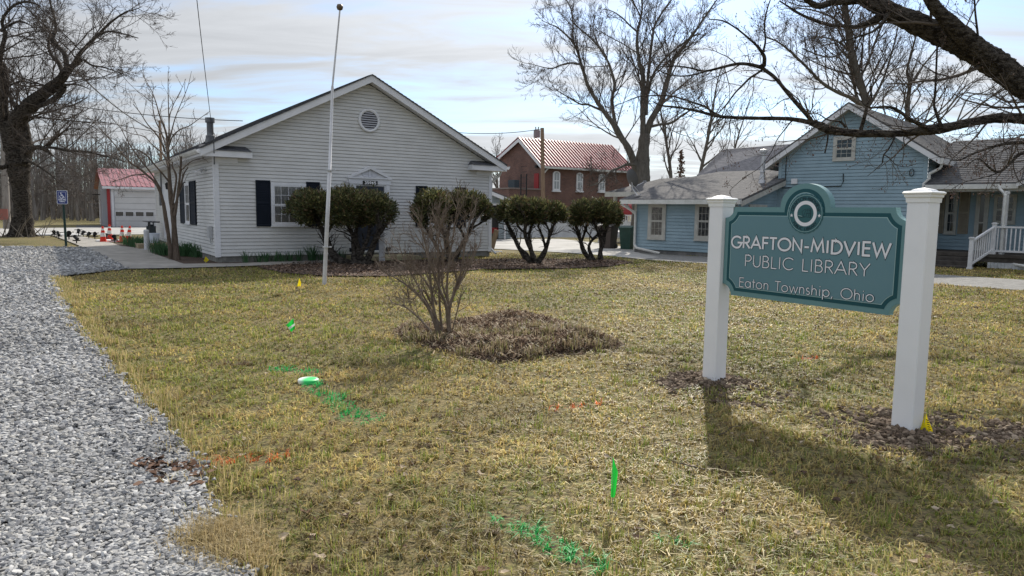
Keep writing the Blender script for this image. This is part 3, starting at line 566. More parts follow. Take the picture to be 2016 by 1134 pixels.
# stroke lettering: geometric single-line capitals, cap height 1
def arc(cx, cy, rx, ry, a0, a1, n=14): t = np.radians(np.linspace(a0, a1, n)); return [(cx+rx*math.cos(q), cy+ry*math.sin(q)) for q in t]
GL = {
 'G': (.92, [arc(.5, .5, .44, .5, 42, 330, 24)[:-2]+[(.93, .46), (.56, .46)]]), 'R': (.62, [[(.08, 0), (.08, 1), (.3, 1)]+arc(.3, .74, .24, .26, 90, -90)+[(.08, .48)], [(.28, .48), (.6, 0)]]),
 'A': (.82, [[(.02, 0), (.41, 1), (.8, 0)], [(.16, .34), (.66, .34)]]), 'F': (.52, [[(.08, 0), (.08, 1), (.5, 1)], [(.08, .54), (.48, .54)]]), 'T': (.56, [[(.28, 0), (.28, 1)], [(.0, 1), (.56, 1)]]),
 'O': (1.0, [arc(.5, .5, .46, .5, 0, 360, 30)]), 'N': (.78, [[(.09, 0), (.09, 1), (.69, 0), (.69, 1)]]), '-': (.42, [[(.05, .38), (.37, .38)]]), 'M': (.95, [[(.05, 0), (.17, 1), (.475, .18), (.78, 1), (.9, 0)]]),
 'I': (.26, [[(.13, 0), (.13, 1)]]), 'D': (.78, [[(.09, 0), (.09, 1), (.28, 1)]+arc(.28, .5, .45, .5, 90, -90, 18)+[(.09, 0)]]), 'V': (.74, [[(.02, 1), (.37, 0), (.72, 1)]]), 'E': (.56, [[(.52, 0), (.08, 0), (.08, 1), (.52, 1)], [(.08, .54), (.5, .54)]]),
 'W': (1.08, [[(.02, 1), (.29, 0), (.54, .85), (.79, 0), (1.06, 1)]]), 'P': (.6, [[(.08, 0), (.08, 1), (.3, 1)]+arc(.3, .73, .25, .27, 90, -90)+[(.08, .46)]]), 'U': (.7, [[(.08, 1), (.08, .32)]+arc(.35, .32, .27, .32, 180, 360)+[(.62, 1)]]),
 'B': (.62, [[(.08, .54), (.33, .54)]+arc(.33, .27, .23, .27, 90, -90)+[(.08, 0), (.08, 1), (.28, 1)]+arc(.28, .77, .22, .23, 90, -90)]), 'L': (.5, [[(.08, 1), (.08, 0), (.48, 0)]]), 'C': (.88, [arc(.5, .5, .44, .5, 45, 315, 22)]),
 'Y': (.68, [[(.02, 1), (.34, .48), (.66, 1)], [(.34, .48), (.34, 0)]]), 'H': (.72, [[(.08, 0), (.08, 1)], [(.64, 0), (.64, 1)], [(.08, .54), (.64, .54)]]), 'K': (.6, [[(.08, 0), (.08, 1)], [(.55, 1), (.08, .45)], [(.25, .6), (.58, 0)]]),
 'a': (.68, [arc(.32, .33, .27, .33, 0, 360, 22), [(.6, .66), (.6, 0)]]), 't': (.34, [[(.17, .95), (.17, 0)], [(.02, .66), (.32, .66)]]), 'o': (.68, [arc(.33, .33, .29, .33, 0, 360, 22)]), 'n': (.58, [[(.08, .66), (.08, 0)], [(.08, .38)]+arc(.28, .38, .2, .28, 180, 0)+[(.48, 0)]]),
 'w': (.82, [[(.02, .66), (.22, 0), (.41, .62), (.6, 0), (.8, .66)]]), 's': (.38, [arc(.18, .495, .13, .165, 50, 250, 10)+arc(.18, .165, .15, .165, 90, -140, 12)]), 'h': (.58, [[(.08, 1), (.08, 0)], [(.08, .38)]+arc(.28, .38, .2, .28, 180, 0)+[(.48, 0)]]),
 'i': (.22, [[(.11, .66), (.11, 0)], [(.11, .88), (.11, .96)]]), 'p': (.68, [arc(.36, .33, .27, .33, 0, 360, 22), [(.08, .66), (.08, -.32)]]), ',': (.24, [[(.14, .08), (.06, -.18)]]), ' ': (.42, []),
 '3': (.6, [arc(.27, .75, .22, .25, 150, -90)+arc(.27, .25, .25, .25, 90, -150)]), '5': (.6, [[(.5, 1), (.15, 1), (.1, .58)]+arc(.27, .33, .25, .31, 110, -140)]), '9': (.6, [arc(.3, .68, .22, .3, 0, 360, 18), [(.52, .7), (.42, .3), (.25, 0)]]), '6': (.6, [arc(.3, .32, .22, .3, 0, 360, 18), [(.42, 1), (.2, .65), (.09, .35)]]),
}
def ribbon(poly, w):
    p = np.array(poly, float); n = len(p)
    if n < 2: return None
    closed = np.hypot(*(p[0]-p[-1])) < 1e-3; L = []; 
    if not closed:
        e = (p[0]-p[1]); e /= np.hypot(*e)+1e-9; p[0] = p[0]; 
    for i in range(n):
        a = p[i]-p[i-1] if i else (p[-1]-p[-2] if closed else p[1]-p[0]); b = p[i+1]-p[i] if i < n-1 else (p[1]-p[0] if closed else p[-1]-p[-2])
        a = a/(np.hypot(*a)+1e-9); b = b/(np.hypot(*b)+1e-9); na = np.array([-a[1], a[0]]); nb = np.array([-b[1], b[0]]); m = na+nb; mm = np.hypot(*m)
        if mm < .3: m = na; s = 1.
        else: m = m/mm; s = min(1/max(m@na, .25), 2.4)
        L.append((p[i]+m*w*s, p[i]-m*w*s))
    return L
def letters(text, cap, wid=None, track=.08):
    """list of polylines laid out from x=0, and the total width"""
    x = 0; out = []
    for ch in text:
        gw, st = GL[ch]; out += [[(x+a, b) for a, b in q] for q in st]; x += gw+track
    x -= track; sx = (wid/(x) if wid else cap)
    return [[(a*sx, b*cap) for a, b in q] for q in out], x*sx
def put_strokes(mb_, strokes, w, y, mi=0, mapf=None, step=.00012):
    for k, q in enumerate(strokes):
        L = ribbon(q, w)
        if not L: continue
        yy_ = y-step*(k % 9); v = []
        for a, b in L:
            for c in (a, b): v.append((c[0], yy_, c[1]) if mapf is None else mapf(c[0], c[1], yy_))
        mb_.add(v, [(2*i, 2*i+1, 2*i+3, 2*i+2) for i in range(len(L)-1)], mi)

# ------------------------------------------------------------------ the library building
o = G(427, 505, .2); LF = Frame(o, R(33.5)); LW = LF.front(966, 494)[0]; LD = 12.3
LIB = thing('library_building', 'white sided one storey library with dark shutters behind the flagpole', 'building', (LF.o[0], LF.o[1], 0), LF.yaw)
zb = .2; zw = 2.98; OV = .40; OF = .35
pk = LF.front(732, 146, -OF); pm = LW/2
el_ = LF.front(399, 290, -OF); er_ = LF.front(994, 328, -OF)
RZ = pk[1]; EZ = (el_[1]+er_[1])/2+.03; sl_ = (RZ-EZ)/(pm+OV)      # top surface of the roof
def lroof(s): return RZ-abs(s-pm)*sl_
TH = .20
front = TF('front'); left = TF('left', 0, LD); right = TF('right', LW)
wl = WB(front)
def gx0(z): return 0. if z < zw else max(0., pm-(RZ-TH-.02-z)/sl_)
def gx1(z): return LW if z < zw else min(LW, pm+(RZ-TH-.02-z)/sl_)
siding(wl, gx0, gx1, zb, RZ-TH-.04, .1016)
bk = WB(TF('left', 0, LD)); siding(bk, lambda z: 0., lambda z: LD, zb, 3.02, .1016)
br_ = WB(right); siding(br_, lambda z: 0., lambda z: LD, zb, 3.02, .1016)
wl.tf = lambda v: v
def merge(dst, src):
    n0 = dst.n
    for a, c in zip(src.v, src.c): dst.v.append(a); dst.c.append(c)
    for l in src.l: dst.l.append(l+n0)
    dst.t += src.t; dst.mi += src.mi; dst.n += src.n
merge(wl, bk); merge(wl, br_)
bkw = [(0, LD, zb), (LW, LD, zb), (LW, LD, 3.0), (pm, LD, RZ-TH-.05), (0, LD, 3.0)]; wl.poly(bkw[::-1])
wl.build('wall', VINYL, LIB)
fb = MB(); fb.box((.03, .03, -.05), (LW-.03, LD-.03, zb+.01)); fb.build('foundation', FOUND, LIB)
# roof
rf = MB()
for sgn in (-1, 1):
    e = pm+sgn*(pm+OV); a = (e, -OF-.03, lroof(e)); b = (e, LD+OF, lroof(e)); c = (pm, LD+OF, RZ); d = (pm, -OF-.03, RZ)
    if sgn > 0: a, b, c, d = b, a, d, c
    p = np.array([a, b, c, d]) if sgn < 0 else np.array([a, b, c, d]); th = .03
    q = p-[0, 0, th]; rf.add(np.concatenate([p, q]), [(0, 1, 2, 3), (7, 6, 5, 4), (0, 4, 5, 1), (1, 5, 6, 2), (2, 6, 7, 3), (3, 7, 4, 0)])
    shingle_rows(rf, a, b, c, d, .14, .014)
ROOF = rf.build('roof', SHINGLE, LIB)
# rake boards + soffit
for sgn in (-1, 1):
    k = MB(); e = pm+sgn*(pm+OV); z1, z2 = lroof(e)-.032, RZ-.032; y0, y1 = -OF, -OF+.03
    k.prism([(e, z1), (pm, z2), (pm, z2-TH), (e, z1-TH)], 1, y0, y1); k.build('rake_board', TRIM, LIB)
    k = MB(); k.add([(e, -OF+.03, z1-TH+.03), (pm, -OF+.03, z2-TH+.03), (pm, 0, z2-TH+.03), (e, 0, z1-TH+.03)], [(0, 1, 2, 3)])
    k.add([(e, 0, z1-.17), (e, LD, z1-.17), (pm+sgn*pm, LD, z1-.17), (pm+sgn*pm, 0, z1-.17)], [(0, 1, 2, 3)]); k.build('soffit', TRIM, LIB)
    k = MB(); k.box((e-.02 if sgn < 0 else e-.03, -OF+.031, z1-.19), (e+.03 if sgn < 0 else e+.02, LD+OF, z1-.002)); k.build('fascia', TRIM, LIB)
    g = MB(); gx1_ = e+sgn*.023; prof = [(0, 0), (sgn*.05, -.0), (sgn*.09, .05), (sgn*.105, .11), (sgn*.095, .11), (sgn*.08, .055), (sgn*.045, .012), (0, .012)]
    g.prism([(gx1_+a, z1-.13+b) for a, b in prof], 1, -OF-.02, LD+OF); g.build('gutter', GUTTER, LIB)
    # cornice return at the gable corner
    s0, s1 = (-OV, .95) if sgn < 0 else (LW-.95, LW+OV); zr = z1-.19
    k = MB(); k.box((s0, -OF+.031, zr+.002), (s1, -.0, zr+.17)); rt = k.build('cornice_return', TRIM, LIB)
    k = MB(); zt = zr+.172; zc = zt+.16
    k.add([(s0, -OF+.0, zt), (s1, -OF+.0, zt), (s1-(.12 if sgn < 0 else 0), -.005, zc), (s0+(.12 if sgn > 0 else 0), -.005, zc), (s0, -.005, zt), (s1, -.005, zt)], [(0, 1, 2, 3)])
    k.add([(s1, -OF, zt), (s1, -.005, zt), (s1-(.12 if sgn < 0 else 0), -.005, zc)], [(0, 1, 2)]); k.add([(s0, -OF, zt), (s0+(.12 if sgn > 0 else 0), -.005, zc), (s0, -.005, zt)], [(0, 1, 2)])
    k.build('return_shingles', SHINGLE, rt)
    k = WB(front); a, b = (0.0, .62) if sgn < 0 else (LW-.62, LW); rect(k, a, b, 2.80, zr-.002, -.03, 0); k.build('frieze_board', TRIM, LIB)
for (a, b) in ((0, .11), (LW-.11, LW)):
    k = WB(front); rect(k, a, b, zb-.02, 2.798, -.028, 0); k.build('corner_board', TRIM, LIB)
k = WB(left); rect(k, LD-.11, LD+.027, zb-.02, 2.98, -.028, -.001); k.build('corner_board', TRIM, LIB)
k = WB(left); rect(k, 0, .11, zb-.02, 2.98, -.028, -.001); k.build('corner_board', TRIM, LIB)
k = WB(left); rect(k, 0, LD, 2.99, 3.12, -.02, -.001); k.build('frieze_board', TRIM, LIB)
def fr(px, py, dep=0.): return LF.front(px, py, dep)
# windows
x0, z1 = fr(532, 359.5); x1, z0 = fr(602.7, 444.5); WZ0, WZ1 = z0, z1
window(LIB, front, x0, x1, z0, z1, .07, cols=4, rows=2, curtain='full')
xs0 = fr(504.5, 400)[0]; xs1 = fr(627, 400)[0]; sw = x0-xs0
shutter(LIB, front, x0-.012-sw, x0-.012, z0-.02, z1+.06, SHUT); shutter(LIB, front, x1+.012, x1+.012+sw, z0-.02, z1+.06, SHUT)
x2 = fr(841, 400)[0]; x3 = fr(895, 400)[0]; window(LIB, front, x2, x3, z0, z1, .07, cols=4, rows=2, curtain='half')
shutter(LIB, front, x2-.012-sw, x2-.012, z0-.02, z1+.06, SHUT); shutter(LIB, front, x3+.012, x3+.012+sw, z0-.02, z1+.06, SHUT)
# entrance: pilasters, frieze, pediment, door
xa = fr(686.3, 420)[0]; xb = fr(766.8, 420)[0]; zbt = fr(725, 494.8)[1]; zen = fr(725, 366)[1]; zpb = fr(725, 352.5)[1]; zap = fr(726, 327)[1]; xd0 = fr(700, 430)[0]; xd1 = fr(755.5, 430)[0]
D = MB(); D.tf = None
D.box((xd0, -.02, zbt), (xd1, -.012, zen)); dd = D; door = None
dr = WB(front); rect(dr, xd0+.02, xd1-.02, zbt+.02, zen-.02, -.045, -.01); hh = zen-zbt; dw = xd1-xd0-.04; xm = (xd0+xd1)/2
for (p0, p1, q0, q1) in ((.1, .46, .10, .42), (.54, .9, .10, .42), (.1, .46, .5, .93), (.54, .9, .5, .93)): frame_ring(dr, xd0+.02+dw*p0, xd0+.02+dw*p1, zbt+hh*q0, zbt+hh*q1, .03, -.056, -.045)
door = dr.build('door', M('navy_door', (.012, .02, .04), (.015, .025, .05), sc=3, rough=.35, spec=.5), LIB)
k = MB(); k.lathe([(0, .0), (.028, .005), (.03, .03), (0, .045)], 10); hv = k.v[0].copy(); k.v[0] = np.stack([xd1-.1+hv[:, 0], -.056-hv[:, 2], zbt+1.0+hv[:, 1]], 1); k.build('handle', METALG, door)
k = WB(front); frame_ring(k, xd0-.05, xd1+.05, zbt-.02, zen+.05, .05, -.07, 0)
for (a, b) in ((xa+.02, xd0-.05), (xd1+.05, xb-.02)):
    rect(k, a, b, zbt, zen+.05, -.085, 0)
    for j in range(3): t = a+(b-a)*(.25+.25*j); rect(k, t-.006, t+.006, zbt+.15, zen-.1, -.092, -.085)
    rect(k, a-.01, b+.01, zbt, zbt+.12, -.10, 0, 1)
rect(k, xa-.01, xb+.01, zen+.05, zpb, -.10, 0); rect(k, xa-.04, xb+.04, zpb, zpb+.05, -.13, 0)
DS = k.build('door_surround', [TRIM, SHUT], LIB)
k = WB(front); k2 = lambda pts, y0, y1: MB.prism(k, pts, 1, y0, y1)
xc = (xa+xb)/2; hw = (xb-xa)/2+.04; k2([(xa-.04, zpb+.05), (xb+.04, zpb+.05), (xc, zap)], -.05, 0)
for sgn in (-1, 1):
    p = np.array([xc+sgn*hw, zpb+.05]); q = np.array([xc, zap]); n_ = np.array([-(q-p)[1], (q-p)[0]]); n_ = n_/np.hypot(*n_)*(.07 if sgn > 0 else -.07); n_ *= -1 if (n_[1] > 0) else 1
    k2([tuple(p), tuple(q), tuple(q+np.array([0, -.10])), tuple(p-np.array([sgn*.14, 0]))], -.13, -.051)
PED = k.build('pediment', TRIM, LIB)
k = WB(front); zc_ = zpb+.06; hh_ = (zap-zpb-.05)   # urn-and-scroll relief in the pediment
put = []; 
k.prism([(xc-.05, zc_), (xc+.05, zc_), (xc+.05, zc_+hh_*.55), (xc, zc_+hh_*.78), (xc-.05, zc_+hh_*.55)], 1, -.075, -.052)
for sgn in (-1, 1):
    pts = [(xc+sgn*a, zc_+hh_*b) for a, b in ((.07, .02), (.20, .05), (.27, .2), (.24, .36), (.15, .52), (.07, .66))]; k.prism(pts if sgn > 0 else pts[::-1], 1, -.068, -.052)
k.build('relief', M('relief_white', (.55, .56, .60), rough=.5), PED)
xn0, zn1 = fr(714.5, 355.5, -.1); xn1, zn0 = fr(742.5, 364.6, -.1)
k = WB(front); rect(k, xn0, xn1, zn0, zn1, -.125, -.101)
nn = 7
for i in range(nn): z = zn0+(zn1-zn0)*i/nn; rect(k, xn0-.012*(i % 2), xn0, z+.002, z+(zn1-zn0)/nn, -.123, -.103); rect(k, xn1, xn1+.012*(i % 2), z+.002, z+(zn1-zn0)/nn, -.123, -.103)
NP = k.build('number_plate', BLACK, LIB); NP['label'] = 'black house number plate reading 35965'
st, wd_ = letters('35965', (zn1-zn0)*.62, (xn1-xn0)*.80, track=.12); k = WB(front); st = [[(a+xn0+(xn1-xn0)*.10, b+zn0+(zn1-zn0)*.19) for a, b in q] for q in st]; put_strokes(k, st, .011, -.127); k.build('numerals', M('white_paint', (.8, .8, .8), rough=.5), NP)
# lantern
lx_, lz_ = fr(680, 363); k = WB(front); rect(k, lx_-.05, lx_+.05, lz_-.09, lz_+.10, -.02, 0); k.beam((lx_, -.02, lz_+.04), (lx_, -.12, lz_+.10), .02, .02)
k.lathe([(.0, lz_+.13), (.075, lz_+.06), (.062, lz_+.055), (.045, lz_-.10), (.0, lz_-.12)], 6, (lx_, -.14)); k.build('wall_lantern', METALG, LIB)
# round gable vent
vx, vz = fr(726, 237.5); vr = (fr(747, 237.5)[0]-fr(705, 237.5)[0])/2
k = WB(front); n = 36; v = []; 
for rr, yy_ in ((vr, 0), (vr, -.06), (vr-.03, -.075), (vr-.075, -.06), (vr-.075, -.018)): v += [(vx+rr*math.cos(i*2*math.pi/n), yy_, vz+rr*math.sin(i*2*math.pi/n)*1.02) for i in range(n)]
k.add(v, [(r_*n+i, r_*n+(i+1) % n, (r_+1)*n+(i+1) % n, (r_+1)*n+i) for r_ in range(4) for i in range(n)]); ri = vr-.075
VENT = k.build('gable_vent', TRIM, LIB, smooth=False)
k = WB(front); k.add([(vx+ri*math.cos(i*2*math.pi/n), -.019, vz+ri*math.sin(i*2*math.pi/n)) for i in range(n)], [list(range(n))]); k.build('vent_backing', DARK, VENT)
k = WB(front); nl = 8
for i in range(nl):
    z = vz-ri+2*ri*(i+.5)/nl; hwid = math.sqrt(max(0, ri*ri-(z-vz)**2)); k.add([(vx-hwid, -.055, z-.03), (vx+hwid, -.055, z-.03), (vx+hwid, -.025, z+.014), (vx-hwid, -.025, z+.014)], [(0, 1, 2, 3)])
k.build('louvre', M('grey_louvre', (.38, .38, .40), rough=.6), VENT)
# side wall fittings (v,z on plane u=0): convert to t = LD - v
def sd_(px, py): v_, z_ = LF.side(px, py); return LD-v_, z_
a0, az1 = sd_(366, 361); a1, az0 = sd_(377.5, 440.5); window(LIB, left, a0, a1, az0, az1, .05, cols=2, rows=2, curtain='full', lower_mun=False)
b0 = sd_(357, 400)[0]; b1 = sd_(387.5, 400)[0]; shutter(LIB, left, b0, a0-.01, az0-.02, az1+.04, SHUT); shutter(LIB, left, a1+.01, b1, az0-.02, az1+.04, SHUT)
c0 = sd_(325, 430)[0]; c1 = sd_(341, 430)[0]
k = WB(left); rect(k, c0+.08, c1-.08, .35, 2.35, -.035, -.005); SDR = k.build('side_door', TRIM, LIB); k = WB(left); frame_ring(k, c0, c1, .33, 2.43, .08, -.06, 0); k.build('door_frame', TRIM, SDR)
e0, ez = sd_(418, 457); k = WB(left); rect(k, e0-.12, e0+.12, ez-.17, ez+.17, -.12, -.018); k.tubes(np.array([(e0+.02, -.06, ez-.17), (e0+.02, -.07, ez-.26), (e0+.06, -.05, ez-.32)]), np.full((3,), .014), 6); k.build('utility_box', M('grey_box', (.42, .43, .44), rough=.5), LIB)
f0, fz = sd_(405, 334); k = WB(left); rect(k, f0-.05, f0+.05, fz-.05, fz+.05, -.05, 0)
for dx in (-.14, .12): k.tubes(np.array([(f0, -.05, fz), (f0+dx*.6, -.11, fz+.01), (f0+dx, -.16, fz-.04), (f0+dx*1.6, -.22, fz-.10)]), np.array([.018, .025, .045, .065]), 8, cap=True)
k.build('security_light', TRIM, LIB)
m0, mz1 = sd_(322, 372); mz0 = sd_(322, 402)[1]; k = WB(left); rect(k, m0-.13, m0+.13, mz0-.05, mz0+.42, -.16, -.018); k.tubes(np.array([(m0, -.08, mz0+.42), (m0, -.08, 3.1), (m0, -.35, 3.15), (m0, -.45, 3.9)]), np.full(4, .03), 8); k.build('electric_meter', M('meter_grey', (.13, .135, .14), rough=.5), LIB)
g0, gz = sd_(337, 366); k = WB(left); k.lathe([(0, gz+.14), (.09, gz+.06), (.07, gz+.04), (.05, gz-.12), (0, gz-.14)], 6, (g0, -.14)); rect(k, g0-.05, g0+.05, gz-.06, gz+.06, -.08, 0); k.build('wall_lantern', BLACK, LIB)
# roof pipe
vc = 5.2; sv = .9; zz0 = lroof(sv); k = MB(); k.lathe([(.17, zz0-.15), (.15, zz0+.18), (.11, zz0+.2), (.11, zz0+.62), (.155, zz0+.62), (.155, zz0+.78), (.02, zz0+.80)], 14, (sv, vc)); k.build('roof_vent_pipe', M('pipe_grey', (.16, .165, .17), (.09, .09, .095), sc=6, rough=.6), LIB)
# downspout on the far front corner and entrance landing
k = MB(); k.tubes(np.array([(LW+OV+.05, .1, EZ-.2), (LW+OV, .1, EZ-.32), (LW+.08, .12, EZ-.6), (LW+.06, .12, EZ-.8), (LW+.06, .12, .3), (LW+.15, -.1, .1)]), np.full(6, .045), 6); k.build('downspout', GUTTER, LIB)
k = MB(); k.box((xa-.1, -1.15, .045), (xb+.55, -.02, .16)); LD_ = k.build('entrance_landing', M('yellow_concrete', (.40, .36, .22), (.32, .29, .18), sc=4, rough=.9, bump=.2), LIB)
SB = MB(); ks = LF.loc(G(318, 489)); SB.box((-1.15, ks[1]-.55, .0), (-.03, ks[1]+.75, .2)); SB.build('side_step', M('tan_wood', (.36, .29, .19), (.27, .21, .14), sc=5, rough=.85), LIB)

# ------------------------------------------------------------------ the blue house
BF = Frame((4.91, 28.75), math.atan2(-.694, .72))
BH = thing('blue_house', 'pale blue clapboard house with grey roofs and white porch behind the library sign', 'house', (BF.o[0], BF.o[1], 0), BF.yaw)
s_w, _ = BF.front(1452, 450); t0 = .16
wz = BF.front(1390, 396)[1]; wzL = BF.front(1250, 398)[1]; WZ = (wz+wzL)/2; zb2 = BF.front(1388, 497)[1]
v_r = BF.side(1527, 450, s_w)[0]            # depth at which the tall gable wall stands
zrake = BF.side(1543, 356, s_w)[1]
bfr = TF('front'); wb = WB(bfr); P2 = .125
siding(wb, lambda z: 0., lambda z: s_w, zb2, WZ+.05, P2, .014)
LD2 = 7.5; lb = WB(TF('left', 0, LD2)); siding(lb, lambda z: 0., lambda z: LD2, zb2, WZ+.05, P2, .014)
slw = (zrake-WZ-.12)/(v_r-0.0)              # slope of the wing roof (rises into the depth)
rb = WB(TF('right', s_w)); siding(rb, lambda z: max(0, (z-WZ-.02)/slw), lambda z: v_r+.01, zb2, WZ+slw*v_r, P2, .014)
# tall gable
gR = BF.front(1820, 420, v_r)[0]; gL = s_w+.005; gp = BF.front(1657, 205, v_r-.35); gm_ = (gL+gR)/2
zer = BF.front(1818, 303, v_r)[1]; zpk = BF.front(1655, 214, v_r)[1]; sg = (zpk-zer)/(gR-gm_)
GZ = zpk+.16; GTH = .2
gw = WB(TF('front', v_r)); siding(gw, lambda z: gL if z < zer-.05 else max(gL, gm_-(zpk-.02-z)/sg), lambda z: gR if z < zer-.05 else min(gR, gm_+(zpk-.02-z)/sg), zb2, zpk-.03, P2, .014)
GD = 9.; rw = WB(TF('right', gR)); 
class Off(TF):
    def __init__(s, base, dy): s.b = base; s.d = dy
    def __call__(s, v): o = s.b(v); o[..., 1] += s.d; return o
rw.tf = Off(TF('right', gR), v_r); siding(rw, lambda z: 0., lambda z: GD, zb2, zer+.02, P2, .014)
lw2 = WB(Off(TF('left', gL, GD), v_r)); siding(lw2, lambda z: 0., lambda z: GD, 2.2, zer+.02, P2, .014)
for q in (lb, rb, gw, rw, lw2): merge(wb, q)
# porch wing: extends to the right from the tall house
pe = BF.front(1998, 367, v_r-.15)[0]; PV = v_r+.15; pz = BF.front(1900, 365, v_r-.15)[1]; pr = pe+.1
pw_v = v_r+1.9; pw = WB(TF('front', pw_v)); siding(pw, lambda z: gR, lambda z: pr+6, .45, pz+.15, P2, .014); merge(wb, pw)
pkz = pz+1.75; PD = 3.2                      # ridge of the porch wing
ge = WB(Off(TF('right', pr+6), pw_v)); siding(ge, lambda z: 0., lambda z: 4., .45, pz, P2, .014); merge(wb, ge)
wb.build('wall', BLUE, BH)
fb = MB(); fb.box((.02, .03, -.05), (s_w-.02, 7, zb2)); fb.box((gL+.03, v_r+.03, -.05), (gR-.03, v_r+GD-.1, zb2-.002)); fb.build('foundation', M('block_foundation', (.13, .13, .13), (.20, .195, .19), sc=4, rough=.9), BH)
def roof_quad(parent, a, b, c, d, mat, th=.08, rows=True, name='roof', pitch=.15):
    m = slab([a, b, c, d], th)
    if rows: shingle_rows(m, a, b, c, d, pitch, .012)
    return m.build(name, mat, parent)
# low wing roof: shallow, front eave at v=-.35, ridge deep behind
ov = .38; zE = WZ+.10; rv = 3.9; zRg = zE+slw*(rv+ov)
roof_quad(BH, (-.45, -ov, zE), (s_w+.32, -ov, zE), (s_w+.32, v_r, zE+slw*(v_r+ov)), (-.45, v_r, zE+slw*(v_r+ov)), SHING2, rows=False)
a = zE+slw*(v_r+ov); roof_quad(BH, (-.45, v_r+.001, a-.001), (gL-.02, v_r+.001, a-.001), (gL-.02, rv+1.2, a+slw*(rv+1.2-v_r)), (.9, rv+1.2, a+slw*(rv+1.2-v_r)), SHING2, rows=False)
# lower rear canopy roof seen left of the wing
cz = zE+.02; q0 = BF.loc(P(1192, 378, 33.5)); 
roof_quad(BH, (q0[0], q0[1], q0[2]), (q0[0]+2.6, q0[1]-.0, q0[2]), (q0[0]+2.9, q0[1]+2.6, q0[2]+.75), (q0[0]+1.3, q0[1]+2.6, q0[2]+.7), SHING2, rows=False)
k = MB(); k.box((q0[0], q0[1]-.05, q0[2]-.22), (q0[0]+2.4, q0[1]-.002, q0[2]-.01)); k.build('fascia', BTRIM, BH)
k = MB(); q1 = BF.loc(P(1211, 400, 33.7)); k.box((q1[0]-.07, q1[1]-.07, 0), (q1[0]+.07, q1[1]+.07, q0[2]-.1)); k.build('canopy_post', BTRIM, BH)
# steep slate roof behind (the cross wing)
sr = [BF.loc(P(1372, 345, 34)), BF.loc(P(1560, 345, 34)), BF.loc(P(1560, 283, 37)), BF.loc(P(1424, 294, 37))]
sr[0][2] -= .0; m = slab([sr[0], sr[1], sr[2], sr[3]], .08); shingle_rows(m, sr[0], sr[1], sr[2], sr[3], .17, .02); m.build('roof', SHING3, BH)
k = MB(); hh1 = np.array(sr[0]); k.add([(hh1[0]+.2, hh1[1]+.1, .3), (sr[1][0], sr[1][1]+.1, .3), (sr[1][0], sr[1][1]+.1, sr[1][2]-.1), (hh1[0]+.2, hh1[1]+.1, hh1[2]-.1)], [(0, 1, 2, 3)]); k.build('rear_wall', BLUE, BH)
k = MB(); k.box((-.40, -ov-.13, zE-.20), (s_w+.30, -ov-.002, zE-.03)); k.build('gutter', GUTTER, BH)
k = MB(); k.add([(-.4, -ov, zE-.17), (s_w+.3, -ov, zE-.17), (s_w+.3, 0, zE-.17), (-.4, 0, zE-.17)], [(0, 1, 2, 3)]); k.build('soffit', BTRIM, BH)
k = MB(); k.prism([(-ov, zE-.085), (v_r, zE+slw*(v_r+ov)-.085), (v_r, zE+slw*(v_r+ov)-.27), (-ov, zE-.27)], 0, s_w+.28, s_w+.318); k.build('rake_board', BTRIM, BH)
# tall house roof
eg = .42
def groof(s): return GZ-abs(s-gm_)*sg
for sgn in (-1, 1):
    e = gm_+sgn*((gR-gL)/2+eg); y0 = v_r-.38; y1 = v_r+GD; p = [(e, y0, groof(e)), (gm_, y0, GZ), (gm_, y1, GZ), (e, y1, groof(e))]
    if sgn < 0: p = [(e, y1, groof(e)), (e, y0, groof(e)), (gm_, y0, GZ), (gm_, y1, GZ)]; a, b, c, d = p[0], p[1], p[2], p[3]
    else: a, b, c, d = p[0], p[3], p[2], p[1]
    m = slab([a, b, c, d], .05); shingle_rows(m, a, b, c, d, .15, .012); m.build('roof', SHING2, BH)
    k = MB(); z1, z2 = groof(e)-.052, GZ-.052; k.prism([(e, z1), (gm_, z2), (gm_, z2-GTH), (e, z1-GTH)], 1, y0+.01, y0+.04); k.build('rake_board', TRIM, BH)
    k = MB(); k.add([(e, y0+.04, z1-GTH+.02), (gm_, y0+.04, z2-GTH+.02), (gm_, v_r, z2-GTH+.02), (e, v_r, z1-GTH+.02)], [(0, 1, 2, 3)]); k.build('soffit', BTRIM, BH)
    k = MB(); k.box((e-.02, y0+.05, z1-.20), (e+.10 if sgn > 0 else e+.02, y1, z1-.01)); k.build('gutter', GUTTER, BH)
for s_ in (gL, gR-.13):
    k = WB(TF('front', v_r)); rect(k, s_, s_+.13, zb2, zer-.02, -.03, 0); k.build('corner_board', BLUE, BH)
k = WB(bfr); rect(k, 0, .10, zb2, WZ, -.03, 0); k.build('corner_board', BTRIM, BH)
for (l, r_, tp, bt, dep, cs) in ((1277, 1311.5, 400, 470.5, 0, .13), (1369, 1404, 398.5, 473, 0, .13), (1641, 1685, 268, 317, v_r, .10)):
    a, c = BF.front(l, (tp+bt)/2, dep)[0], BF.front(r_, (tp+bt)/2, dep)[0]; zt_ = BF.front((l+r_)/2, tp, dep)[1]; zb_ = BF.front((l+r_)/2, bt, dep)[1]
    window(BH, TF('front', dep), a, c, zb_, zt_, cs, mat=BTRIM, cols=3, rows=2, curtain='full' if dep == 0 else None, sill=(dep == 0), split=.52, dark=(dep != 0))
a, c = BF.side(1474, 402, s_w), BF.side(1508, 402, s_w); window(BH, TF('right', s_w), a[0], c[0], a[1]-.9, a[1], .1, mat=BTRIM, curtain=None, dark=True)
vb = BF.front(1565, 357, v_r); k = WB(TF('front', v_r)); rect(k, vb[0]-.11, vb[0]+.11, vb[1]-.1, vb[1]+.1, -.09, 0); k.build('wall_vent', TRIM, BH)
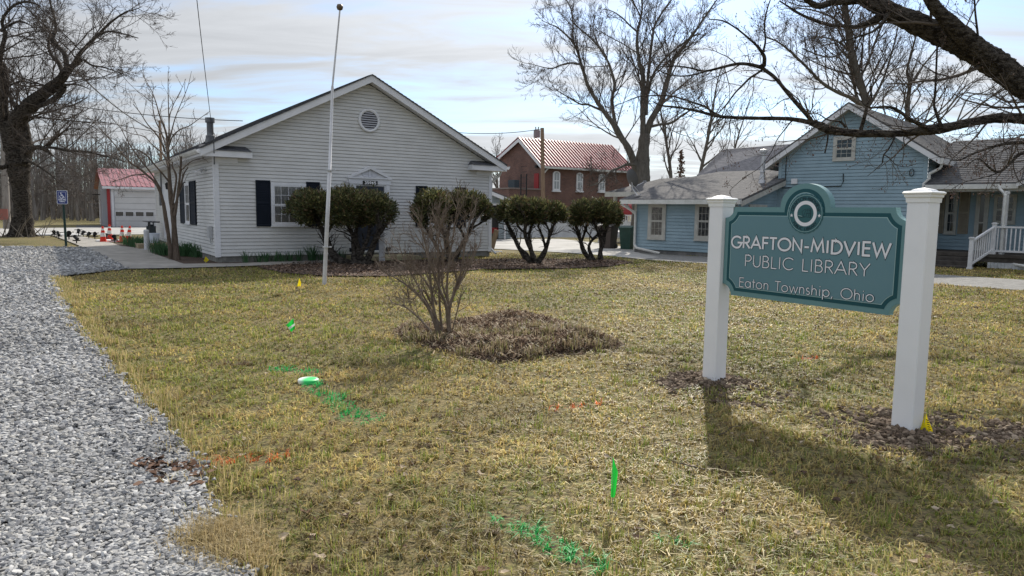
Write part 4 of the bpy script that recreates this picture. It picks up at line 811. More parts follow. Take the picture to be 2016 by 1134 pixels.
cab = [(1660, 342), (1660, 357), (1656, 366), (1625, 367), (1540, 370), (1546, 356), (1547, 330), (1549, 302), (1562, 290), (1600, 265)]
k = MB(); pts = []
for q in cab: s_, z_ = BF.front(*q, v_r-.04); pts.append((s_, v_r-.03, z_))
k.tubes(np.array(pts), np.full(len(pts), .017), 5); k.build('cable', BLACK, BH)
hk = BF.front(1796, 340, v_r); k = MB(); k.tubes(np.array([(hk[0]+.07*math.cos(t), v_r-.06, hk[1]+.13*math.sin(t)) for t in np.linspace(0, 6.28, 14)]), np.full(14, .014), 5); k.build('hook', BLACK, BH)
k = MB(); za = zE-.12; k.tubes(np.array([(-.36, -ov-.1, za), (-.36, -ov-.1, za-.08), (.10, -.12, za-.42), (.10, -.10, za-.6), (.10, -.10, .33), (.25, -.16, .20), (1.6, -.55, .06)]), np.full(7, .05), 6); k.build('downspout', GUTTER, BH)
k = MB(); k.tubes(np.array([(-.30, -ov+.1, za), (-.2, -.05, za-.3), (-.06, .12, za-.5), (-.06, .12, .1)]), np.full(4, .04), 6); k.build('downspout', GUTTER, BH)
k = MB(); k.tubes(np.array([(gR+eg+.05, v_r-.2, groof(gR+eg)-.2), (gR+eg, v_r-.18, groof(gR+eg)-.38), (gR+.09, v_r-.1, groof(gR+eg)-.55), (gR+.09, v_r-.1, pz+.25), (gR-.06, v_r-.12, pz+.08), (gR-.08, v_r-.12, .1)]), np.full(6, .05), 6); k.build('downspout', GUTTER, BH)
# flue pipe on the wing roof
fp = BF.loc(P(1500, 362, BF.w(s_w-.6, v_r-1.0)[1])); fx, fy = fp[0], fp[1]; zf = zE+slw*(fy+ov)
k = MB(); k.lathe([(.16, zf-.1), (.11, zf+.12), (.085, zf+.3), (.085, zf+.36), (.105, zf+.38), (.10, zf+.42), (.085, zf+.44), (.08, zf+1.12), (.15, zf+1.13), (.15, zf+1.24), (.02, zf+1.27)], 12, (fx, fy)); k.build('flue_pipe', METALG, BH)
# satellite dish on the roof corner
sdp = G(1253, 345, 0); ds_, dv_ = .05, .15; zr_ = zE+slw*(dv_+ov)
DSH = thing('satellite_dish', 'dark grey satellite dish on the roof corner of the blue house', 'satellite dish', BF.w(.12, -.02, zE+slw*(ov-.02)+.04), BF.yaw)
k = MB(); k.tubes(np.array([(0, 0, 0), (-.22, -.05, .28), (-.25, -.05, .55)]), np.full(3, .025), 6); k.tubes(np.array([(.0, .25, .05), (-.2, -.03, .42)]), np.full(2, .012), 5); k.tubes(np.array([(-.3, .1, .02), (-.22, -.04, .42)]), np.full(2, .012), 5); k.box((-.1, -.09, -.01), (.1, .09, .01)); k.build('mast', METALG, DSH)
k = MB(); nn, rr = 24, 5; dm = []; cen = np.array((-.26, -.02, .72)); ax_ = np.array((.42, .86, .30)); ax_ /= np.linalg.norm(ax_); e1 = np.cross(ax_, (0, 0, 1.)); e1 /= np.linalg.norm(e1); e2 = np.cross(e1, ax_)
for side_ in (0, .012):
    for i in range(rr+1):
        r_ = .40*i/rr
        for j in range(nn): t = j*2*math.pi/nn; dm.append(cen+e1*r_*1.08*math.cos(t)+e2*r_*.92*math.sin(t)+ax_*(.09*(r_/.4)**2-.09-side_))
k.add(dm, [(b_*(rr+1)*nn+i*nn+j, b_*(rr+1)*nn+i*nn+(j+1) % nn, b_*(rr+1)*nn+(i+1)*nn+(j+1) % nn, b_*(rr+1)*nn+(i+1)*nn+j) for b_ in (0, 1) for i in range(rr) for j in range(nn)]); k.build('dish', M('dish_grey', (.06, .062, .066), rough=.5), DSH, smooth=True)
k = MB(); k.tubes(np.array([cen-e2*.36, cen-e2*.3+ax_*.5]), np.full(2, .015), 5); k.box(tuple(cen-e2*.3+ax_*.5-.05), tuple(cen-e2*.3+ax_*.5+.05)); k.build('feed_arm', METALG, DSH)
# ---- porch
DK = .45
pf = v_r-.15
roof_quad(BH, (gR+.01, pf, pz+.08), (pr, pf, pz+.08), (pr+.0, pf+PD, pkz), (gR+.01, pf+PD, pkz), SHING2)
roof_quad(BH, (pr+.001, pf, pz+.06), (pr+6.4, pf, pz+.06), (pr+6.4, pf+PD, pkz-.02), (pr+.001, pf+PD, pkz-.02), SHING2)
ry = pf+PD; roof_quad(BH, (gR+.01, ry+2.9, pz+.2), (gR+.01, ry+.002, pkz), (pr+6.4, ry+.002, pkz), (pr+6.4, ry+2.9, pz+.2), SHING2, rows=False)
k = MB(); k.box((gR+.02, pf-.12, pz-.12), (pr+.0, pf-.002, pz+.03)); k.build('gutter', GUTTER, BH)
k = MB(); k.box((gR+.02, pf+.02, pz-.2), (pr+6.2, pf+.16, pz-.002)); k.build('porch_beam', BTRIM, BH)
k = MB(); k.add([(gR+.02, pf+.16, pz-.01), (pr+6.2, pf+.16, pz-.01), (pr+6.2, pw_v, pz-.01), (gR+.02, pw_v, pz-.01)], [(0, 1, 2, 3)]); k.build('porch_ceiling', BTRIM, BH)
gp_ = BF.front(2000, 372, pf-.4)[0]
k = MB(); gz0 = pz+.06; k.prism([(gp_, gz0-.14), (gp_+2.2, gz0+.85), (gp_+4.4, gz0-.14), (gp_+4.4, gz0), (gp_+2.2, gz0+1.0), (gp_, gz0)], 1, pf-.42, pf-.38); k.build('rake_board', TRIM, BH)
k = MB(); k.prism([(gp_+.1, gz0-.12), (gp_+4.3, gz0-.12), (gp_+2.2, gz0+.84)], 1, pf-.37, pf-.3); k.build('porch_gable', BLUE, BH)
roof_quad(BH, (gp_, pf-.45, gz0+.02), (gp_, pf+2.2, gz0+.02), (gp_+2.2, pf+2.2, gz0+1.03), (gp_+2.2, pf-.45, gz0+1.03), SHING2, th=.04, rows=False)
roof_quad(BH, (gp_+2.2, pf-.45, gz0+1.03), (gp_+2.2, pf+2.2, gz0+1.03), (gp_+4.4, pf+2.2, gz0+.02), (gp_+4.4, pf-.45, gz0+.02), SHING2, th=.04, rows=False)
k = MB(); k.box((gR-.3, pf-.55, DK-.10), (pr+6, pw_v, DK)); k.box((gR-.3, pf-.5, DK-.25), (pr+6, pf-.46, DK-.102)); k.build('deck', M('deck_boards', (.05, .042, .036), (.08, .07, .06), sc=6, rough=.85, stretch=(1, 8, 1)), BH)
# skirting boards and steps
sk0 = BF.front(1945, 510, pf-.5)[0]
k = MB(); x = sk0
while x < pr+6: k.box((x, pf-.50-.02, .0), (x+.085, pf-.505, DK-.26)); x += .092
k.build('skirting', M('skirting_white', (.6, .61, .62), (.45, .46, .47), sc=7, rough=.6, dirt=.3), BH)
st0 = BF.front(1850, 500, pf-.5)[0]-.3
k = MB()
for i in range(3): k.box((st0, pf-.55-.32*(i+1), 0), (sk0-.35, pf-.55-.32*i-.001, DK-.12-.13*i)); 
k.build('porch_steps', M('step_wood', (.045, .04, .036), (.075, .066, .058), sc=5, rough=.85), BH)
def balus(parent, p, q, h0=.10, h1=.86, post=True, sp=.115):
    p = np.array(p, float); q = np.array(q, float); L = np.linalg.norm((q-p)[:2]); k = MB(); up = np.array([0, 0, 1.])
    k.beam(p+up*h1, q+up*h1, .07, .055); k.beam(p+up*h0, q+up*h0, .045, .06); n = int(L/sp)
    for i in range(1, n):
        a = p+(q-p)*i/n; k.beam(a+up*(h0+.02), a+up*(h1-.02), .034, .034, up=(1, 0, 0))
    return k.build('railing', RAILM, parent)
RAILM = M('porch_white', (.66, .66, .67), (.56, .56, .57), sc=5, rough=.5)
def newel(parent, p, h, w_=.11):
    k = MB(); x, y, z = p; k.box((x-w_/2, y-w_/2, z), (x+w_/2, y+w_/2, z+h)); k.box((x-w_/2-.02, y-w_/2-.02, z), (x+w_/2+.02, y+w_/2+.02, z+.06)); k.box((x-w_/2-.025, y-w_/2-.025, z+h+.001), (x+w_/2+.025, y+w_/2+.025, z+h+.03)); k.box((x-w_/2, y-w_/2, z+h+.031), (x+w_/2, y+w_/2, z+h+.05)); return k.build('newel_post', RAILM, parent)
sx = BF.front(1953, 500, pf-.5)[0]; nb_ = BF.loc(G(1912, 534)); nb_ = np.array([sx-.35, pf-1.65, 0]); nt_ = np.array([sx, pf-.45, DK])
newel(BH, nb_, .95); newel(BH, nt_, .95); balus(BH, nb_+[0, 0, .0], nt_, .14, .86)
pp = BF.front(1979, 450, pf+.1)[0]; balus(BH, nt_, (pp, pf-.3, DK)); balus(BH, (pp, pf-.3, DK), (pr+5, pf-.3, DK))
k = MB(); k.box((pp-.07, pf-.22, 0), (pp+.07, pf-.08, pz-.2)); k.box((pp-.09, pf-.24, pz-.30), (pp+.09, pf-.06, pz-.201)); k.build('porch_post', RAILM, BH)
k = MB(); k.tubes(np.array([(pp-.25, pf-.1, pz-.05), (pp+.0, pf-.26, pz-.35), (pp-.0, pf-.27, pz-.5), (pp-.0, pf-.27, .35), (pp+.1, pf-.35, .2), (pp+1.3, pf-.9, .06)]), np.full(6, .045), 6); k.build('downspout', GUTTER, BH)
pl = BF.front(1848, 450, pf-.4)[0]; newel(BH, (pl-.1, pf-.4, DK-.1), .95)
# porch wall: window with tan shutters, storm door, second window
def pwf(px, py): return BF.front(px, py, pw_v)
TAN = M('tan_shutter', (.30, .26, .20), (.25, .215, .165), sc=5, rough=.7)
a = pwf(1866, 375)[0]; c = pwf(1885, 375)[0]; zt_ = pwf(1875, 377)[1]; zb_ = pwf(1875, 460)[1]; tfp = TF('front', pw_v)
window(BH, tfp, a-.02, c+.05, zb_, min(zt_, pz), .06, mat=BTRIM, cols=2, rows=2, curtain=None, dark=True); shutter(BH, tfp, a-.36, a-.04, zb_, min(zt_, pz-.02), TAN); shutter(BH, tfp, c+.10, c+.42, zb_, min(zt_, pz-.02), TAN)
a = pwf(1922, 400)[0]; c = pwf(1948, 400)[0]; k = WB(tfp); frame_ring(k, a, c, DK+.01, DK+2.1, .07, -.05, 0); frame_ring(k, a+.071, c-.071, DK+.02, DK+2.02, .06, -.04, -.005, tb=.16); rect(k, a+.13, c-.13, DK+.95, DK+1.0, -.039, -.006); SDO = k.build('storm_door', BTRIM, BH)
k = WB(tfp); rect(k, a+.13, c-.13, DK+.18, DK+1.95, -.02, -.006); k.build('pane', GLASSD, SDO)
a = pwf(1956, 420)[0]; c = pwf(2000, 420)[0]; window(BH, tfp, a, c, pwf(1975, 440)[1], pwf(1975, 383)[1], .06, mat=BTRIM, cols=3, rows=2, curtain=None, dark=True)

# ------------------------------------------------------------------ bins and rear deck beside the blue house
def bin_(name, label, loc, rz, mat, w_=.62, d_=.6, h=1.0):
    t = thing(name, label, 'trash bin', loc, rz); k = MB(); a, b = .78, 1.0
    v = []
    for s_, z in ((a, .02), (b, h*.86)):
        for x, y in ((-1, -1), (1, -1), (1, 1), (-1, 1)): v.append((x*w_/2*s_, y*d_/2*s_, z))
    k.add(v, [(3, 2, 1, 0), (0, 1, 5, 4), (1, 2, 6, 5), (2, 3, 7, 6), (3, 0, 4, 7)]); k.box((-w_*.52, -d_*.52, h*.80), (w_*.52, d_*.52, h*.86)); k.box((-w_*.2, -d_*.46, h*.40), (w_*.2, -d_*.40, h*.43)); k.build('body', mat, t)
    k = MB(); n = 10; v = []; 
    for x in (-w_*.54, w_*.54):
        for i in range(n+1): u = i/n; v.append((x, -d_*.56+u*d_*1.16, h*.862+.11*h*math.sin(min(1, u*1.15+.12)*math.pi*.62)))
        v += [(x, d_*.6, h*.861), (x, -d_*.56, h*.861)]
    m_ = n+3; k.add(v, [(i, (i+1) % m_, m_+(i+1) % m_, m_+i) for i in range(m_)]); k.add(v[:m_], [list(range(m_))]); k.add(v[m_:], [list(range(m_))[::-1]]); k.build('lid', mat, t)
    for sx_w in (-1, 1): k = MB(); k.lathe([(.0, -.03), (.11, -.03), (.11, .03), (0, .03)], 14); v = k.v[0]; k.v[0] = np.stack([v[:, 2]+sx_w*w_*.4, v[:, 0]+d_*.40, v[:, 1]+.11], 1); k.build('wheel', BLACK, t)
    return t
gb = P(1236, 487, 31.0); bin_('trash_bin', 'dark green wheeled bin against the corner of the blue house', (gb[0], gb[1], 0), BF.yaw+.1, M('bin_green', (.012, .045, .035), (.02, .06, .047), sc=3, rough=.5), w_=.58, h=1.08)
gb = P(1196, 487, 31.6); bin_('trash_bin', 'dark brown bin behind the rightmost clipped yew', (gb[0], gb[1], 0), BF.yaw+.05, M('bin_brown', (.045, .034, .03), (.06, .048, .042), sc=3, rough=.5), w_=.72, h=1.12)
q = G(1222, 478); RD = thing('rear_deck', 'white railed deck with lattice skirt behind the green bin', 'deck', (q[0]-.4, q[1]-.2, 0), BF.yaw)
balus(RD, (-.9, 0, .62), (1.3, 0, .62), .08, .86); newel(RD, (-.95, 0, .0), 1.5)
k = MB(); k.box((-.95, .02, .5), (1.4, 2.2, .6)); k.box((-.95, -.03, .46), (1.4, .018, .62)); k.build('deck_floor', RAILM, RD)
k = MB()
for i in range(26):
    x = -.95+i*.11; 
    for sgn in (-1, 1):
        a, b = np.array([x, -.01-.004*sgn, 0.]), np.array([x+sgn*.46, -.01-.004*sgn, .46])
        if b[0] > 1.4: t = (1.4-a[0])/(b[0]-a[0]); b = a+(b-a)*t
        if b[0] < -.95: t = (-.95-a[0])/(b[0]-a[0]+1e-9); b = a+(b-a)*t
        if np.linalg.norm(b-a) > .03: k.beam(a, b, .006, .035, up=(0, 1, 0))
k.build('lattice', RAILM, RD)

# ------------------------------------------------------------------ brick building with the red roof
cB = P(1067, 400, 58); KF = Frame((cB[0], cB[1]), R(33.5))
KB = thing('brick_building', 'two storey red brick building with a red metal roof', 'building', (cB[0], cB[1], 0), KF.yaw)
ez = KF.front(1068, 323)[1]; er = KF.front(1240, 330); KWd = er[0]; KEZ = (ez+er[1])/2
vl, zl = KF.side(984, 312); vp, zp = KF.side(1022, 269, -.3); KD = vl
k = MB(); zlE = zl
zridge = zp-.12
k.prism([(0, 0), (KD, 0), (KD, zlE-.1), (vp, zridge-.15), (0, KEZ)], 0, 0, KWd); 
def brickmat():
    m = bpy.data.materials.new('brick_courses'); m.use_nodes = True; t = m.node_tree; b = t.nodes['Principled BSDF']; b.inputs['Roughness'].default_value = .9
    tc = N(t, 'ShaderNodeTexCoord'); sp = N(t, 'ShaderNodeSeparateXYZ'); t.links.new(tc.outputs['Object'], sp.inputs[0]); ad = N(t, 'ShaderNodeMath', operation='ADD'); t.links.new(sp.outputs[0], ad.inputs[0]); t.links.new(sp.outputs[1], ad.inputs[1]); cb = N(t, 'ShaderNodeCombineXYZ'); t.links.new(ad.outputs[0], cb.inputs[0]); t.links.new(sp.outputs[2], cb.inputs[1])
    br = N(t, 'ShaderNodeTexBrick'); br.inputs['Scale'].default_value = 1; br.inputs['Brick Width'].default_value = .22; br.inputs['Row Height'].default_value = .075; br.inputs['Mortar Size'].default_value = .008; br.inputs['Color1'].default_value = (.165, .078, .058, 1); br.inputs['Color2'].default_value = (.105, .052, .042, 1); br.inputs['Mortar'].default_value = (.20, .15, .13, 1); t.links.new(cb.outputs[0], br.inputs[0])
    n = N(t, 'ShaderNodeTexNoise'); n.inputs['Scale'].default_value = .8; n.inputs['Detail'].default_value = 8; t.links.new(tc.outputs['Object'], n.inputs[0]); r = N(t, 'ShaderNodeMapRange'); t.links.new(n.outputs[0], r.inputs[0]); r.inputs[1].default_value = .3; r.inputs[2].default_value = .7; r.inputs[3].default_value = .75; r.inputs[4].default_value = 1.2
    x = N(t, 'ShaderNodeVectorMath', operation='SCALE'); t.links.new(br.outputs[0], x.inputs[0]); t.links.new(r.outputs[0], x.inputs['Scale']); t.links.new(x.outputs[0], b.inputs['Base Color']); return m
BRK = brickmat(); k.build('wall', BRK, KB)
def metal_roof(parent, a, b, c, d, mat, n, th=.06, rib=.06):
    m = slab([a, b, c, d], th); a, b, c, d = (np.array(q, float) for q in (a, b, c, d)); nrm = np.cross(b-a, d-a); nrm /= np.linalg.norm(nrm); nrm = nrm if nrm[2] > 0 else -nrm
    for i in range(n+1): t = i/n; p = a+(b-a)*t+nrm*rib/2; q = d+(c-d)*t+nrm*rib/2; m.beam(p, q, .07, rib, up=tuple(nrm))
    return m.build('roof', mat, parent)
sk = (zridge-KEZ)/vp
metal_roof(KB, (-.35, -.4, KEZ-.4*sk+.05), (KWd+.4, -.4, KEZ-.4*sk+.05), (KWd+.4, vp, zridge+.05), (-.35, vp, zridge+.05), REDMETAL, 30)
metal_roof(KB, (KWd+.4, KD+.3, zlE-.1), (-.35, KD+.3, zlE-.1), (-.35, vp+.001, zridge+.049), (KWd+.4, vp+.001, zridge+.049), REDMETAL, 30)
k = MB(); k.prism([(-.4, KEZ-.4*sk-.02), (vp, zridge-.02), (KD+.3, zlE-.16), (KD+.3, zlE-.40), (vp, zridge-.32), (-.4, KEZ-.4*sk-.28)], 0, -.37, -.33); k.build('rake_board', TRIM, KB)
k = MB(); k.box((-.3, -.46, KEZ-.4*sk-.14), (KWd+.35, -.405, KEZ-.4*sk+.03)); k.build('gutter', GUTTER, KB)
k = MB(); k.tubes(np.array([(.3, -.43, KEZ-.35), (.12, -.2, KEZ-.7), (-.08, -.06, KEZ-1.0), (-.08, -.06, .3)]), np.full(4, .06), 6); k.build('downspout', GUTTER, KB)
for (l, r_, tp, bt) in ((1088, 1102, 337, 375), (1134.5, 1147, 340, 376), (1178, 1191, 342, 377), (1087, 1101, 397, 436), (1134, 1146, 398, 436)):
    a, c = KF.front(l, tp)[0], KF.front(r_, tp)[0]; zt_ = KF.front((l+r_)/2, tp)[1]; zb_ = KF.front((l+r_)/2, bt)[1]; kk_ = MB(); cx2 = (a+c)/2; rr_ = (c-a)/2; zc2 = zt_-rr_*.55
    outer = [(a, zb_), (c, zb_)]+[(cx2+rr_*math.cos(t), zc2+rr_*.55*math.sin(t)) for t in np.linspace(0, math.pi, 9)]
    kk_.prism(outer, 1, -.09, .0); W_ = kk_.build('window', TRIM, KB); kk_ = MB(); i_ = .14
    inner = [(a+i_, zb_+i_), (c-i_, zb_+i_)]+[(cx2+(rr_-i_)*math.cos(t), zc2+(rr_-i_)*.55*math.sin(t)) for t in np.linspace(0, math.pi, 9)]
    kk_.prism(inner, 1, -.102, -.091); kk_.build('pane', glass('pale_glass', (.30, .33, .35)), W_)
    kk_ = MB(); zm = (zb_+zt_)/2; kk_.box((a+i_, -.115, zm-.04), (c-i_, -.103, zm+.04)); kk_.box((cx2-.03, -.113, zb_+i_), (cx2+.03, -.103, zc2)); kk_.box((a-.06, -.16, zb_-.12), (c+.06, -.002, zb_-.002)); kk_.build('sash', TRIM, W_)
v0, z0 = KF.side(1067, 338); va, za = KF.side(1064, 341); vb_, zb_ = KF.side(1055, 371)
k = MB(); k.box((-.06, min(va, vb_)+.2, zb_), (-.002, max(va, vb_)+.2, za)); k.build('red_door', M('red_paint', (.30, .03, .03), rough=.5), KB)
v1, z1 = KF.side(1050, 372); k = MB(); k.box((-3.2, -.0, 0), (-.003, KD+.1, z1-.12)); k.build('lower_block', BRK, KB); k = MB(); k.box((-3.25, -.05, z1-.118), (-.004, KD+.15, z1)); k.build('parapet_cap', M('cap_stone', (.22, .18, .16), rough=.9), KB)
va, za = KF.side(1024, 359, -1.2); vb_, zb_ = KF.side(1009, 370, -1.2); k = MB(); k.box((-1.7, min(va, vb_)+.1, z1), (-1.2, max(va, vb_)-.1, z1+.7)); ac = k.build('air_conditioner', M('ac_grey', (.05, .065, .075), rough=.6), KB)
k = MB(); la = KF.loc(KF.w(-3.3, KF.side(1025, 400, -3.3)[0])); lv = la[1]
for dv in (0, .75): k.beam((-3.3, lv-dv, 0), (-3.3, lv-dv, z1+.95), .07, .07, up=(1, 0, 0))
for i in range(12): k.beam((-3.3, lv, .4+i*.42), (-3.3, lv-.75, .4+i*.42), .03, .03)
k.build('ladder', BLACK, KB)
v2, z2 = KF.side(1059, 328); k = MB(); k.box((-.22, v2-.12, z2-.1), (-.002, v2+.12, z2+.1)); k.build('floodlight', BLACK, KB)
aw = P(1222, 412, 52.); k = MB(); lf_ = KF.front(1222, 408); lc = (lf_[0], 0, 0); aw = (0, 0, lf_[1]); nn = 9; v = []
for x in (lc[0]-1.1, lc[0]+1.1): v += [(x, -.0-1.0*math.sin(t), aw[2]-.7+1.2*math.cos(t)) for t in np.linspace(0, math.pi/2, nn)]
k.add(v, [(i, i+1, nn+i+1, nn+i) for i in range(nn-1)]); k.add(v[:nn]+[(lc[0]-1.1, 0, aw[2]-.7)], [list(range(nn+1))]); k.add(v[nn:]+[(lc[0]+1.1, 0, aw[2]-.7)], [list(range(nn+1))[::-1]]); k.build('red_awning', M('red_paint', (.3, .03, .03)), KB)

# ------------------------------------------------------------------ carport shed between the library and the brick building
cc_ = P(975, 470, 40.5); SF = Frame((cc_[0], cc_[1]), R(14)); SH = thing('shed', 'grey sided shed with a lean-to roof behind the library', 'shed', (cc_[0], cc_[1], 0), SF.yaw)
zr0 = SF.front(968, 372)[1]; r1 = SF.front(1019, 393); wR = SF.front(1007, 420)[0]; hd = SF.front(985, 401)[1]; GSID = M('grey_siding', (.30, .34, .36), (.26, .30, .32), sc=2, rough=.6)
sls = (zr0-r1[1])/(r1[0]-SF.front(968, 372)[0]); top = lambda s: r1[1]-.25+(r1[0]-s)*sls
k = WB(TF('front', 0)); siding(k, lambda z: -3.5, lambda z: min(wR, r1[0]-(z-r1[1]+.25)/sls), hd, top(-1.2), .14, .014); siding(k, lambda z: wR-.75, lambda z: wR, .05, hd, .14, .014); k2_ = WB(TF('right', wR)); siding(k2_, lambda z: 0, lambda z: 5, .05, top(wR), .14, .014); merge(k, k2_); k.build('wall', GSID, SH)
k = MB(); k.box((-3.6, 1.6, 0), (wR-.1, 1.7, hd)); k.build('inner_wall', M('shed_inside', (.12, .12, .12), rough=.9), SH)
slab([(-3.9, -.45, top(-3.9)+.12), (r1[0], -.45, top(r1[0])+.12), (r1[0], 5.2, top(r1[0])+.12), (-3.9, 5.2, top(-3.9)+.12)], .05).build('roof', SHING2, SH)
k = MB(); k.prism([(-3.9, top(-3.9)+.065), (r1[0], top(r1[0])+.065), (r1[0], top(r1[0])-.14), (-3.9, top(-3.9)-.14)], 1, -.45, -.41); k.build('rake_board', TRIM, SH)
k = WB(TF('front', 0)); rect(k, -3.5, wR-.75, hd-.1, hd, -.05, -.017); a = SF.front(996, 430)[0]; rect(k, a-.10, a+.0, 0, hd-.101, -.05, 0); rect(k, wR-.04, wR+.02, 0, 2.1, -.05, -.017); k.build('door_trim', TRIM, SH)
k = WB(TF('front', 0)); a, b = SF.front(983, 440)[0], SF.front(995, 440)[0]; rect(k, a, b-.0, .05, hd-.11, .05, .09); k.build('storm_door', M('door_grey', (.24, .26, .29), rough=.5), SH)
q = P(976, 468, 40.2); k = thing('wheelbarrow', 'red tub standing inside the shed doorway', 'wheelbarrow', (q[0]-.1, q[1]+.7, 0), .3)
m = MB(); m.lathe([(.0, .32), (.28, .33), (.42, .62), (.44, .62), (.43, .65), (.40, .63), (.26, .36)], 10); m.build('tub', M('red_paint', (.30, .03, .03)), k); m = MB(); m.tubes(np.array([(-.3, .15, .05), (.3, .15, .35), (.9, .2, .6)]), np.full(3, .02), 5); m.tubes(np.array([(-.3, -.15, .05), (.3, -.15, .35), (.9, -.2, .6)]), np.full(3, .02), 5); m.build('handle', WOOD, k); m = MB(); m.lathe([(0, -.04), (.19, -.04), (.19, .04), (0, .04)], 14); v = m.v[0]; m.v[0] = np.stack([v[:, 0]-.45, v[:, 2], v[:, 1]+.19], 1); m.build('wheel', BLACK, k)

# ------------------------------------------------------------------ white vinyl fence
fa = G(990, 469.5); fbk = G(1090, 467.8); fc = G(1232, 468.5)
VIN = M('vinyl_fence', (.66, .67, .70), (.58, .59, .62), sc=1.5, rough=.45)
FE = thing('white_fence', 'low white vinyl panel fence behind the clipped yews', 'fence', (fa[0], fa[1], 0))
fpts = [fa, fa+(fbk-fa)*.5, fbk, fbk+(fc-fbk)*.33, fbk+(fc-fbk)*.66, fc, fc+(fc-fbk)*.3]
for i, (a, b) in enumerate(zip(fpts[:-1], fpts[1:])):
    m = MB(); d = b-a; m.beam(a+[0, 0, .55], b+[0, 0, .55], .04, .92); m.beam(a+[0, 0, 1.04], b+[0, 0, 1.04], .07, .06); m.beam(a+[0, 0, .36], b+[0, 0, .36], .045, .015); m.beam(a+[0, 0, .06], b+[0, 0, .06], .07, .08); m.build('panel', VIN, FE, off=(fa[0], fa[1], 0))
for a in fpts:
    m = MB(); m.beam(a, a+[0, 0, 1.12], .12, .12, up=(0, 1, 0)); m.beam(a+[0, 0, 1.121], a+[0, 0, 1.15], .15, .15, up=(0, 1, 0)); m.build('post', VIN, FE, off=(fa[0], fa[1], 0))

# ------------------------------------------------------------------ white garage with red roof across the road
ga = G(213, 446.5); GF = Frame((ga[0], ga[1]), R(33.5)); gez = GF.front(213, 364)[1]; GWd = 8.5
GA = thing('garage', 'white metal garage with a red ribbed roof across the road', 'garage', (ga[0], ga[1], 0), GF.yaw)
gvb, _ = GF.side(191, 440); gvb = min(max(gvb, 4.), 9.); rzv, rzz = GF.side(192, 331, -.3)
WMET = M('white_metal', (.66, .68, .72), (.60, .62, .66), sc=1, rough=.45)
def ribbed(parent, tf, x0, x1, z0f, z1f, name='wall', step=.3):
    k = WB(tf); x = x0
    while x < x1-.01:
        b = min(x+step, x1); k.add([(x, -.0, z0f(x)), (b-.06, -.0, z0f(x)), (b-.06, -.0, z1f(b-.06)), (x, 0, z1f(x)), (b-.04, -.03, z0f(x)), (b, -.03, z0f(x)), (b, -.03, z1f(b)), (b-.04, -.03, z1f(b-.04))], [(0, 1, 2, 3), (4, 5, 6, 7), (1, 4, 7, 2)]); x = b
    return k
rvm = gvb/2; grz = GF.side(192, 331, -.3)[1]
mid = rvm; ridge_z = GF.front(200, 331, mid)[1]
k = ribbed(GA, TF('front'), 0, GWd, lambda x: 0, lambda x: gez); k2_ = ribbed(GA, TF('left', 0, gvb), 0, gvb, lambda x: 0, lambda t: gez+(ridge_z-gez-.1)*(1-abs((gvb-t)-mid)/mid)); merge(k, k2_); k.build('wall', WMET, GA)
sg2 = (ridge_z-gez)/mid
metal_roof(GA, (-.3, -.35, gez-.35*sg2+.04), (GWd, -.35, gez-.35*sg2+.04), (GWd, mid, ridge_z), (-.3, mid, ridge_z), REDMETAL, 26, rib=.04)
metal_roof(GA, (GWd, gvb+.3, gez-.3*sg2), (-.3, gvb+.3, gez-.3*sg2), (-.3, mid+.001, ridge_z-.001), (GWd, mid+.001, ridge_z-.001), REDMETAL, 26, rib=.04)
k = MB(); k.box((-.3, -.40, gez-.35*sg2-.18), (GWd, -.352, gez-.35*sg2+.0)); k.build('fascia', TRIM, GA)
k = WB(TF('front')); rect(k, .0, .22, 0, gez-.2, -.10, -.031); k.build('red_downspout', M('red_paint', (.3, .03, .03)), GA)
d0 = GF.front(226, 400)[0]; dz = GF.front(250, 377)[1]; d1 = d0+4.2
dr = WB(TF('front')); nsec = 6
z_ = [dz*i/nsec for i in range(nsec+1)]
for i in range(nsec): rect(dr, d0, d1, z_[i]+.012, z_[i+1]-.012, -.06, -.035)
rect(dr, d0, d1, 0, dz, -.045, -.034, 1); GD_ = dr.build('garage_door', [M('garage_door_white', (.60, .59, .58), (.54, .53, .52), sc=1, rough=.5), M('door_gap', (.16, .16, .16))], GA)
wz0, wz1 = GF.front(250, 425.5)[1], GF.front(250, 417)[1]
for (l, r_) in ((226.5, 243.5), (246, 263.5), (266, 283.5), (286, 303)):
    a, b = GF.front(l, 420)[0], GF.front(r_, 420)[0]; dr = WB(TF('front')); frame_ring(dr, a, b, wz0-.03, wz1+.03, .035, -.09, -.061); W_ = dr.build('door_window', TRIM, GD_); dr = WB(TF('front')); rect(dr, a+.035, b-.035, wz0+.005, wz1-.005, -.075, -.0615); dr.build('pane', GLASSD, W_)
k = WB(TF('front')); rect(k, d0-.22, d0-.06, 0, dz+.22, -.09, -.031); rect(k, d0-.0, d1, dz+.06, dz+.22, -.09, -.031); k.prism([(d0-.005, dz+.005), (d0+.35, dz+.005), (d0-.005, dz-.35)], 1, -.072, -.062); k.build('door_frame', TRIM, GA)
k = MB(); k.box((-.6, gvb*.75, 2.5), (-.01, gvb*.75+.9, 2.56)); k.build('side_canopy', DARK, GA); k = MB(); k.box((-.05, gvb*.70, .0), (-.005, gvb*.70+.9, 2.1)); k.build('side_door', M('faded_door', (.32, .29, .30), rough=.6), GA)

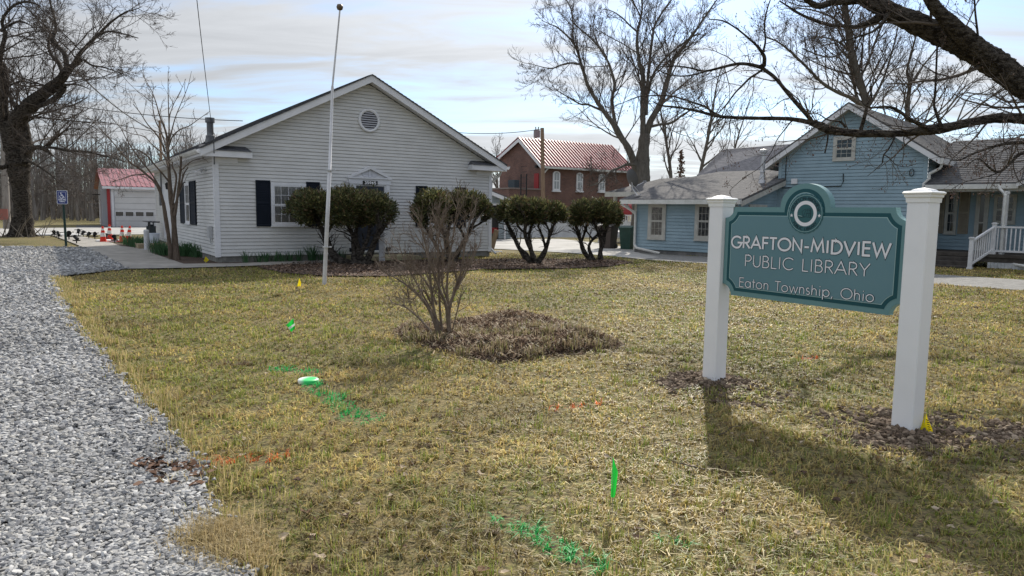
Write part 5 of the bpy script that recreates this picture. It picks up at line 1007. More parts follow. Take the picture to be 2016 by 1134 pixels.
# ------------------------------------------------------------------ the library sign
PLg, PRg = G(1405, 753), G(1784, 853); dv = PRg-PLg; SL = float(np.hypot(dv[0], dv[1]))
NF = Frame((PLg[0], PLg[1]), math.atan2(dv[1], dv[0]))
SG = thing('library_sign', 'teal library sign board between two white square posts on the lawn', 'sign', (PLg[0], PLg[1], 0), NF.yaw)
PW = .152; PVC = M('post_white', (.80, .80, .81), (.76, .76, .77), sc=1.4, rough=.35, spec=.4)
def splash(m):
    # soil splashed on the foot of the posts
    t = m.node_tree; b = [n for n in t.nodes if n.type == 'BSDF_PRINCIPLED'][0]; l = b.inputs['Base Color'].links[0]; src = l.from_socket
    tc = N(t, 'ShaderNodeTexCoord'); sp = N(t, 'ShaderNodeSeparateXYZ'); t.links.new(tc.outputs['Object'], sp.inputs[0]); n = N(t, 'ShaderNodeTexNoise'); n.inputs['Scale'].default_value = 38; n.inputs['Detail'].default_value = 6; t.links.new(tc.outputs['Object'], n.inputs[0])
    h = N(t, 'ShaderNodeMapRange'); t.links.new(sp.outputs[2], h.inputs[0]); h.inputs[1].default_value = .0; h.inputs[2].default_value = .22; h.inputs[3].default_value = .20; h.inputs[4].default_value = -.4
    a = N(t, 'ShaderNodeMath', operation='ADD'); t.links.new(n.outputs[0], a.inputs[0]); t.links.new(h.outputs[0], a.inputs[1]); r = N(t, 'ShaderNodeMapRange', interpolation_type='SMOOTHSTEP'); t.links.new(a.outputs[0], r.inputs[0]); r.inputs[1].default_value = .60; r.inputs[2].default_value = .76; r.inputs[4].default_value = .7
    x = N(t, 'ShaderNodeMix', data_type='RGBA'); t.links.new(r.outputs[0], x.inputs[0]); t.links.new(src, x.inputs[6]); x.inputs[7].default_value = (.26, .20, .15, 1); t.links.new(x.outputs[2], b.inputs['Base Color'])
splash(PVC)
ptop = [NF.front(1418, 394)[1], NF.front(1812, 382)[1]]
for i, x in enumerate((0, SL)):
    zt = ptop[i]; h = PW/2; k = MB(); bm = bmesh.new(); 
    ch = .006; oc = [(-h+ch, -h), (h-ch, -h), (h, -h+ch), (h, h-ch), (h-ch, h), (-h+ch, h), (-h, h-ch), (-h, -h+ch)]; k.prism([(x+a, b) for a, b in oc], 2, -.1, zt-.055); bm.free()
    pst = k.build('post', PVC, SG); k = MB()
    prof = [(h+.005, zt-.060), (h+.007, zt-.030), (h+.014, zt-.022), (h+.016, zt-.006), (h+.023, zt+.0), (h+.025, zt+.010), (h+.012, zt+.018), (h-.012, zt+.020), (h-.020, zt+.030), (.004, zt+.044)]
    v = [(x+sx_q*r_, sy_q*r_, z) for r_, z in prof for sx_q, sy_q in ((-1, -1), (1, -1), (1, 1), (-1, 1))]; k.add(v, [(j*4+a, j*4+(a+1) % 4, (j+1)*4+(a+1) % 4, (j+1)*4+a) for j in range(len(prof)-1) for a in range(4)]); k.build('post_cap', M('cap_white', (.80, .80, .79), rough=.4), pst)
BY = -.032
def bl(px, py): return NF.front(px, py, BY)
xl = PW/2+.002; xr = SL-PW/2-.002
tl = bl(1443, 409.5)[1]; trt = bl(1755, 406)[1]; bt_l = bl(1440, 583)[1]; bt_r = bl(1755, 619)[1]; ZT = (tl+trt)/2; ZB = (bt_l+bt_r)/2
acx = (bl(1536, 405)[0]+bl(1636, 403)[0])/2; AR = (bl(1640, 405)[0]-bl(1541, 405)[0])/2; apz = bl(1590, 361)[1]; nr = .095
def outline(ins):
    """board outline moved inwards by ins, with scooped corners and the arch on top"""
    x0, x1, z0, z1 = xl+ins, xr-ins, ZB+ins, ZT-ins; r_ = nr+ins*.42; o_ = []
    def sc(cx, cz, a0, a1): 
        for t in np.radians(np.linspace(a0, a1, 9)): o_.append((cx+r_*math.cos(t), cz+r_*math.sin(t)))
    e = ins*.0
    cx0, cx1, cz0, cz1 = xl, xr, ZB, ZT; rr_ = nr+ins
    def q(cx, cz, a0, a1): 
        c_ = [(cx+rr_*math.cos(t), cz+rr_*math.sin(t)) for t in np.radians(np.linspace(a0, a1, 25))]
        return [(a, b) for a, b in c_ if x0-1e-6 <= a <= x1+1e-6 and z0-1e-6 <= b <= z1+1e-6]
    d = math.sqrt(max(rr_*rr_-ins*ins, 0))
    o_ = [(cx0+d, z0)]; o_ += [(cx1-d, z0)]+q(cx1, cz0, 180, 90)+[(x1, cz0+d)]
    o_ += [(x1, cz1-d)]+q(cx1, cz1, 270, 180)+[(cx1-d, z1)]
    ra = AR-ins; za = apz-ins-z1; 
    o_ += [(acx+ra*math.cos(t), z1+za*math.sin(t)**.92) for t in np.linspace(0.0, math.pi, 33)]
    o_ += [(cx0+d, z1)]+q(cx0, cz1, 0, -90)+[(x0, cz1-d)]+[(x0, cz0+d)]+q(cx0, cz0, 90, 0)
    return o_
TEALB = M('sign_teal', (.122, .230, .262), (.114, .218, .250), sc=1, rough=.45); TEALE = M('sign_edge_teal', (.13, .25, .26), rough=.4, c2=(.135, .26, .27)); TEALD = M('sign_dark_teal', (.008, .07, .085), rough=.45); WLINE = M('sign_line', (.30, .44, .44), rough=.45); WHT = M('sign_white', (.74, .74, .77), rough=.5); INK = M('sign_ink', (.008, .03, .04), rough=.5)
k = MB(); k.prism(outline(0), 1, BY, -BY); BD = k.build('board', TEALE, SG)
for nm, ins, y, mt in (('dark_border', .042, .0015, TEALD), ('light_line', .071, .0030, WLINE), ('face_panel', .0765, .0045, TEALB)):
    k = MB(); k.prism(outline(ins), 1, BY-y, BY+.001); k.build(nm, mt, BD)
YF = BY-.0046
def line(text, pl, pr, capL, capR, w, name):
    """pl/pr: pixels of the left baseline and the right baseline; cap pixel heights"""
    x0, z0 = bl(*pl); x1, z1 = bl(*pr); cap = (bl(pl[0], pl[1]-capL)[1]-z0+bl(pr[0], pr[1]-capR)[1]-z1)/2
    st, W_ = letters(text, cap, x1-x0); zb_ = (z0+z1)/2
    st = [[(a+x0, b+zb_) for a, b in q] for q in st]
    words_ = []; j = 0
    for wd in text.split(' '):
        n_ = sum(len(GL[ch][1]) for ch in wd); words_.append(st[j:j+n_]); j += n_
    for wst in words_:
        k = MB(); put_strokes(k, wst, w+.0042, YF-.0008); o1 = k.build('letter_outline', INK, BD); k = MB(); put_strokes(k, wst, w, YF-.0028); k.build(name, WHT, o1)
    return st
line('GRAFTON-MIDVIEW', (1440, 489), (1754, 503), 22.5, 26, .0088, 'title_lettering')
line('PUBLIC LIBRARY', (1466.5, 524.5), (1713, 543.5), 21.5, 26, .0045, 'subtitle_lettering')
line('Eaton Township, Ohio', (1455.5, 565.5), (1722, 593), 17.5, 21.5, .0036, 'place_lettering')
ex, ez2 = bl(1586.8, 420.5); er_ = (bl(1621, 420)[0]-bl(1552, 420)[0])/2; n = 120
def disc(r_, y, mat, name, scal=0., parent=None, inner=None):
    k = MB(); th = np.arange(n)*2*math.pi/n; rr_ = r_*(1+scal*np.cos(th*24)); o_ = [(ex+a*math.cos(t), ez2+a*math.sin(t)) for a, t in zip(rr_, th)]
    if inner: 
        i_ = [(ex+inner*math.cos(t), ez2+inner*math.sin(t)) for t in th]; v = [(a, y, b) for a, b in o_]+[(a, y, b) for a, b in i_]; k.add(v, [(j, (j+1) % n, n+(j+1) % n, n+j) for j in range(n)])
    else: k.prism(o_, 1, y, BY)
    return k.build(name, mat, parent)
EM = disc(er_, YF-.004, M('emblem_teal', (.035, .115, .13), rough=.45), 'emblem', scal=.018, parent=BD)
disc(er_*.935, YF-.0043, WLINE, 'emblem_ring', parent=EM, inner=er_*.915); disc(er_*.645, YF-.0046, WHT, 'white_ring', parent=EM, inner=er_*.465)
disc(er_*.465, YF-.00445, M('emblem_centre', (.03, .11, .12), rough=.45), 'emblem_centre', parent=EM, inner=.0005)
def arc_text(text, r_, a_mid, span, cap, top, w, name):
    st, W_ = letters(text, cap); rr_ = r_
    def mf(x, z, y):
        t = (x/W_-.5)*span; a = math.radians(a_mid)+(-t if top else t); rad = rr_+(z if top else -z); return (ex+rad*math.cos(a), y, ez2+rad*math.sin(a))
    k = MB(); sub = [[(a+(c-a)*j/4, b+(d-b)*j/4) for (a, b), (c, d) in zip(q[:-1], q[1:]) for j in range(4)]+[q[-1]] for q in st]; put_strokes(k, sub, w, YF-.0052, mapf=mf); k.build(name, INK, EM)
arc_text('GRAFTON-MIDVIEW', er_*.69, 90, 2.85, er_*.16, True, .0024, 'ring_lettering'); arc_text('PUBLIC LIBRARY', er_*.85, 270, 1.95, er_*.14, False, .0019, 'ring_lettering')
for sgn in (-1, 1):
    c_ = (ex+sgn*er_*.79, ez2-er_*.10); k = MB(); pts = [(c_[0]+er_*(.10 if j % 2 == 0 else .042)*math.sin(j*math.pi/5), c_[1]+er_*(.10 if j % 2 == 0 else .042)*math.cos(j*math.pi/5)) for j in range(10)]; k.prism(pts, 1, YF-.0055, YF-.004); k.build('star', WHT, EM)
bks = [[(-.34, -.12), (-.22, -.16), (-.10, -.10), (-.16, .08), (-.06, .16), (.02, .17)], [(-.08, -.12), (.02, .15), (.26, .15), (.27, -.16), (-.08, -.13)], [(.05, -.12), (.11, .14)], [(.16, -.13), (.19, .14)], [(.02, .0), (.26, .0)], [(-.30, -.15), (-.12, -.17), (.0, -.14)], [(.24, -.14), (.25, .2), (.06, .19)]]
k = MB(); put_strokes(k, [[(ex+a*er_*1.2, ez2+b*er_*1.2) for a, b in q] for q in bks], .0014, YF-.0053); k.build('book_drawing', INK, EM)
k = MB(); put_strokes(k, [[(ex+a*er_*1.2, ez2+b*er_*1.2) for a, b in [(-.33, -.085), (-.22, -.10), (-.14, -.12)]]], .002, YF-.0058); k.build('book_highlight', WLINE, EM)

# ------------------------------------------------------------------ flagpole
b0 = G(638, 562); tp = P(669, 14, 14.0); mid = P(649, 335, 14.25)
FP = thing('flagpole', 'tall thin white flagpole leaning right on the lawn before the library', 'flagpole', b0)
mid = b0+(mid-b0); k = MB(); ptsf = np.array([b0-[0, 0, .1], b0+(mid-b0)*.25, b0+(mid-b0)*.5, mid, mid+[0, 0, .001], P(654.5, 172, 14.15), P(654.6, 169, 14.15), tp-[0, 0, .06]]); k.tubes(ptsf, np.array([.042, .041, .039, .036, .029, .027, .019, .015]), 12, cap=True); k.build('pole', M('pole_white', (.62, .62, .64), (.52, .52, .54), sc=4, rough=.35, dirt=.2), FP, smooth=True, off=b0)
k = MB(); k.lathe([(0, -.07), (.05, -.045), (.065, 0), (.05, .045), (0, .06)], 12); k.v[0] = k.v[0]+tp; k.build('finial', M('bronze_ball', (.12, .09, .06), rough=.4, metal=.5), FP, smooth=True, off=b0)
k = MB(); cl = b0+(mid-b0)*.34; cl2 = mid
for c_ in (cl, cl2):
    k.box(tuple(c_-[.055, .055, .012]), tuple(c_+[.055, .055, .012])); k.beam(c_+[.04, 0, 0], c_+[.12, -.02, .01], .02, .03)
k.build('cleat', METALG, FP, off=b0)

# ------------------------------------------------------------------ poles and wires
def pole(name, base, top, r0, r1, label, mat):
    t = thing(name, label, 'utility pole', base); k = MB(); n = 8; ts = np.linspace(0, 1, n)[:, None]; k.tubes(base+(top-base)*ts, np.linspace(r0, r1, n), 12, cap=True); k.build('pole_shaft', mat, t, off=base, smooth=True); return t
POLEM = M('pole_wood', (.20, .13, .085), (.28, .20, .14), sc=3, rough=.9, stretch=(8, 8, .4), bump=.4); POLEG = M('pole_grey', (.26, .235, .21), (.18, .16, .14), sc=3, rough=.9, stretch=(8, 8, .4), bump=.4)
pb1 = P(1070, 466, 47.); pb1[2] = 0; pt1 = P(1067.5, 252, 47.); p1 = pole('utility_pole', pb1, pt1, .15, .12, 'brown wooden utility pole standing before the brick building', POLEM)
pb2 = G(16, 449.5); pb2 = P(14, 449, 46.); pb2[2] = 0; pt2 = P(1, 120, 46.); p2 = pole('utility_pole', pb2, pt2, .22, .15, 'grey utility pole behind the big tree at the left edge', POLEG)
pb3 = P(323, 446, 45.); pb3[2] = 0; pt3 = P(314, 237, 45.); p3 = pole('utility_pole', pb3, pt3, .085, .07, 'thin utility pole rising behind the library roof at left', POLEM)
# transformer can behind the roof ridge belongs to a farther pole
tb = P(1055, 300, 66.); tb2 = tb.copy(); tb2[2] = 0; tt = P(1054.5, 256, 66.); p4 = pole('utility_pole', tb2, tt, .13, .11, 'distant pole carrying a grey transformer above the red roof ridge', POLEG)
k = MB(); c4 = P(1057, 263, 65.7); k.lathe([(0, -.35), (.3, -.33), (.3, .28), (.22, .36), (.0, .4)], 14); k.v[0] = k.v[0]+c4; k.tubes(np.array([c4+[.1, 0, .35], c4+[.15, 0, .6]]), np.full(2, .05), 6); k.tubes(np.array([c4+[-.1, 0, .35], c4+[-.12, 0, .6]]), np.full(2, .05), 6); k.build('transformer', M('transformer_grey', (.22, .22, .22), rough=.6), p4, off=tb2)
k = MB(); sgc = P(7, 422, 45.6); k.box(tuple(sgc-[.28, .02, .35]), tuple(sgc+[.28, .02, .35])); o_ = k.build('pole_notice', M('faded_red', (.24, .09, .07), rough=.7), p2, off=pb2)
def wire(a, b, sag, r, label, parent=None, n=24):
    t = np.linspace(0, 1, n)[:, None]; pts = np.array(a)+(np.array(b)-np.array(a))*t; pts[:, 2] -= (4*sag*t*(1-t))[:, 0]; k = MB(); k.tubes(pts, np.full(n, r), 5); tag(k.build('overhead_wire', BLACK), label, 'wire', 'overhead wires')
wire(P(381, -60, 12), P(421, 280, 19.3), .12, .007, 'service wire dropping steeply from the sky onto the left roof corner')
wire(P(421, 280, 19.3), LF.w(.0, -.03, 2.75), .03, .012, 'short cable running over the left cornice return of the library')
wire(P(140, 130, 34), P(316, 262, 45.), .4, .035, 'thick cable from the big left tree down to the thin utility pole')
wire(P(100, 202, 46), P(478, 238, 50), .2, .025, 'thin wire crossing the sky above the library roof at left')
wire(P(60, 205, 46), P(370, 268, 48), .2, .02, 'lower thin wire ending behind the library roof at left')
wire(P(880, 259, 45), P(1066, 254, 47.), .2, .02, 'wire running from the library roof to the brown utility pole')

# ------------------------------------------------------------------ accessible parking sign
ps = P(130.5, 487, 26.5); ps[2] = 0; tsn = P(123, 374, 26.5)
PK = thing('parking_sign', 'blue accessible parking sign on a dark green post at the gravel edge', 'sign', ps, R(8))
k = MB(); tilt = (tsn-ps)[0]; hgt = tsn[2]
c8, s8 = math.cos(R(8)), math.sin(R(8))
def pkl(x, y, z): return (x+tilt*c8*z/hgt, y-tilt*s8*z/hgt, z)
k.tubes(np.array([pkl(0, 0, -.05), pkl(0, 0, hgt)]), np.array([.042, .042]), 8); k.build('post', M('post_green', (.012, .035, .028), rough=.5), PK)
sw_, sh_ = .37, .50; zc = hgt-.27; GRN = M('sign_blue', (.022, .035, .15), rough=.45); SW = M('sign_white_paint', (.72, .73, .76), rough=.5)
def rrect(x, z, w_, h_, r_, nn=5): 
    o_ = []
    for cx, cz, a0 in ((x+w_/2-r_, z+h_/2-r_, 0), (x-w_/2+r_, z+h_/2-r_, 90), (x-w_/2+r_, z-h_/2+r_, 180), (x+w_/2-r_, z-h_/2+r_, 270)): o_ += [(cx+r_*math.cos(R(a0+90*j/nn)), cz+r_*math.sin(R(a0+90*j/nn))) for j in range(nn+1)]
    return o_
tx = tilt*c8*zc/hgt
k = MB(); k.prism(rrect(tx, zc, sw_, sh_, .04), 1, -.060, -.055); PN = k.build('plate', SW, PK); k = MB(); k.prism(rrect(tx, zc, sw_-.025, sh_-.025, .032), 1, -.0625, -.0601); k.build('blue_field', GRN, PN)
k = MB(); k.prism(rrect(tx, zc+.07, .25, .25, .01), 1, -.0640, -.0626); k.build('symbol_border', SW, PN); k = MB(); k.prism(rrect(tx, zc+.07, .235, .235, .008), 1, -.0655, -.0641); k.build('symbol_field', GRN, PN)
wc = [arc(-.02, -.045, .058, .058, 150, 400, 20), [(-.03, .045), (-.03, -.015), (.035, -.015), (.065, -.075), (.085, -.068)], [(-.03, .02), (.03, .02)], arc(-.035, .078, .012, .012, 0, 360, 8)]
k = MB(); put_strokes(k, [[(a+tx, b+zc+.07) for a, b in q] for q in wc], .0105, -.0665); k.build('wheelchair_symbol', SW, PN)
for txt, dz_, wd_2 in (('HANDICAPPED', -.115, .27), ('PARKING', -.18, .19)):
    st, W_ = letters(txt, .042, wd_2); k = MB(); put_strokes(k, [[(a+tx-wd_2/2, b+zc+dz_) for a, b in q] for q in st], .0042, -.0645); k.build('lettering', SW, PN)

# ------------------------------------------------------------------ cones, path lights, bollards, bucket, meter
CONEM = M('cone_orange', (.72, .045, .02), (.62, .035, .018), sc=4, rough=.5, trans=.2); CONEW = M('cone_collar', (.62, .60, .58), rough=.4)
def cone(loc, rz, label, lean=0):
    t = thing('traffic_cone', label, 'traffic cone', loc, rz, 'orange traffic cones by the sidewalk'); k = MB(); n = 16; k.prism(rrect(0, 0, .38, .38, .05), 2, .0, .035)
    k.lathe([(.14, .035), (.125, .10), (.06, .56), (.03, .70), (.022, .70)], n); k.build('body', CONEM, t, smooth=False); k = MB(); k.lathe([(.104, .26), (.082, .42), (.083, .425), (.105, .258)], n); k.build('reflective_collar', CONEW, t); k = MB(); k.lathe([(.066, .53), (.052, .60)], n); k.build('reflective_collar', CONEW, t); t.rotation_euler = (0, R(lean), rz); return t
CL = ['leftmost of the orange cones beside the path', 'second orange cone from the left, standing slightly farther back', 'third orange cone from the left on the white slab', 'rightmost orange cone, tilted to the right']
c0_ = P(203.5, 478.5, 30.5); c0_[2] = .0; cA = cone(c0_, .2, CL[0])
for (px, py, Y, ln, lb) in ((216.5, 473.5, 32.6, 0, CL[1]), (241.5, 477, 30.8, 0, CL[2]), (252.5, 476.5, 30.9, -8, CL[3])):
    q = P(px, py, Y); q[2] = .03; c = dup(cA, q, RNG.random()*3, lb); c.rotation_euler = (0, R(-ln), .1) 
q = G(229, 476); sb = thing('stepping_slab', 'white concrete slab under the orange cones', 'slab', (q[0], q[1], 0), .5); k = MB(); k.prism(rrect(0, 0, 1.5, 1.1, .2), 2, .0, .09); k.build('slab_top', M('white_stone', (.62, .62, .62), (.5, .5, .5), sc=4, rough=.8), sb); k = MB(); k.prism(rrect(1.25, .35, .6, .5, .2), 2, .0, .08); k.build('slab_piece', MATS['white_stone'], sb)
q = G(118, 463.5); sb = thing('stepping_slab', 'pale concrete slab where the path meets the road', 'slab', (q[0], q[1], 0), .2); k = MB(); k.prism(rrect(0, 0, 2.2, 1.0, .05), 2, .0, .07); k.build('slab_top', MATS['white_stone'], sb)
def plight(loc, rz, label):
    t = thing('path_light', label, 'path light', loc, rz, 'black spike lights along both sides of the path'); k = MB(); k.tubes(np.array([(0, 0, -.05), (0, 0, .16)]), np.array([.02, .02]), 6); k.prism([(-.10, .12), (.1, .12), (.13, .16), (-.13, .16)], 1, -.05, .05); k.build('stake', BLACK, t)
    k = MB(); v = MB(); v.lathe([(0, -.09), (.06, -.085), (.085, .08), (.075, .085), (.05, .02), (0, .0)], 10); vv = v.v[0]; ca, sa = math.cos(.9), math.sin(.9); k.add(np.stack([vv[:, 0], vv[:, 1]*ca-vv[:, 2]*sa, vv[:, 1]*sa+vv[:, 2]*ca+.24], 1), v.l[0].reshape(-1, 4)); k.box((-.17, -.02, .285), (.17, .02, .315)); k.build('lamp_head', BLACK, t); return t
pls = [(107, 467, 'in the left row, nearest the road'), (116, 471, 'in the left row, second from the road'), (136, 473, 'in the left row, just right of the parking sign post'), (151, 481, 'in the left row, closest to the library'), (155, 464.5, 'in the right row, nearest the road'), (164, 467.5, 'in the right row, second from the road'), (175, 471, 'in the right row, third from the road'), (187, 472, 'in the right row, just left of the orange cones'), (209, 475, 'between the two left orange cones'), (226, 479.5, 'before the white slab among the cones')]
pl0 = None
for i, (px, py, lb) in enumerate(pls):
    q = G(px, py); L_ = 'black path light '+lb
    if pl0 is None: pl0 = plight(q, .3, L_)
    else: dup(pl0, q, RNG.random()*6, L_, scale=1.0+.25*RNG.random())
def bollard(px, ytop, ybot, r_, name, label, sq=False, lean=0):
    q = G(px, ybot); top_ = P(px, ytop, q[1])[2]; t = thing(name, label, 'post', q); k = MB()
    if sq: k.box((-r_, -r_, -.02), (r_, r_, top_-.05)); k.prism([(-r_-.01, top_-.049), (r_+.01, top_-.049), (r_+.01, top_-.02), (0, top_+.02), (-r_-.01, top_-.02)], 1, -r_-.01, r_+.01)
    else: k.lathe([(r_, -.02), (r_, top_-.03), (r_*.6, top_), (0, top_+.01)], 14)
    k.build('post_body', M('post_paint', (.62, .62, .63), (.5, .5, .52), sc=6, rough=.5, dirt=.2), t, smooth=False)
bollard(289.5, 452, 493.5, .09, 'bollard', 'round white bollard beside the gas meter'); bollard(752, 447.5, 517, .075, 'white_post', 'short square white post beside the library entrance', True); bollard(806, 450, 502, .045, 'white_post', 'slim pale post behind the bare shrub', True)
q = G(966, 496); t = thing('wooden_post', 'leaning weathered wooden post at the right corner of the library', 'post', q); k = MB(); k.beam((0, 0, -.05), (.22, .0, .86), .19, .10, up=(0, 1, 0)); k.build('timber', WOOD, t); k = MB(); k.box((.02, -.18, 0), (.45, -.10, .05)); k.build('splash_board', TRIM, t)
q = P(317, 487, LF.w(-.6, 8.0)[1]); BK = thing('bucket', 'white plastic bucket on the side step', 'bucket', LF.w(-.55, float(ks[1])+.1, .202)); k = MB(); k.lathe([(0, .0), (.17, .0), (.21, .34), (.225, .34), (.225, .37), (.205, .37), (.165, .02)], 16); k.build('pail', M('bucket_white', (.62, .66, .74), rough=.4), BK); k = MB(); k.tubes(np.array([(.22*math.cos(t), -.22*math.sin(t)*.3-.05, .36-.16*math.sin(t)) for t in np.linspace(0, math.pi, 10)]), np.full(10, .006), 5); k.build('handle', METALG, BK)
q = LF.side(296, 465)[0]; GMp = LF.w(-.45, LF.side(298, 465, -.45)[0]); GMt = thing('gas_meter', 'grey gas meter and pipes against the library side wall', 'gas meter', GMp, LF.yaw)
k = MB(); k.box((-.16, -.15, .42), (.16, .15, .80)); k.lathe([(0, .80), (.10, .80), (.12, .86), (0, .88)], 12); k.build('meter_body', M('meter_green_grey', (.05, .06, .065), rough=.5), GMt); k = MB(); k.tubes(np.array([(-.1, -.5, -.05), (-.1, -.5, .95), (-.1, -.2, .95), (-.1, -.1, .8)]), np.full(4, .028), 6); k.tubes(np.array([(.1, .1, .8), (.1, .15, .95), (.1, .6, .95), (.4, .62, .95)]), np.full(4, .028), 6); k.build('pipe', M('pipe_dark', (.045, .045, .05), rough=.5), GMt); k = MB(); k.box((-.2, -.9, .96), (-.05, .9, 1.0)); k.build('pipe_bar', MATS['pipe_dark'], GMt)
# ------------------------------------------------------------------ marker flags and the white lid
def flag(base, top, corners, mat, label, wirec=None, group='small marker flags on wire stakes'):
    t = thing('marker_flag', label, 'marker flag', base, 0, group); k = MB(); k.tubes(np.array([base-[0, 0, .03], top]), np.full(2, .0016 if base[1] < 7 else .003), 5); k.build('wire_stake', METALG, t, off=base)
    k = MB(); nseg = 6; c = [np.array(q) for q in corners]; A, B, C, D_ = c; v = []
    for i in range(nseg+1):
        for j in range(nseg+1):
            a, b = i/nseg, j/nseg; p = (A*(1-a)+B*a)*(1-b)+(D_*(1-a)+C*a)*b; p = p+np.array([0, .012*math.sin(a*5+b*2), .004*math.sin(b*6)]); v.append(p)
    k.add(v, [(i*(nseg+1)+j, i*(nseg+1)+j+1, (i+1)*(nseg+1)+j+1, (i+1)*(nseg+1)+j) for i in range(nseg) for j in range(nseg)]); k.build('flag_cloth', mat, t, off=base); return t
YEL = M('flag_yellow', (.75, .60, .01), rough=.5, trans=.45); GRE = M('flag_green', (.02, .55, .06), rough=.5, trans=.45); WHF = M('flag_white', (.7, .75, .7), rough=.5, trans=.3)
b = G(1206.5, 1020); b = np.array([b[0], b[1], 0]); Y_ = b[1]
flag(b, P(1206, 898, Y_), [P(1206, 897, Y_), P(1216, 928, Y_-.03), P(1212, 975, Y_-.02), P(1203, 980, Y_)], GRE, 'bright green marker flag hanging limp in the near grass')
b = G(574, 662); Y_ = b[1]; flag(b, P(579, 627, Y_), [P(563, 640, Y_-.06), P(578, 626.5, Y_), P(580.5, 647, Y_), P(573, 654, Y_-.05)], GRE, 'green and white folded marker flag on the lawn left of the bare shrub')
k = MB(); k.poly([P(567, 645, Y_-.075), P(580, 636.5, Y_-.045), P(581, 640, Y_-.045), P(570, 649, Y_-.08)]); k.build('white_stripe', WHF, bpy.data.objects['marker_flag.001'], off=b)
b = G(589, 567); Y_ = b[1]; flag(b, P(590, 550, Y_), [P(584.5, 565, Y_), P(589.5, 547.5, Y_), P(593, 557, Y_-.03), P(592, 563, Y_-.03)], YEL, 'small yellow marker flag in front of the flagpole base')
b = G(405, 520); Y_ = b[1]; flag(b, P(405, 505, Y_), [P(401, 513, Y_), P(405, 504.5, Y_), P(411.5, 512, Y_-.02), P(405, 517, Y_)], YEL, 'yellow marker flag by the left corner of the library')
b = G(1813, 858); Y_ = b[1]-.02; YF_ = flag(b, P(1824, 811, Y_), [P(1824, 810.5, Y_), P(1834, 846, Y_-.03), P(1838, 861, Y_-.02), P(1813, 846, Y_)], YEL, 'yellow marker flag leaning against the right sign post')
k = MB(); 
for j in range(5): a = np.array([1825+j*1.2, 826+j*4.5]); k.beam(P(a[0]-2, a[1], Y_-.045), P(a[0]+3, a[1]+2, Y_-.05), .0015, .006)
k.build('flag_print', BLACK, YF_, off=b)
q = G(607, 753); t = thing('cleanout_cap', 'round white lid with green paint sprayed on it', 'lid', (q[0], q[1], float(tz(q[0], q[1]))+.022)); k = MB(); k.lathe([(.0, .012), (.06, .014), (.085, .01), (.095, .0), (.09, -.03)], 28)
def lidmat():
    m = bpy.data.materials.new('sprayed_lid'); m.use_nodes = True; t_ = m.node_tree; b_ = t_.nodes['Principled BSDF']; b_.inputs['Roughness'].default_value = .4; tc = N(t_, 'ShaderNodeTexCoord'); mp_ = N(t_, 'ShaderNodeMapping'); mp_.inputs['Location'].default_value = (-.25, .2, 0); mp_.inputs['Scale'].default_value = (9, 5, 5); t_.links.new(tc.outputs['Object'], mp_.inputs[0]); g = N(t_, 'ShaderNodeTexGradient', gradient_type='SPHERICAL'); t_.links.new(mp_.outputs[0], g.inputs[0]); r = N(t_, 'ShaderNodeMapRange'); t_.links.new(g.outputs['Fac'], r.inputs[0]); r.inputs[1].default_value = .15; r.inputs[2].default_value = .6; x = N(t_, 'ShaderNodeMix', data_type='RGBA'); t_.links.new(r.outputs[0], x.inputs[0]); x.inputs[6].default_value = (.75, .78, .75, 1); x.inputs[7].default_value = (.02, .55, .12, 1); t_.links.new(x.outputs[2], b_.inputs['Base Color']); return m
k.build('lid_disc', lidmat(), t, smooth=True)
q = G(1204, 671); k = thing('metal_stake', 'short dark stake at the right end of the flower bed', 'stake', q); m = MB(); m.tubes(np.array([(0, 0, 0), (.005, 0, .10)]), np.full(2, .009), 6, cap=True); m.build('rod', BLACK, k)

# ------------------------------------------------------------------ spring bulb clumps along the wall
LEAFM = M('daffodil_leaf', (.04, .10, .04), (.055, .125, .05), sc=9, rough=.5, trans=.2)
def clump(nm, loc, h, n, spread, seed):
    rg = np.random.default_rng(seed); k = MB()
    for i in range(n):
        a = rg.random()*6.28; r_ = spread*rg.random()**.6; l = h*(.6+.5*rg.random()); le = .1+.45*rg.random(); b_ = np.array([r_*math.cos(a), r_*math.sin(a), 0.]); d = np.array([math.cos(a), math.sin(a), 0]); s = np.array([-d[1], d[0], 0])*.010
        p = [b_+d*l*le*t*t+np.array([0, 0, l*t*(1-.25*le*t)]) for t in (0, .4, .75, 1)]; v = []
        for j, q_ in enumerate(p): f_ = (1, 1, .8, .15)[j]; v += [q_-s*f_, q_+s*f_]
        k.add(v, [(2*j, 2*j+1, 2*j+3, 2*j+2) for j in range(3)])
    return k.build(nm, LEAFM)
cps = [(484, 509, 'leftmost clump right of the library corner'), (508, 509, None), (523, 508, None), (541, 508, None), (556, 508, None), (572, 507, None), (588, 507, None), (614, 506, 'the tallest clump under the left window'), (632, 505, None), (662, 504, None), (672, 504, None)]
LB = {484: 'green bulb leaves at the wall, nearest the left library corner', 614: 'tallest clump of green bulb leaves, just left of the flagpole', 662: 'green bulb leaves behind the flagpole side of the left yew', 672: 'green bulb leaves at the wall closest to the entrance'}
for i, (px, py, _) in enumerate(cps):
    q = LF.w(LF.front(px, 508, -.28)[0], -.30); o_ = clump('bulb_plant', q, .50 if px == 614 else .30+.08*RNG.random(), 60 if px == 614 else 26, .13, 100+i); o_.location = (q[0], q[1], .03); tag(o_, LB.get(px, 'clump of green bulb leaves in the row under the left front window'), 'plant', 'bulb plants along the library wall')
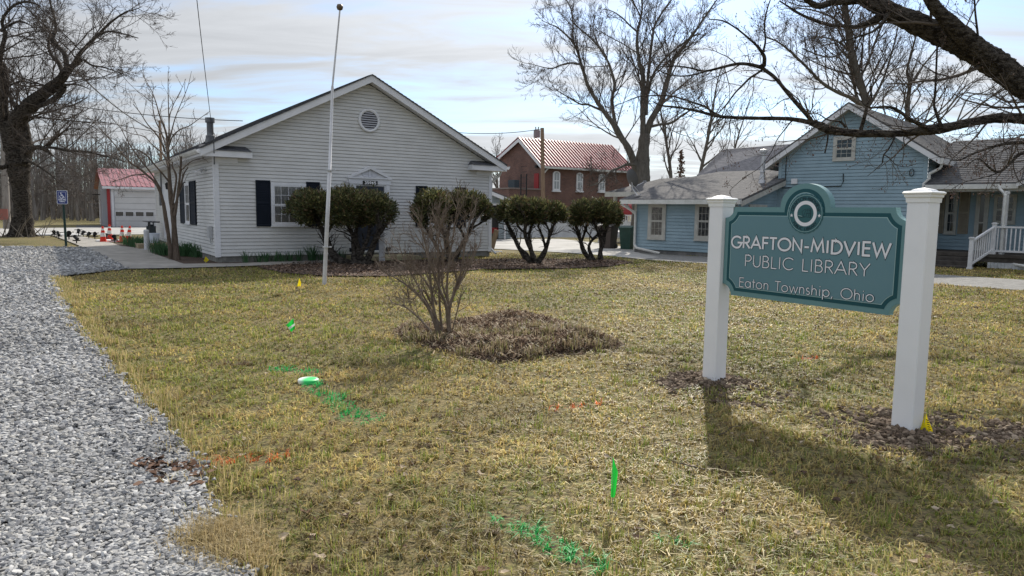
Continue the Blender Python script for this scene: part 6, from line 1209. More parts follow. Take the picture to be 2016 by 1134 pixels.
for i, (px, py) in enumerate([(250, 483), (258, 486), (266, 487.5), (274, 489), (281, 489), (271, 484), (300, 489), (296, 484), (309, 499), (316, 501), (323, 504), (330, 505), (337, 500), (368, 502), (375, 505), (383, 507), (390, 506), (363, 506), (398, 508)]):
    q = G(px, py); o_ = clump('bulb_plant', q, .38+.1*RNG.random(), 60, .28, 200+i); o_.location = (q[0], q[1], .03)
    tag(o_, 'dark green leaf clump in the bed '+('left of the side step by the bollard' if px < 301 else 'between the side step and the small tree' if px < 345 else 'right of the small tree below the side window'), 'plant', 'leaf clumps in the bed '+('left of the side step' if px < 301 else 'between step and small tree' if px < 345 else 'below the side window'))

# ------------------------------------------------------------------ trees and shrubs
def nrm_(v): return v/(np.linalg.norm(v, axis=-1, keepdims=True)+1e-9)
def grow(st, d, L, r0, r1, n, wig, up, rg, flat=0.):
    B = len(st); pts = np.zeros((B, n, 3)); pts[:, 0] = st; d = nrm_(d.copy()); s = (L/(n-1))[:, None]
    for i in range(1, n):
        d = nrm_(d+rg.normal(0, wig, (B, 3))+np.array([0, 0, up])); pts[:, i] = pts[:, i-1]+d*s
    rad = r0[:, None]*(1-np.linspace(0, 1, n)[None])+r1[:, None]*np.linspace(0, 1, n)[None]; return pts, rad
def spawn(pts, rad, k, t0, t1, ang, asd, rg, up=0.):
    """k children per branch -> start, direction, parent radius, parent index, t"""
    B, n, _ = pts.shape; t = t0+(t1-t0)*(np.arange(k)[None]+rg.random((B, k)))/k; f = t*(n-1); i = np.minimum(f.astype(int), n-2); fr_ = (f-i)[..., None]; b = np.arange(B)[:, None]
    st = pts[b, i]*(1-fr_)+pts[b, i+1]*fr_; tg = nrm_(pts[b, i+1]-pts[b, i]); r = rad[b, i]*(1-fr_[..., 0])+rad[b, i+1]*fr_[..., 0]
    rnd = nrm_(rg.normal(0, 1, st.shape)); pr_ = nrm_(np.cross(tg, rnd)); a = np.radians(ang+rg.normal(0, asd, t.shape))[..., None]; d = tg*np.cos(a)+pr_*np.sin(a); d[..., 2] += up
    return st.reshape(-1, 3), nrm_(d).reshape(-1, 3), r.ravel(), np.repeat(np.arange(B), k), t.ravel()
def smooth(pts, n):
    p = np.array(pts, float); m = len(p); P_ = np.concatenate([[2*p[0]-p[1]], p, [2*p[-1]-p[-2]]]); out_ = []
    for q in np.linspace(0, m-1-1e-6, n):
        i = int(q); t = q-i; a, b, c, d = P_[i], P_[i+1], P_[i+2], P_[i+3]; out_.append(.5*((2*b)+(-a+c)*t+(2*a-5*b+4*c-d)*t*t+(-a+3*b-3*c+d)*t**3))
    return np.array(out_)
def limb3(px, Y0, Y1=None, n=None, rs=1.):
    """a limb traced in the photo, put at its real distance; Y0..Y1 is its depth from root to tip"""
    Y1 = Y0 if Y1 is None else Y1; m = len(px); ys = np.linspace(Y0, Y1, m); p = []; r = []
    for (x, y, w_), Y in zip(px, ys): q = P(x, y, Y); p.append(q); r.append(w_/2/F*float((q-[0, 0, H])@_f)*.94*rs)
    n = n or max(6, int(m*3)); s = smooth(np.column_stack([p, r]), n); return s[:, :3], np.maximum(s[:, 3], .004)
def crown(limbs, rg, dens, L1, levels, ang=48, up1=.03, tmin=.15, rmin=.006, wig=.12, up=.05, rlim=.5, rk=1.):
    """levels: [(children, length ratio, n, sides)]; returns list of (pts, rad, sides)"""
    S, D_, R0, LL = [], [], [], []
    for p, r in limbs:
        seg = np.linalg.norm(np.diff(p, axis=0), axis=1).sum(); k = max(1, int(seg*dens)); st, d, rr, _, t = spawn(p[None], r[None], k, tmin, .99, ang, 14, rg, up1)
        S.append(st); D_.append(d); R0.append(np.clip(rr*.42, rmin*2, rlim)); LL.append(L1*(.45+.75*rg.random(k))*(1.1-.45*t)*np.clip((rr/.05)**.25, .6, 1.5))
    S, D_, R0, LL = map(np.concatenate, (S, D_, R0, LL)); R0 = np.minimum(R0, LL*.028*rk+rmin); out_ = []
    p, r = grow(S, D_, LL, R0, np.maximum(R0*.3, rmin*.7), 7, wig, up, rg); out_.append((p, r, 5))
    for (k, ratio, n, m) in levels:
        st, d, rr, pi, t = spawn(p, r, k, .18, 1.0, 38, 14, rg, .05); LL = LL[pi]*ratio*(.5+.7*rg.random(len(pi)))*(1.15-.5*t); R0 = np.clip(rr*.62, rmin, 9)
        p, r = grow(st, d, LL, R0, np.maximum(R0*.45, rmin*.6), n, wig*1.1, up, rg); out_.append((p, r, m))
    return out_
def tips(m, limbs, rg): pass
def build_tree(name, label, base, limbs, crowns, bark, twig, group=None, cat='tree', sides=12, rough=.05, trunkname='trunk', flare=None):
    t = thing(name, label, cat, base, 0, group); k = MB(); rg = np.random.default_rng(len(label))
    for p, r in limbs:
        big = r.max() > .05
        if big: nn_ = len(p)*(4 if base[1] < 15 else 2); s_ = smooth(np.column_stack([p, r*(1+rg.normal(0, rough, len(p)))]), nn_); p, r = s_[:, :3], np.maximum(s_[:, 3], .003)
        k.tubes(p, r, sides*2 if (big and base[1] < 15) else sides if big else 7, jit=.045 if big else 0.)
    if flare is not None: 
        fp_, fr_ = flare; n_ = 40; 
        for j in range(7):
            a = j*2*math.pi/7+rg.normal(0, .2); q0_ = fp_+np.array([math.cos(a)*fr_*1.9, math.sin(a)*fr_*1.9, -.08]); q1_ = fp_+np.array([math.cos(a)*fr_*1.05, math.sin(a)*fr_*1.05, .18*fr_/.5]); q2_ = fp_+np.array([math.cos(a)*fr_*.5, math.sin(a)*fr_*.5, 1.1*fr_/.5]); k.tubes(smooth([q0_, q1_, q2_], 7), np.linspace(fr_*.22, fr_*.42, 7), 8)
    k.build(trunkname, bark, t, smooth=True, off=base)
    k = MB()
    for p, r, m_ in crowns: k.tubes(p, r, m_)
    k.build('crown', twig, t, smooth=False, off=base); return t
rg = np.random.default_rng(11)

# big old tree at the left edge
YT = 35.; tb = G(40, 466); tb = np.array([tb[0], YT, 0])
L = [limb3([(46, 476, 52), (46, 458, 40), (46, 435, 34), (44, 400, 32), (41, 370, 34), (38, 340, 40), (36, 320, 44), (34, 298, 44)], YT, YT, 24),
 limb3([(30, 308, 34), (20, 282, 28), (9, 240, 23), (5, 200, 20), (9, 160, 17), (4, 125, 13)], YT, YT-1, 16), limb3([(10, 170, 12), (0, 128, 10), (4, 96, 9), (10, 68, 8), (4, 45, 7), (12, 26, 6), (32, 8, 5), (58, 4, 4), (80, 12, 2.5)], YT-1, YT-3),
 limb3([(2, 60, 7), (18, 50, 5), (38, 42, 4), (60, 50, 2.5), (72, 62, 1.5)], YT-1, YT-3), limb3([(8, 230, 14), (-20, 170, 12), (-60, 110, 9), (-110, 40, 6)], YT, YT+2),
 limb3([(30, 305, 30), (30, 275, 28), (29, 250, 30), (42, 226, 30), (60, 207, 29), (87, 184, 24), (114, 163, 21), (130, 143, 17), (143, 130, 12), (160, 118, 8)], YT, YT-2, 24),
 limb3([(148, 128, 10), (152, 114, 9), (166, 96, 7.5), (189, 73, 6), (218, 44, 4.5), (247, 24, 3), (262, 20, 2), (280, 13, 1.2)], YT-2, YT-4), limb3([(189, 73, 5), (212, 62, 4), (240, 66, 3), (272, 75, 1.5)], YT-3, YT-5),
 limb3([(130, 143, 12), (131, 125, 10), (126, 105, 9), (110, 88, 8), (104, 76, 7), (110, 55, 6), (106, 32, 5), (100, 10, 4), (98, -20, 3), (110, -50, 2)], YT-2, YT-1), limb3([(124, 145, 9), (116, 125, 8), (104, 112, 7), (96, 95, 6), (97, 75, 5), (100, 60, 3)], YT-1.6, YT+1),
 limb3([(126, 170, 12), (120, 182, 12), (108, 193, 10), (96, 201, 10), (76, 209, 9), (62, 212, 6)], YT-1.6, YT-1), limb3([(126, 168, 6), (140, 166, 4), (158, 168, 2.5), (176, 176, 1.2)], YT-1.8, YT-3),
 limb3([(52, 320, 20), (52, 290, 22), (50, 265, 20), (46, 242, 17), (38, 222, 13)], YT-.3, YT-.2, 12), limb3([(36, 232, 8), (34, 215, 7), (24, 198, 7), (20, 185, 5), (6, 170, 4)], YT, YT+1),
 limb3([(54, 298, 12), (72, 290, 10), (88, 294, 9), (100, 303, 6), (104, 308, 2)], YT-.4, YT-2), limb3([(90, 294, 7), (100, 282, 6), (114, 268, 4.5), (130, 256, 3), (150, 254, 2), (172, 262, 1.2)], YT-1, YT-2),
 limb3([(96, 290, 6), (112, 292, 6), (136, 297, 5), (163, 298, 4.5), (190, 303, 3.5), (225, 312, 2.5), (262, 324, 1.6)], YT-1.2, YT-5), limb3([(54, 315, 7), (80, 330, 5), (105, 348, 3.5), (125, 370, 2)], YT-1, YT-4), limb3([(26, 320, 12), (4, 330, 9), (-20, 326, 7), (-60, 340, 4)], YT, YT-2),
 limb3([(20, 168, 4), (40, 160, 4), (58, 163, 3), (74, 165, 2)], YT-1, YT-2), limb3([(166, 118, 5), (180, 128, 4), (205, 133, 3), (232, 142, 2), (255, 150, 1.2)], YT-2, YT-4)]
C = crown(L[1:], rg, TD*3.0, 2.5, [(5, .6, 5, 4), (5, .55, 4, 3), (3, .6, 3, 3)], ang=52, rmin=.0062, wig=.14, up=.035, rk=.45)
build_tree('bare_tree', 'massive old bare tree with gnarled trunk at the left edge beside the parking sign', tb, L, C, BARK, TWIG, flare=(tb+[.1, 0, 0], .42), sides=18)
k = 26; st = np.column_stack([tb[0]+rg.normal(0, .9, k), tb[1]-.7+rg.normal(0, .4, k), np.zeros(k)]); d = np.column_stack([rg.normal(0, .55, k), rg.normal(0, .3, k), np.ones(k)]); p, r = grow(st, d, .6+1.0*rg.random(k), np.full(k, .022), np.full(k, .009), 5, .08, 0, rg); m = MB(); m.tubes(p, r, 4); tag(m.build('sucker_shoots', TWIGL), 'straight sucker shoots round the foot of the big left tree', 'shoots')

# maple behind the blue house wing
YM = 37.; mbs = P(1262, 478, YM); mbs[2] = 0
L = [limb3([(1262, 480, 50), (1262, 420, 40), (1263, 370, 36), (1263, 335, 33), (1266, 300, 25), (1270, 262, 20)], YM, YM, 20), limb3([(1257, 350, 20), (1248, 320, 16), (1238, 294, 13), (1222, 268, 12), (1210, 247, 11), (1188, 218, 9), (1160, 174, 7.5), (1150, 145, 6.5), (1144, 126, 6), (1138, 105, 5), (1127, 82, 4.5), (1100, 56, 3), (1084, 48, 2), (1066, 40, 1)], YM, YM-3),
 limb3([(1213, 250, 8), (1208, 225, 7), (1205, 195, 6.5), (1210, 168, 6), (1205, 145, 5.5), (1198, 124, 5), (1181, 95, 4.5), (1160, 72, 3.5), (1134, 50, 2.5), (1122, 36, 1.5)], YM, YM+2), limb3([(1128, 82, 4), (1128, 55, 3.5), (1127, 35, 3), (1122, 12, 2.5), (1108, -10, 2)], YM-2, YM-2), limb3([(1198, 124, 4), (1190, 105, 3.5), (1178, 88, 3), (1168, 60, 2.5), (1170, 30, 1.5)], YM+1, YM+3),
 limb3([(1146, 128, 4), (1125, 124, 4), (1105, 128, 3.5), (1085, 135, 2.5), (1060, 130, 1.6), (1040, 124, 1)], YM-2, YM-4), limb3([(1189, 219, 5), (1172, 212, 4.5), (1158, 206, 4), (1143, 205, 3.5), (1125, 195, 3), (1100, 180, 2), (1086, 168, 1)], YM, YM-3),
 limb3([(1268, 275, 16), (1266, 245, 12), (1265, 212, 10), (1266, 180, 9), (1265, 150, 8), (1258, 118, 7), (1254, 80, 6), (1258, 50, 4.5), (1264, 20, 4), (1264, -10, 3.5), (1268, -60, 2.5)], YM, YM-1), limb3([(1254, 62, 4), (1240, 50, 3.5), (1225, 35, 3), (1205, 22, 2), (1186, 18, 1)], YM-1, YM-2), limb3([(1262, 34, 3), (1250, 10, 3), (1235, -20, 2)], YM, YM),
 limb3([(1271, 225, 9), (1273, 195, 8), (1275, 160, 6), (1280, 112, 5.5), (1285, 70, 5), (1290, 48, 4), (1308, 18, 3.5), (1330, -10, 2.5)], YM, YM+2), limb3([(1273, 262, 16), (1282, 236, 13), (1300, 205, 12), (1309, 175, 10), (1317, 145, 9), (1326, 118, 8), (1342, 97, 7), (1368, 62, 5.5), (1382, 42, 4), (1397, 20, 3.5), (1418, -10, 2.5)], YM, YM-2),
 limb3([(1276, 185, 6), (1283, 155, 5), (1296, 130, 4.5), (1320, 105, 4), (1352, 80, 3.5), (1376, 64, 2)], YM, YM-2), limb3([(1278, 250, 6), (1300, 245, 5.5), (1323, 241, 5), (1346, 225, 4), (1370, 212, 2.5), (1392, 208, 1.5)], YM, YM-4),
 limb3([(1250, 325, 6), (1234, 324, 6), (1218, 331, 5), (1204, 336, 4.5), (1190, 350, 3.5), (1176, 362, 2.5), (1160, 366, 1.5)], YM-.5, YM-4), limb3([(1300, 208, 5), (1318, 190, 4), (1340, 170, 3), (1365, 150, 2)], YM, YM+3)]
C = crown(L[1:], rg, TD*3.2, 2.3, [(5, .6, 5, 4), (5, .55, 4, 3), (3, .6, 3, 3)], ang=42, rmin=.0062, wig=.09, up=.09, rk=.45)
build_tree('bare_tree', 'tall bare maple rising behind the low wing of the blue house', mbs, L, C, BARK2, TWIG, flare=(mbs, .42), sides=16)
# pale budding branches hanging before the brick wall belong to the maple's low limb
# two bare trees farther back between maple and blue house, and far trees
def autotree(name, label, x, y, h, r0, seed, group=None, bark=BARK2, twig=TWIG, k1=14, spread=.36, rmin=.012, lv=((5, .6, 4, 3), (4, .55, 3, 3)), lean=0., start=.22):
    rg = np.random.default_rng(seed); b = np.array([x, y, 0.]); p, r = grow(b[None], np.array([[lean, 0, 1.]]), np.array([h]), np.array([r0]), np.array([r0*.12]), 12, .05, .05, rg)
    st, d, rr, _, t = spawn(p, r, k1, start, .98, 42, 8, rg, .25); n = len(st); LL = h*spread*(1.15-.75*t)*(.7+.5*rg.random(n)); q, qr = grow(st, d, LL, np.minimum(rr*.6, r0*.5), np.full(n, rmin), 9, .10, .07, rg); lim = [(p[0], r[0])]+[(q[i], qr[i]) for i in range(n)]
    out_ = []; pp_, pr_, LL_ = q, qr, LL
    for (k, ratio, nn_, m_) in lv: st, d, rr, pi, t = spawn(pp_, pr_, k+(2 if m_ > 3 else 0), .15, 1, 40, 12, rg, .08); LL_ = LL_[pi]*ratio*(.5+.7*rg.random(len(pi)))*(1.15-.5*t); R0 = np.clip(rr*.6, rmin, 9); pp_, pr_ = grow(st, d, LL_, R0, R0*.5, nn_, .12, .06, rg); out_.append((pp_, pr_, m_))
    return build_tree(name, label, b, lim, out_, bark, twig, group, sides=8)
q = P(1322, 470, 62); autotree('bare_tree', 'far bare tree just right of the maple, above the grey wing roof', q[0], q[1], 13.2, .22, 31, start=.35)
q = P(1362, 470, 60); autotree('bare_tree', 'far bare tree left of the steep slate roof', q[0], q[1], 14, .24, 32, start=.35)
q = P(1425, 470, 70); autotree('bare_tree', 'far bare tree showing over the steep slate roof', q[0], q[1], 13, .2, 33, start=.3)
q = P(978, 470, 85); autotree('bare_tree', 'small distant bare tree seen in the gap right of the library', q[0], q[1], 9.5, .2, 34, start=.25, rmin=.016)
q = P(1334, 470, 58); k = thing('conifer', 'slim rust coloured young conifer beyond the grey roof', 'tree', (q[0]-.2, q[1]-1, 0)); m = MB(); m.tubes(np.array([(0, 0, 0), (0, 0, 6.6)]), np.array([.12, .02]), 6); m.build('trunk', BARK3, k)
rg2 = np.random.default_rng(5); n = 420; z = 1.2+5.4*rg2.random(n)**.9; rr = (6.8-z)*.15*(.3+.8*rg2.random(n)); a = rg2.random(n)*6.28; c_ = np.column_stack([rr*np.cos(a), rr*np.sin(a), z]); d1 = nrm_(rg2.normal(0, 1, (n, 3))+[0, 0, -.4])*.22; d2 = nrm_(np.cross(d1, rg2.normal(0, 1, (n, 3))))*.05
m = MB(); m.add(np.stack([c_-d2, c_+d2, c_+d1+d2, c_+d1-d2], 1).reshape(-1, 3), np.arange(n*4).reshape(n, 4)); m.build('crown', M('rust_needles', (.17, .10, .07), (.12, .08, .06), sc=3), k)
# trees behind the blue house
YB = 43.; bb = P(1704, 470, YB); bb[2] = 0
L = [limb3([(1712, 470, 22), (1712, 330, 18), (1708, 250, 16), (1704, 198, 15), (1692, 160, 15), (1677, 108, 15), (1670, 55, 14), (1664, 14, 11), (1655, -40, 9)], YB, YB, 30), limb3([(1702, 215, 8), (1683, 196, 8), (1650, 182, 7), (1620, 164, 6.5), (1588, 132, 5), (1554, 100, 4), (1527, 80, 3), (1500, 70, 1.5)], YB, YB-3), limb3([(1690, 200, 6), (1684, 180, 6), (1678, 150, 5), (1672, 118, 4)], YB, YB+1),
 limb3([(1690, 160, 5), (1710, 120, 4.5), (1722, 85, 4), (1740, 40, 3), (1750, 0, 2)], YB, YB+2), limb3([(1706, 215, 7), (1722, 190, 6), (1735, 165, 5), (1748, 130, 4), (1762, 80, 3), (1770, 40, 2)], YB, YB-1), limb3([(1676, 105, 5), (1655, 85, 4), (1630, 75, 3), (1600, 72, 2)], YB, YB-2), limb3([(1668, 60, 5), (1640, 35, 4), (1600, 20, 3), (1560, 15, 2)], YB, YB+2), limb3([(1660, 100, 4), (1640, 112, 3.5), (1610, 108, 3), (1580, 95, 2)], YB, YB-2)]
C = crown(L[1:]+[L[0]], rg, TD*3.0, 2.8, [(5, .62, 5, 4), (5, .55, 4, 3), (3, .6, 3, 3)], ang=45, rmin=.007, wig=.10, up=.06, tmin=.3, rk=.5)
build_tree('bare_tree', 'tall grey bare tree rising behind the peak of the blue house', bb, L, C, BARK2, TWIG, sides=12)
bb = P(1788, 470, YB+2); bb[2] = 0
L = [limb3([(1786, 470, 12), (1786, 300, 10), (1786, 217, 9), (1791, 172, 8), (1793, 160, 7)], YB+2, YB+2, 16), limb3([(1792, 165, 6), (1786, 145, 5), (1788, 128, 4.5), (1794, 104, 4), (1802, 76, 3.5), (1808, 40, 2.5), (1812, 5, 1.5)], YB+2, YB+1), limb3([(1792, 162, 6), (1800, 158, 5), (1817, 130, 4), (1832, 112, 3.5), (1850, 90, 2.5), (1880, 70, 1.5)], YB+2, YB+3)]
for i in range(14): a = rg.normal(0, 9, 8); L.append(limb3([(1740+i*13+a[0], 245, 3.2), (1755+i*15+a[1], 205+a[2], 2.8), (1772+i*19+a[3], 165+a[4]+i, 2.2), (1795+i*22+a[5]*1.6, 105+i*5+a[6]*2.5, 1.1)], YB+1+rg.normal(0, 1.5), YB+2+rg.normal(0, 2.5)))
C = crown(L, rg, TD*1.9, 2.0, [(5, .6, 4, 4), (4, .6, 3, 3)], ang=34, rmin=.0075, wig=.08, up=.04, tmin=.3, rk=.5)
build_tree('bare_tree', 'bare forked tree behind the right roof slope of the blue house', bb, L, C, BARK2, TWIG, sides=8)
q = P(2060, 470, 40); autotree('bare_tree', 'bare brushy tree behind the porch roof at the right edge', q[0], q[1], 9.5, .2, 36, k1=22, start=.15, rmin=.010, lv=((6, .6, 4, 3), (5, .55, 3, 3)))

# near tree on the right whose limbs reach over the blue house
YN = 11.5; nb = P(2290, 640, YN); nb = np.array([nb[0], YN, 0.])
L = [limb3([(2330, 700, 190), (2325, 560, 150), (2315, 430, 135), (2290, 330, 130), (2230, 275, 100)], YN, YN, 20),
 limb3([(2290, 330, 110), (2200, 268, 80), (2110, 222, 62), (2060, 194, 56), (2016, 168, 52), (1965, 130, 52), (1915, 97, 50), (1855, 70, 44), (1795, 42, 40), (1742, 18, 35), (1698, -6, 31), (1640, -40, 26), (1560, -90, 20)], YN, YN+.6, 44),
 limb3([(1950, 118, 34), (1905, 78, 36), (1872, 48, 32), (1848, 22, 26), (1828, -6, 23), (1805, -60, 18)], YN+.1, YN-.2, 18), limb3([(1735, 30, 20), (1722, 40, 15), (1708, 46, 11), (1685, 53, 8.5), (1658, 51, 7.5), (1637, 50, 7), (1606, 41, 6), (1580, 30, 5), (1560, 18, 4), (1535, 2, 3)], YN+.4, YN+.8),
 limb3([(1700, -2, 18), (1665, 3, 15), (1640, 4, 13), (1612, 12, 12), (1592, 2, 10), (1560, -22, 8)], YN+.5, YN+.2), limb3([(1745, 30, 10), (1738, 45, 8), (1718, 62, 5), (1690, 72, 4), (1655, 82, 3), (1620, 90, 2)], YN+.3, YN-.3),
 limb3([(2290, 340, 70), (2200, 292, 48), (2100, 255, 32), (2050, 240, 26), (2016, 234, 22), (1960, 233, 19), (1905, 242, 18), (1860, 252, 20), (1817, 257, 20), (1790, 261, 15), (1764, 263, 14), (1698, 263, 15), (1660, 260, 16), (1632, 255, 18), (1611, 246, 16), (1590, 240, 10), (1553, 234, 8), (1503, 233, 7.5), (1463, 232, 7), (1423, 230, 6.5), (1397, 225, 6), (1370, 218, 5.5), (1339, 212, 4.5), (1304, 208, 3.5), (1285, 200, 2)], YN-.3, YN+1.0, 64),
 limb3([(1420, 229, 5), (1405, 222, 5), (1388, 210, 4.5), (1368, 203, 4), (1345, 195, 3.5), (1320, 189, 3), (1290, 188, 2.5), (1258, 190, 2.2), (1225, 203, 1.6), (1205, 210, 1)], YN+1, YN+1.6), limb3([(1600, 242, 10), (1592, 230, 9), (1571, 206, 9), (1550, 182, 8), (1526, 153, 7.5), (1505, 137, 8), (1498, 128, 8)], YN+.5, YN+.3),
 limb3([(1503, 134, 9), (1489, 130, 8), (1470, 126, 7), (1450, 126, 6.5), (1423, 132, 5.5), (1404, 137, 5), (1384, 140, 4.5), (1360, 134, 3.5), (1330, 130, 3), (1304, 131, 2.2), (1280, 122, 1.2)], YN+.3, YN+1.2), limb3([(1392, 139, 4), (1370, 146, 3.5), (1345, 150, 3), (1318, 147, 2.5), (1296, 138, 1.5)], YN+.6, YN+.3), limb3([(1504, 130, 9), (1505, 114, 8), (1500, 103, 7), (1490, 90, 5.5), (1476, 77, 4.5), (1450, 56, 3.5), (1423, 41, 3), (1395, 38, 2)], YN+.3, YN-.4), limb3([(1502, 104, 5), (1507, 80, 4), (1505, 50, 3.5), (1510, 20, 3), (1520, -10, 2)], YN+.2, YN+.2),
 limb3([(1500, 138, 5), (1490, 145, 4.5), (1476, 154, 4.5), (1460, 170, 4), (1448, 182, 3.5), (1430, 206, 3), (1415, 222, 2.5)], YN+.2, YN+.9), limb3([(1855, 252, 8), (1850, 240, 7), (1843, 222, 6), (1839, 205, 5), (1841, 180, 4.5), (1843, 140, 4), (1845, 90, 4)], YN, YN), limb3([(1926, 82, 5), (1924, 60, 4.5), (1920, 25, 4), (1917, -20, 3.5)], YN, YN-.2),
 limb3([(1695, 255, 9), (1700, 238, 8), (1705, 218, 7), (1708, 203, 5), (1716, 190, 4), (1712, 170, 3)], YN+.3, YN+.1), limb3([(1826, 252, 10), (1808, 243, 9), (1791, 235, 8), (1775, 222, 6.5), (1758, 213, 6), (1738, 210, 5), (1716, 212, 3.5), (1700, 205, 2)], YN, YN-.4), limb3([(1630, 262, 4), (1629, 278, 3.5), (1626, 292, 3), (1624, 301, 3.5)], YN+.4, YN+.3), limb3([(1762, 268, 4), (1757, 280, 3.5), (1748, 295, 3), (1740, 305, 3), (1737, 320, 2.5)], YN+.2, YN), limb3([(1740, 304, 2.5), (1752, 312, 2), (1765, 325, 1.6), (1785, 328, 1.2), (1805, 322, .9)], YN, YN-.2), limb3([(1738, 320, 2), (1728, 330, 1.8), (1716, 340, 1.3), (1708, 346, 1)], YN, YN),
 limb3([(2300, 360, 26), (2200, 320, 18), (2100, 292, 11), (2016, 281, 7), (1975, 284, 6), (1945, 292, 5), (1915, 303, 4), (1890, 315, 2.5), (1870, 316, 1.5)], YN-.5, YN-.8), limb3([(2200, 300, 12), (2100, 290, 9), (2016, 300, 8), (1992, 318, 7), (1968, 338, 6.5), (1950, 332, 4.5), (1925, 312, 3), (1900, 330, 1.8)], YN-.5, YN-1.0), limb3([(1968, 338, 3), (1952, 345, 2.5), (1925, 352, 2), (1895, 360, 1.4), (1870, 375, 1)], YN-1, YN-1.3),
 limb3([(1440, 232, 3), (1436, 245, 2.2), (1438, 262, 1.8), (1434, 285, 1.4), (1424, 305, 1)], YN+.6, YN+.4), limb3([(1560, 236, 3), (1545, 255, 2.5), (1530, 275, 2), (1518, 300, 1.6), (1495, 330, 1.3), (1465, 350, 1.2), (1440, 372, 1), (1436, 382, .8)], YN+.5, YN+.1), limb3([(1664, 250, 5), (1655, 240, 4), (1630, 236, 3), (1612, 225, 2), (1585, 222, 1.2)], YN+.3, YN-.1)]
C = crown(L[3:], rg, TD*5.5, .85, [(4, .6, 5, 3), (4, .6, 4, 3)], ang=50, rmin=.0022, wig=.14, up=.02, tmin=.12, rk=.55)
C2 = crown([L[1], L[2]], rg, 1.2, 1.4, [(4, .6, 4, 3), (3, .6, 3, 3)], ang=55, rmin=.003, wig=.12, up=.05, rk=.6)
NT = build_tree('bare_tree', 'near bare tree whose thick limbs reach in from the right over the blue house', nb, L, C+C2, BARK, TWIG, sides=20, rough=.035, flare=(nb, .85))
for o_ in kids(NT):
    if o_.name.startswith('trunk'): o_.name = 'trunk'
# buds on the twig tips of the near tree
pt = C[-1][0]; tips_ = pt[:, -1][rg.random(len(pt)) < .5]; n = len(tips_); m = MB(); s_ = .006+.007*rg.random(n)
m.add((ICV[None]*s_[:, None, None]*np.array([.8, .8, 1.4])+tips_[:, None]).reshape(-1, 3), (np.arange(n)[:, None, None]*len(ICV)+ICF[None]).reshape(-1, 3)); tag(m.build('buds', M('bud_brown', (.10, .06, .05), (.16, .10, .08), sc=30), NT, off=nb), kind='stuff')

# small bare tree at the library's left side
YS = 21.; sb_ = G(347, 513); sb_ = np.array([sb_[0], sb_[1], 0.]); YS = sb_[1]
L = [limb3([(337, 516, 10), (334, 480, 8.5), (328, 440, 8), (321, 398, 6.5), (313, 372, 6), (302, 356, 5), (288, 343, 4.5), (272, 330, 4), (258, 321, 3.5), (238, 300, 2.6), (222, 280, 2), (205, 262, 1.5), (186, 242, 1.1), (165, 226, .8)], YS, YS-1.5, 40), limb3([(348, 518, 15), (344, 470, 12), (341, 420, 11), (336, 385, 9.5), (333, 340, 7.5), (331, 303, 6.5), (329, 275, 5), (325, 255, 4), (315, 230, 3), (308, 205, 2), (300, 182, 1.6), (288, 160, 1.2), (277, 138, .8)], YS, YS+.5, 36),
 limb3([(344, 425, 7), (348, 400, 5.5), (351, 372, 5), (354, 350, 4.6), (356, 325, 4.2), (357, 308, 4)], YS, YS-.3), limb3([(342, 410, 5), (348, 395, 4.4), (356, 365, 4), (362, 342, 3.2), (370, 330, 2)], YS, YS+.6), limb3([(340, 400, 5), (345, 370, 4.5), (347, 345, 3.6), (339, 328, 3.2), (340, 320, 3)], YS-.1, YS-.3), limb3([(331, 285, 4), (333, 255, 3), (332, 220, 2.2), (331, 180, 1.6), (331, 140, .9)], YS+.3, YS+.2), limb3([(331, 280, 3.5), (338, 258, 2.8), (345, 232, 2), (358, 200, 1.5), (370, 170, 1.1), (377, 140, .7)], YS+.3, YS-.3),
 limb3([(332, 290, 3.5), (340, 268, 3), (355, 255, 2.4), (372, 248, 1.9), (392, 234, 1.3), (413, 219, .8)], YS, YS-.8), limb3([(333, 262, 2.5), (334, 230, 1.8), (342, 205, 1.5), (356, 178, 1.1), (366, 155, .7)], YS+.2, YS+.8), limb3([(325, 300, 4), (318, 280, 3.5), (306, 262, 3), (290, 244, 2.2), (276, 222, 1.8), (262, 205, 1.5)], YS+.1, YS-.4), limb3([(316, 372, 4), (300, 345, 3.4), (285, 325, 3), (268, 303, 2.4), (250, 276, 1.8), (236, 250, 1.4), (215, 228, 1), (195, 202, .8)], YS-.4, YS-1.2),
 limb3([(334, 360, 4), (320, 342, 3.4), (305, 325, 3), (288, 305, 2.5), (270, 295, 2), (250, 296, 1.4), (225, 305, 1)], YS, YS-1.4), limb3([(357, 335, 2.5), (368, 325, 2), (380, 316, 1.6), (398, 312, 1), (412, 320, .7)], YS-.2, YS-.8), limb3([(332, 330, 4), (322, 305, 3.4), (300, 285, 2.6), (282, 268, 2), (255, 262, 1.4), (230, 245, 1)], YS, YS+.9), limb3([(288, 343, 3), (262, 345, 2.4), (240, 352, 1.8), (215, 360, 1.2)], YS-.7, YS-1.6), limb3([(331, 300, 3.5), (318, 262, 2.6), (305, 235, 2), (300, 200, 1.4), (302, 170, .9)], YS, YS+.4)]
C = crown(L, rg, 2.2, .9, [(3, .55, 4, 3), (2, .5, 3, 3)], ang=35, rmin=.0042, wig=.07, up=.07, tmin=.3, rk=.5)
build_tree('bare_tree', 'small multi-stemmed bare tree standing by the left corner of the library', sb_, L, C, BARK3, TWIGL, sides=10)

SHRB = M('shrub_bark', (.13, .10, .078), (.21, .17, .135), sc=6, rough=.9, spec=.15)
